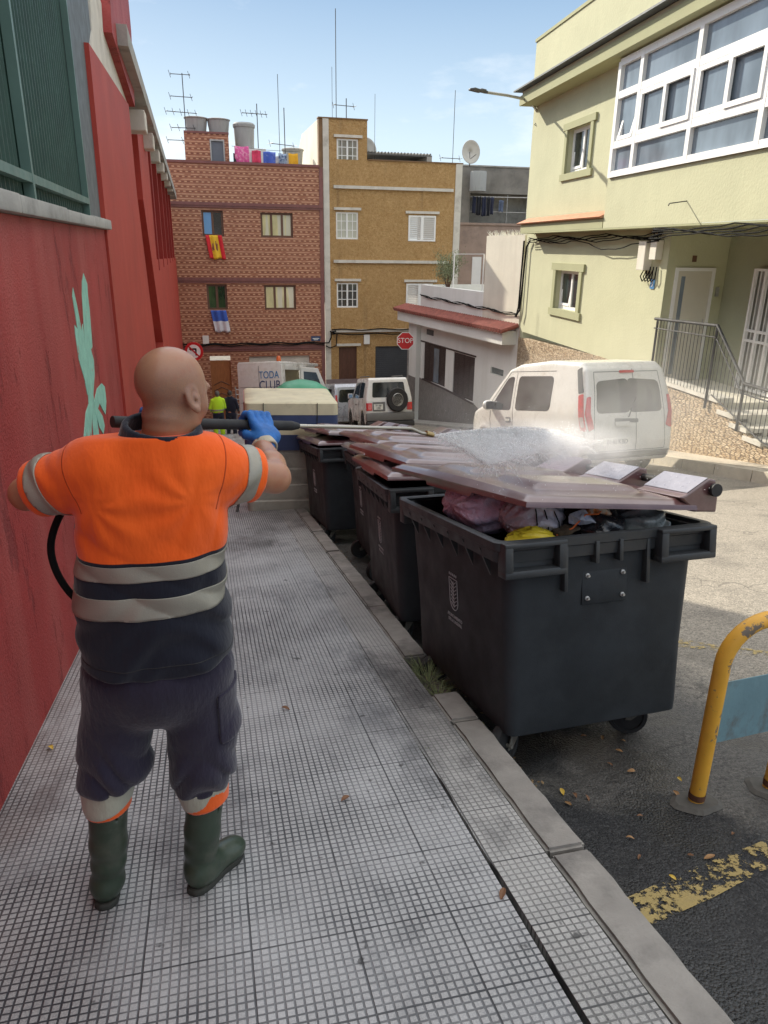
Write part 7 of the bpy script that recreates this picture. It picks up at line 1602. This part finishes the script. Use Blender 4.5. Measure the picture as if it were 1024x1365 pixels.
# stitched seams of the worker's shirt and trousers
m_seam = mat('seam_dark_orange', (.50, .06, .008), .9, .1, 6, 0)
for sh, el in ((Lsh, Lel), (Rsh, Rel)):
    a = Vector(sh); ax = (Vector(el)-a).normalized(); p0, p1 = a-ax*.002-PO, a+ax*.0015-PO
    band(shirt, 'armhole_seam', [(p1, ax), (p0, -ax)], m_seam, shirt, .0008, keep=lambda c, a=a, ax=ax: ((Vector(c)+PO-a)-ax*((Vector(c)+PO-a).dot(ax))).length < .125 and c.z+off[2] > .93)
band(shirt, 'hem_seam', [((0, 0, .540-off[2]), (0, 0, 1)), ((0, 0, .5375-off[2]), (0, 0, -1))], M_['black'], shirt, .0008)
# ------------------------------------------------------------------ water: the fan from the nozzle and the drifting mist
def m_mist(nm, dens, col, scale, thr, cen, rad, stretch=None, aniso=.35, det=3):
    m = bpy.data.materials.new(nm); m.use_nodes = True; t = m.node_tree; t.nodes.clear(); N = NT(t)
    o = N.n('ShaderNodeOutputMaterial'); v = N.n('ShaderNodeVolumePrincipled'); v.inputs['Color'].default_value = (*col, 1); v.inputs['Anisotropy'].default_value = aniso; N.l(v.outputs[0], o.inputs['Volume'])
    P = N.obj(); q = N.n('ShaderNodeVectorMath', operation='DIVIDE'); N.l(P, q.inputs[0]); q.inputs[1].default_value = rad
    ln = N.n('ShaderNodeVectorMath', operation='LENGTH'); N.l(q.outputs[0], ln.inputs[0]); fall = N.rng(ln.outputs['Value'], 1.0, .15)
    nz_ = N.rng(N.noise(P, scale, det, .6, stretch), thr[0], thr[1]); d = N.math('MULTIPLY', N.math('MULTIPLY', fall, nz_), dens); N.l(d, v.inputs['Density']); return m
def blob(name, c, r, m, label):
    bm = bmesh.new(); bmesh.ops.create_icosphere(bm, subdivisions=3, radius=1)
    for v in bm.verts: v.co = Vector((v.co.x*r[0], v.co.y*r[1], v.co.z*r[2]))
    b = MB(); b.bm(bm); o = b.build(name, m); o.location = c; return tag(o, label, 'mist', kind='stuff')
blob('water_mist', (4.75, 6.9, -.05), (2.3, 1.9, 1.25), m_mist('mist_volume', .17, (.98, .97, .93), .9, (.42, .66), 0, (2.3, 1.9, 1.25)), 'pale cloud of water mist drifting in front of the white van and stairs')
blob('water_mist', (2.0, 3.75, .74), (.95, .80, .34), m_mist('mist_volume_near', .85, (.99, .99, .98), 2.6, (.42, .66), 0, (.95, .80, .36), aniso=0.), 'denser mist rising off the lid of the nearest container')
# the fan: flat spreading sheet of spray from the nozzle down on to the lid
tipp = Vector((.886, 2.803, .902)); A1, B1 = Vector((1.20, 3.00, .70)), Vector((2.10, 3.70, .60))
fd = ((A1+B1)/2-tipp).normalized(); sd_ = (B1-A1).normalized(); up_ = fd.cross(sd_).normalized()
b = MB(); n = 10; vs = []
for i in range(n+1):
    t_ = i/n
    for j in range(9):
        u = j/8; e = tipp.lerp(A1.lerp(B1, u), t_); e = e+Vector((0, 0, .03*math.sin(math.pi*t_)*(.5+u))); th = .003+.028*t_; vs += [e+up_*th-tipp, e-up_*th-tipp]
for i in range(n):
    for j in range(8):
        a = (i*9+j)*2; c = ((i+1)*9+j)*2; b.f += [(a, c, c+2, a+2), (a+1, a+3, c+3, c+1)]
    a = i*18; c = (i+1)*18; b.f += [(a, a+1, c+1, c), (a+16, c+16, c+17, a+17)]
b.f += [(2*j, 2*j+2, 2*j+3, 2*j+1) for j in range(8)]+[(n*18+2*j, n*18+2*j+1, n*18+2*j+3, n*18+2*j+2) for j in range(8)]
b.v = [Vector(v) for v in vs]; b.mi = [0]*len(b.f)
ms = bpy.data.materials.new('spray_volume'); ms.use_nodes = True; tt = ms.node_tree; tt.nodes.clear(); N = NT(tt); oo = N.n('ShaderNodeOutputMaterial'); vv = N.n('ShaderNodeVolumePrincipled'); vv.inputs['Color'].default_value = (.98, .98, .98, 1); N.l(vv.outputs[0], oo.inputs['Volume'])
P = N.obj(); ln = N.n('ShaderNodeVectorMath', operation='LENGTH'); N.l(P, ln.inputs[0]); nm = N.n('ShaderNodeVectorMath', operation='NORMALIZE'); N.l(P, nm.inputs[0])
st = N.rng(N.noise(nm.outputs[0], 14, 3, .6), .35, .65, .25, 1.2); cl = N.rng(N.noise(P, 9, 4, .65), .35, .65, .4, 1.3); fl_ = N.rng(ln.outputs['Value'], .02, 1.2, 60, 12)
N.l(N.math('MULTIPLY', N.math('MULTIPLY', st, cl), fl_), vv.inputs['Density'])
ms.cycles.volume_step_rate = .06
o = b.build('water_spray', ms); o.location = tipp; tag(o, 'white fan of water spraying from the lance nozzle on to the container lid', 'water spray', kind='stuff')
# fine strands of water: white, mostly see-through, fanning out of the nozzle
mw = bpy.data.materials.new('water_strand'); mw.use_nodes = True; tt = mw.node_tree; tt.nodes.clear(); N = NT(tt); oo = N.n('ShaderNodeOutputMaterial')
df = N.n('ShaderNodeBsdfDiffuse'); df.inputs['Color'].default_value = (.95, .95, .95, 1); tl = N.n('ShaderNodeBsdfTranslucent'); tl.inputs['Color'].default_value = (.95, .95, .95, 1); tp = N.n('ShaderNodeBsdfTransparent')
m1 = N.n('ShaderNodeMixShader'); N.l(df.outputs[0], m1.inputs[1]); N.l(tl.outputs[0], m1.inputs[2]); m2 = N.n('ShaderNodeMixShader'); N.l(tp.outputs[0], m2.inputs[1]); N.l(m1.outputs[0], m2.inputs[2])
al = N.math('MULTIPLY', N.rng(N.noise(N.geo(), 60, 4, .65), .40, .60, .10, .9), .38); N.l(al, m2.inputs[0]); N.l(m2.outputs[0], oo.inputs['Surface'])
random.seed(31); b = MB()
for i in range(380):
    u = random.random()**.9; tgt = A1.lerp(B1, u)+Vector((0, 0, random.gauss(0, .012)+.02*math.sin(u*3))); t0 = random.uniform(0, .55); t1 = min(1.06, t0+random.uniform(.25, .6)); P_ = []
    for k in range(7):
        t_ = t0+(t1-t0)*k/6; P_.append(tipp.lerp(tgt, t_)+Vector((random.gauss(0, .0015), random.gauss(0, .0015), .03*math.sin(math.pi*t_)*(.5+u)+random.gauss(0, .0015)))*1.0)
    r0 = .0012+.003*t0; r1 = .0010+.0028*t1*random.uniform(.4, 1.2); b.tube(P_, [r0*.3]+[r0+(r1-r0)*k/5 for k in range(1, 6)]+[.0004], 4, cap=False)
for i in range(160):     # ragged splash thrown up where the fan strikes the lid
    u = random.random(); q = A1.lerp(B1, u)+Vector((random.gauss(0, .03), random.gauss(0, .03), -.02)); d = Vector((random.uniform(-.05, .22), random.uniform(-.04, .16), random.uniform(.02, .11)))*random.uniform(.3, 1.1); P_ = [q+d*t_-Vector((0, 0, .09*t_*t_)) for t_ in (0, .3, .6, 1)]
    b.tube(P_, [.0025, .005, .0035, .0005], 4, cap=False)
o = b.build('water_strands', mw, fixn=False, smooth=2); tag(o, 'white streaks of water fanning from the nozzle and splashing off the lid', 'water spray', kind='stuff')
blob('water_mist', (1.62, 3.38, .66), (.62, .48, .13), m_mist('mist_volume_splash', 7., (.99, .99, .99), 7, (.34, .66), 0, (.62, .48, .13), det=4, aniso=0.), 'dense low mist over the lid where the fan strikes it')
bpy.data.materials['mist_volume_splash'].cycles.volume_step_rate = .35
random.seed(12); b = MB()
for i in range(2200):
    t_ = random.random()**.6*1.08; u = random.uniform(-.04, 1.04); e = tipp.lerp(A1.lerp(B1, u), t_)+Vector((random.gauss(0, .02), random.gauss(0, .02), random.gauss(.005, .02)+(.06*random.random()**3 if t_ > .8 else 0)))*(.3+t_)
    s_ = random.uniform(.0009, .0026); d = (A1.lerp(B1, u)-tipp).normalized()*s_*2.5
    x_ = d.orthogonal().normalized()*s_; y_ = d.cross(x_).normalized()*s_
    b.add([e-d, e+x_, e+y_, e-x_-y_, e+d], [(0, 1, 2), (0, 2, 3), (0, 3, 1), (4, 2, 1), (4, 3, 2), (4, 1, 3)])
for i in range(500):
    e = Vector((random.uniform(1.15, 2.2), random.uniform(2.7, 3.9), .60+abs(random.gauss(0, .09)))); s_ = random.uniform(.0008, .002); b.add([e+Vector((s_, 0, 0)), e+Vector((0, s_, 0)), e+Vector((0, 0, s_)), e-Vector((s_, s_, s_))], [(0, 1, 2), (0, 1, 3), (1, 2, 3), (0, 2, 3)])
o = b.build('water_droplets', mat('water_drop', (.90, .91, .92), .5, .02, 4, 0, spec=.5), fixn=False); tag(o, 'fine droplets flying in and around the water fan', 'water droplets', kind='stuff')
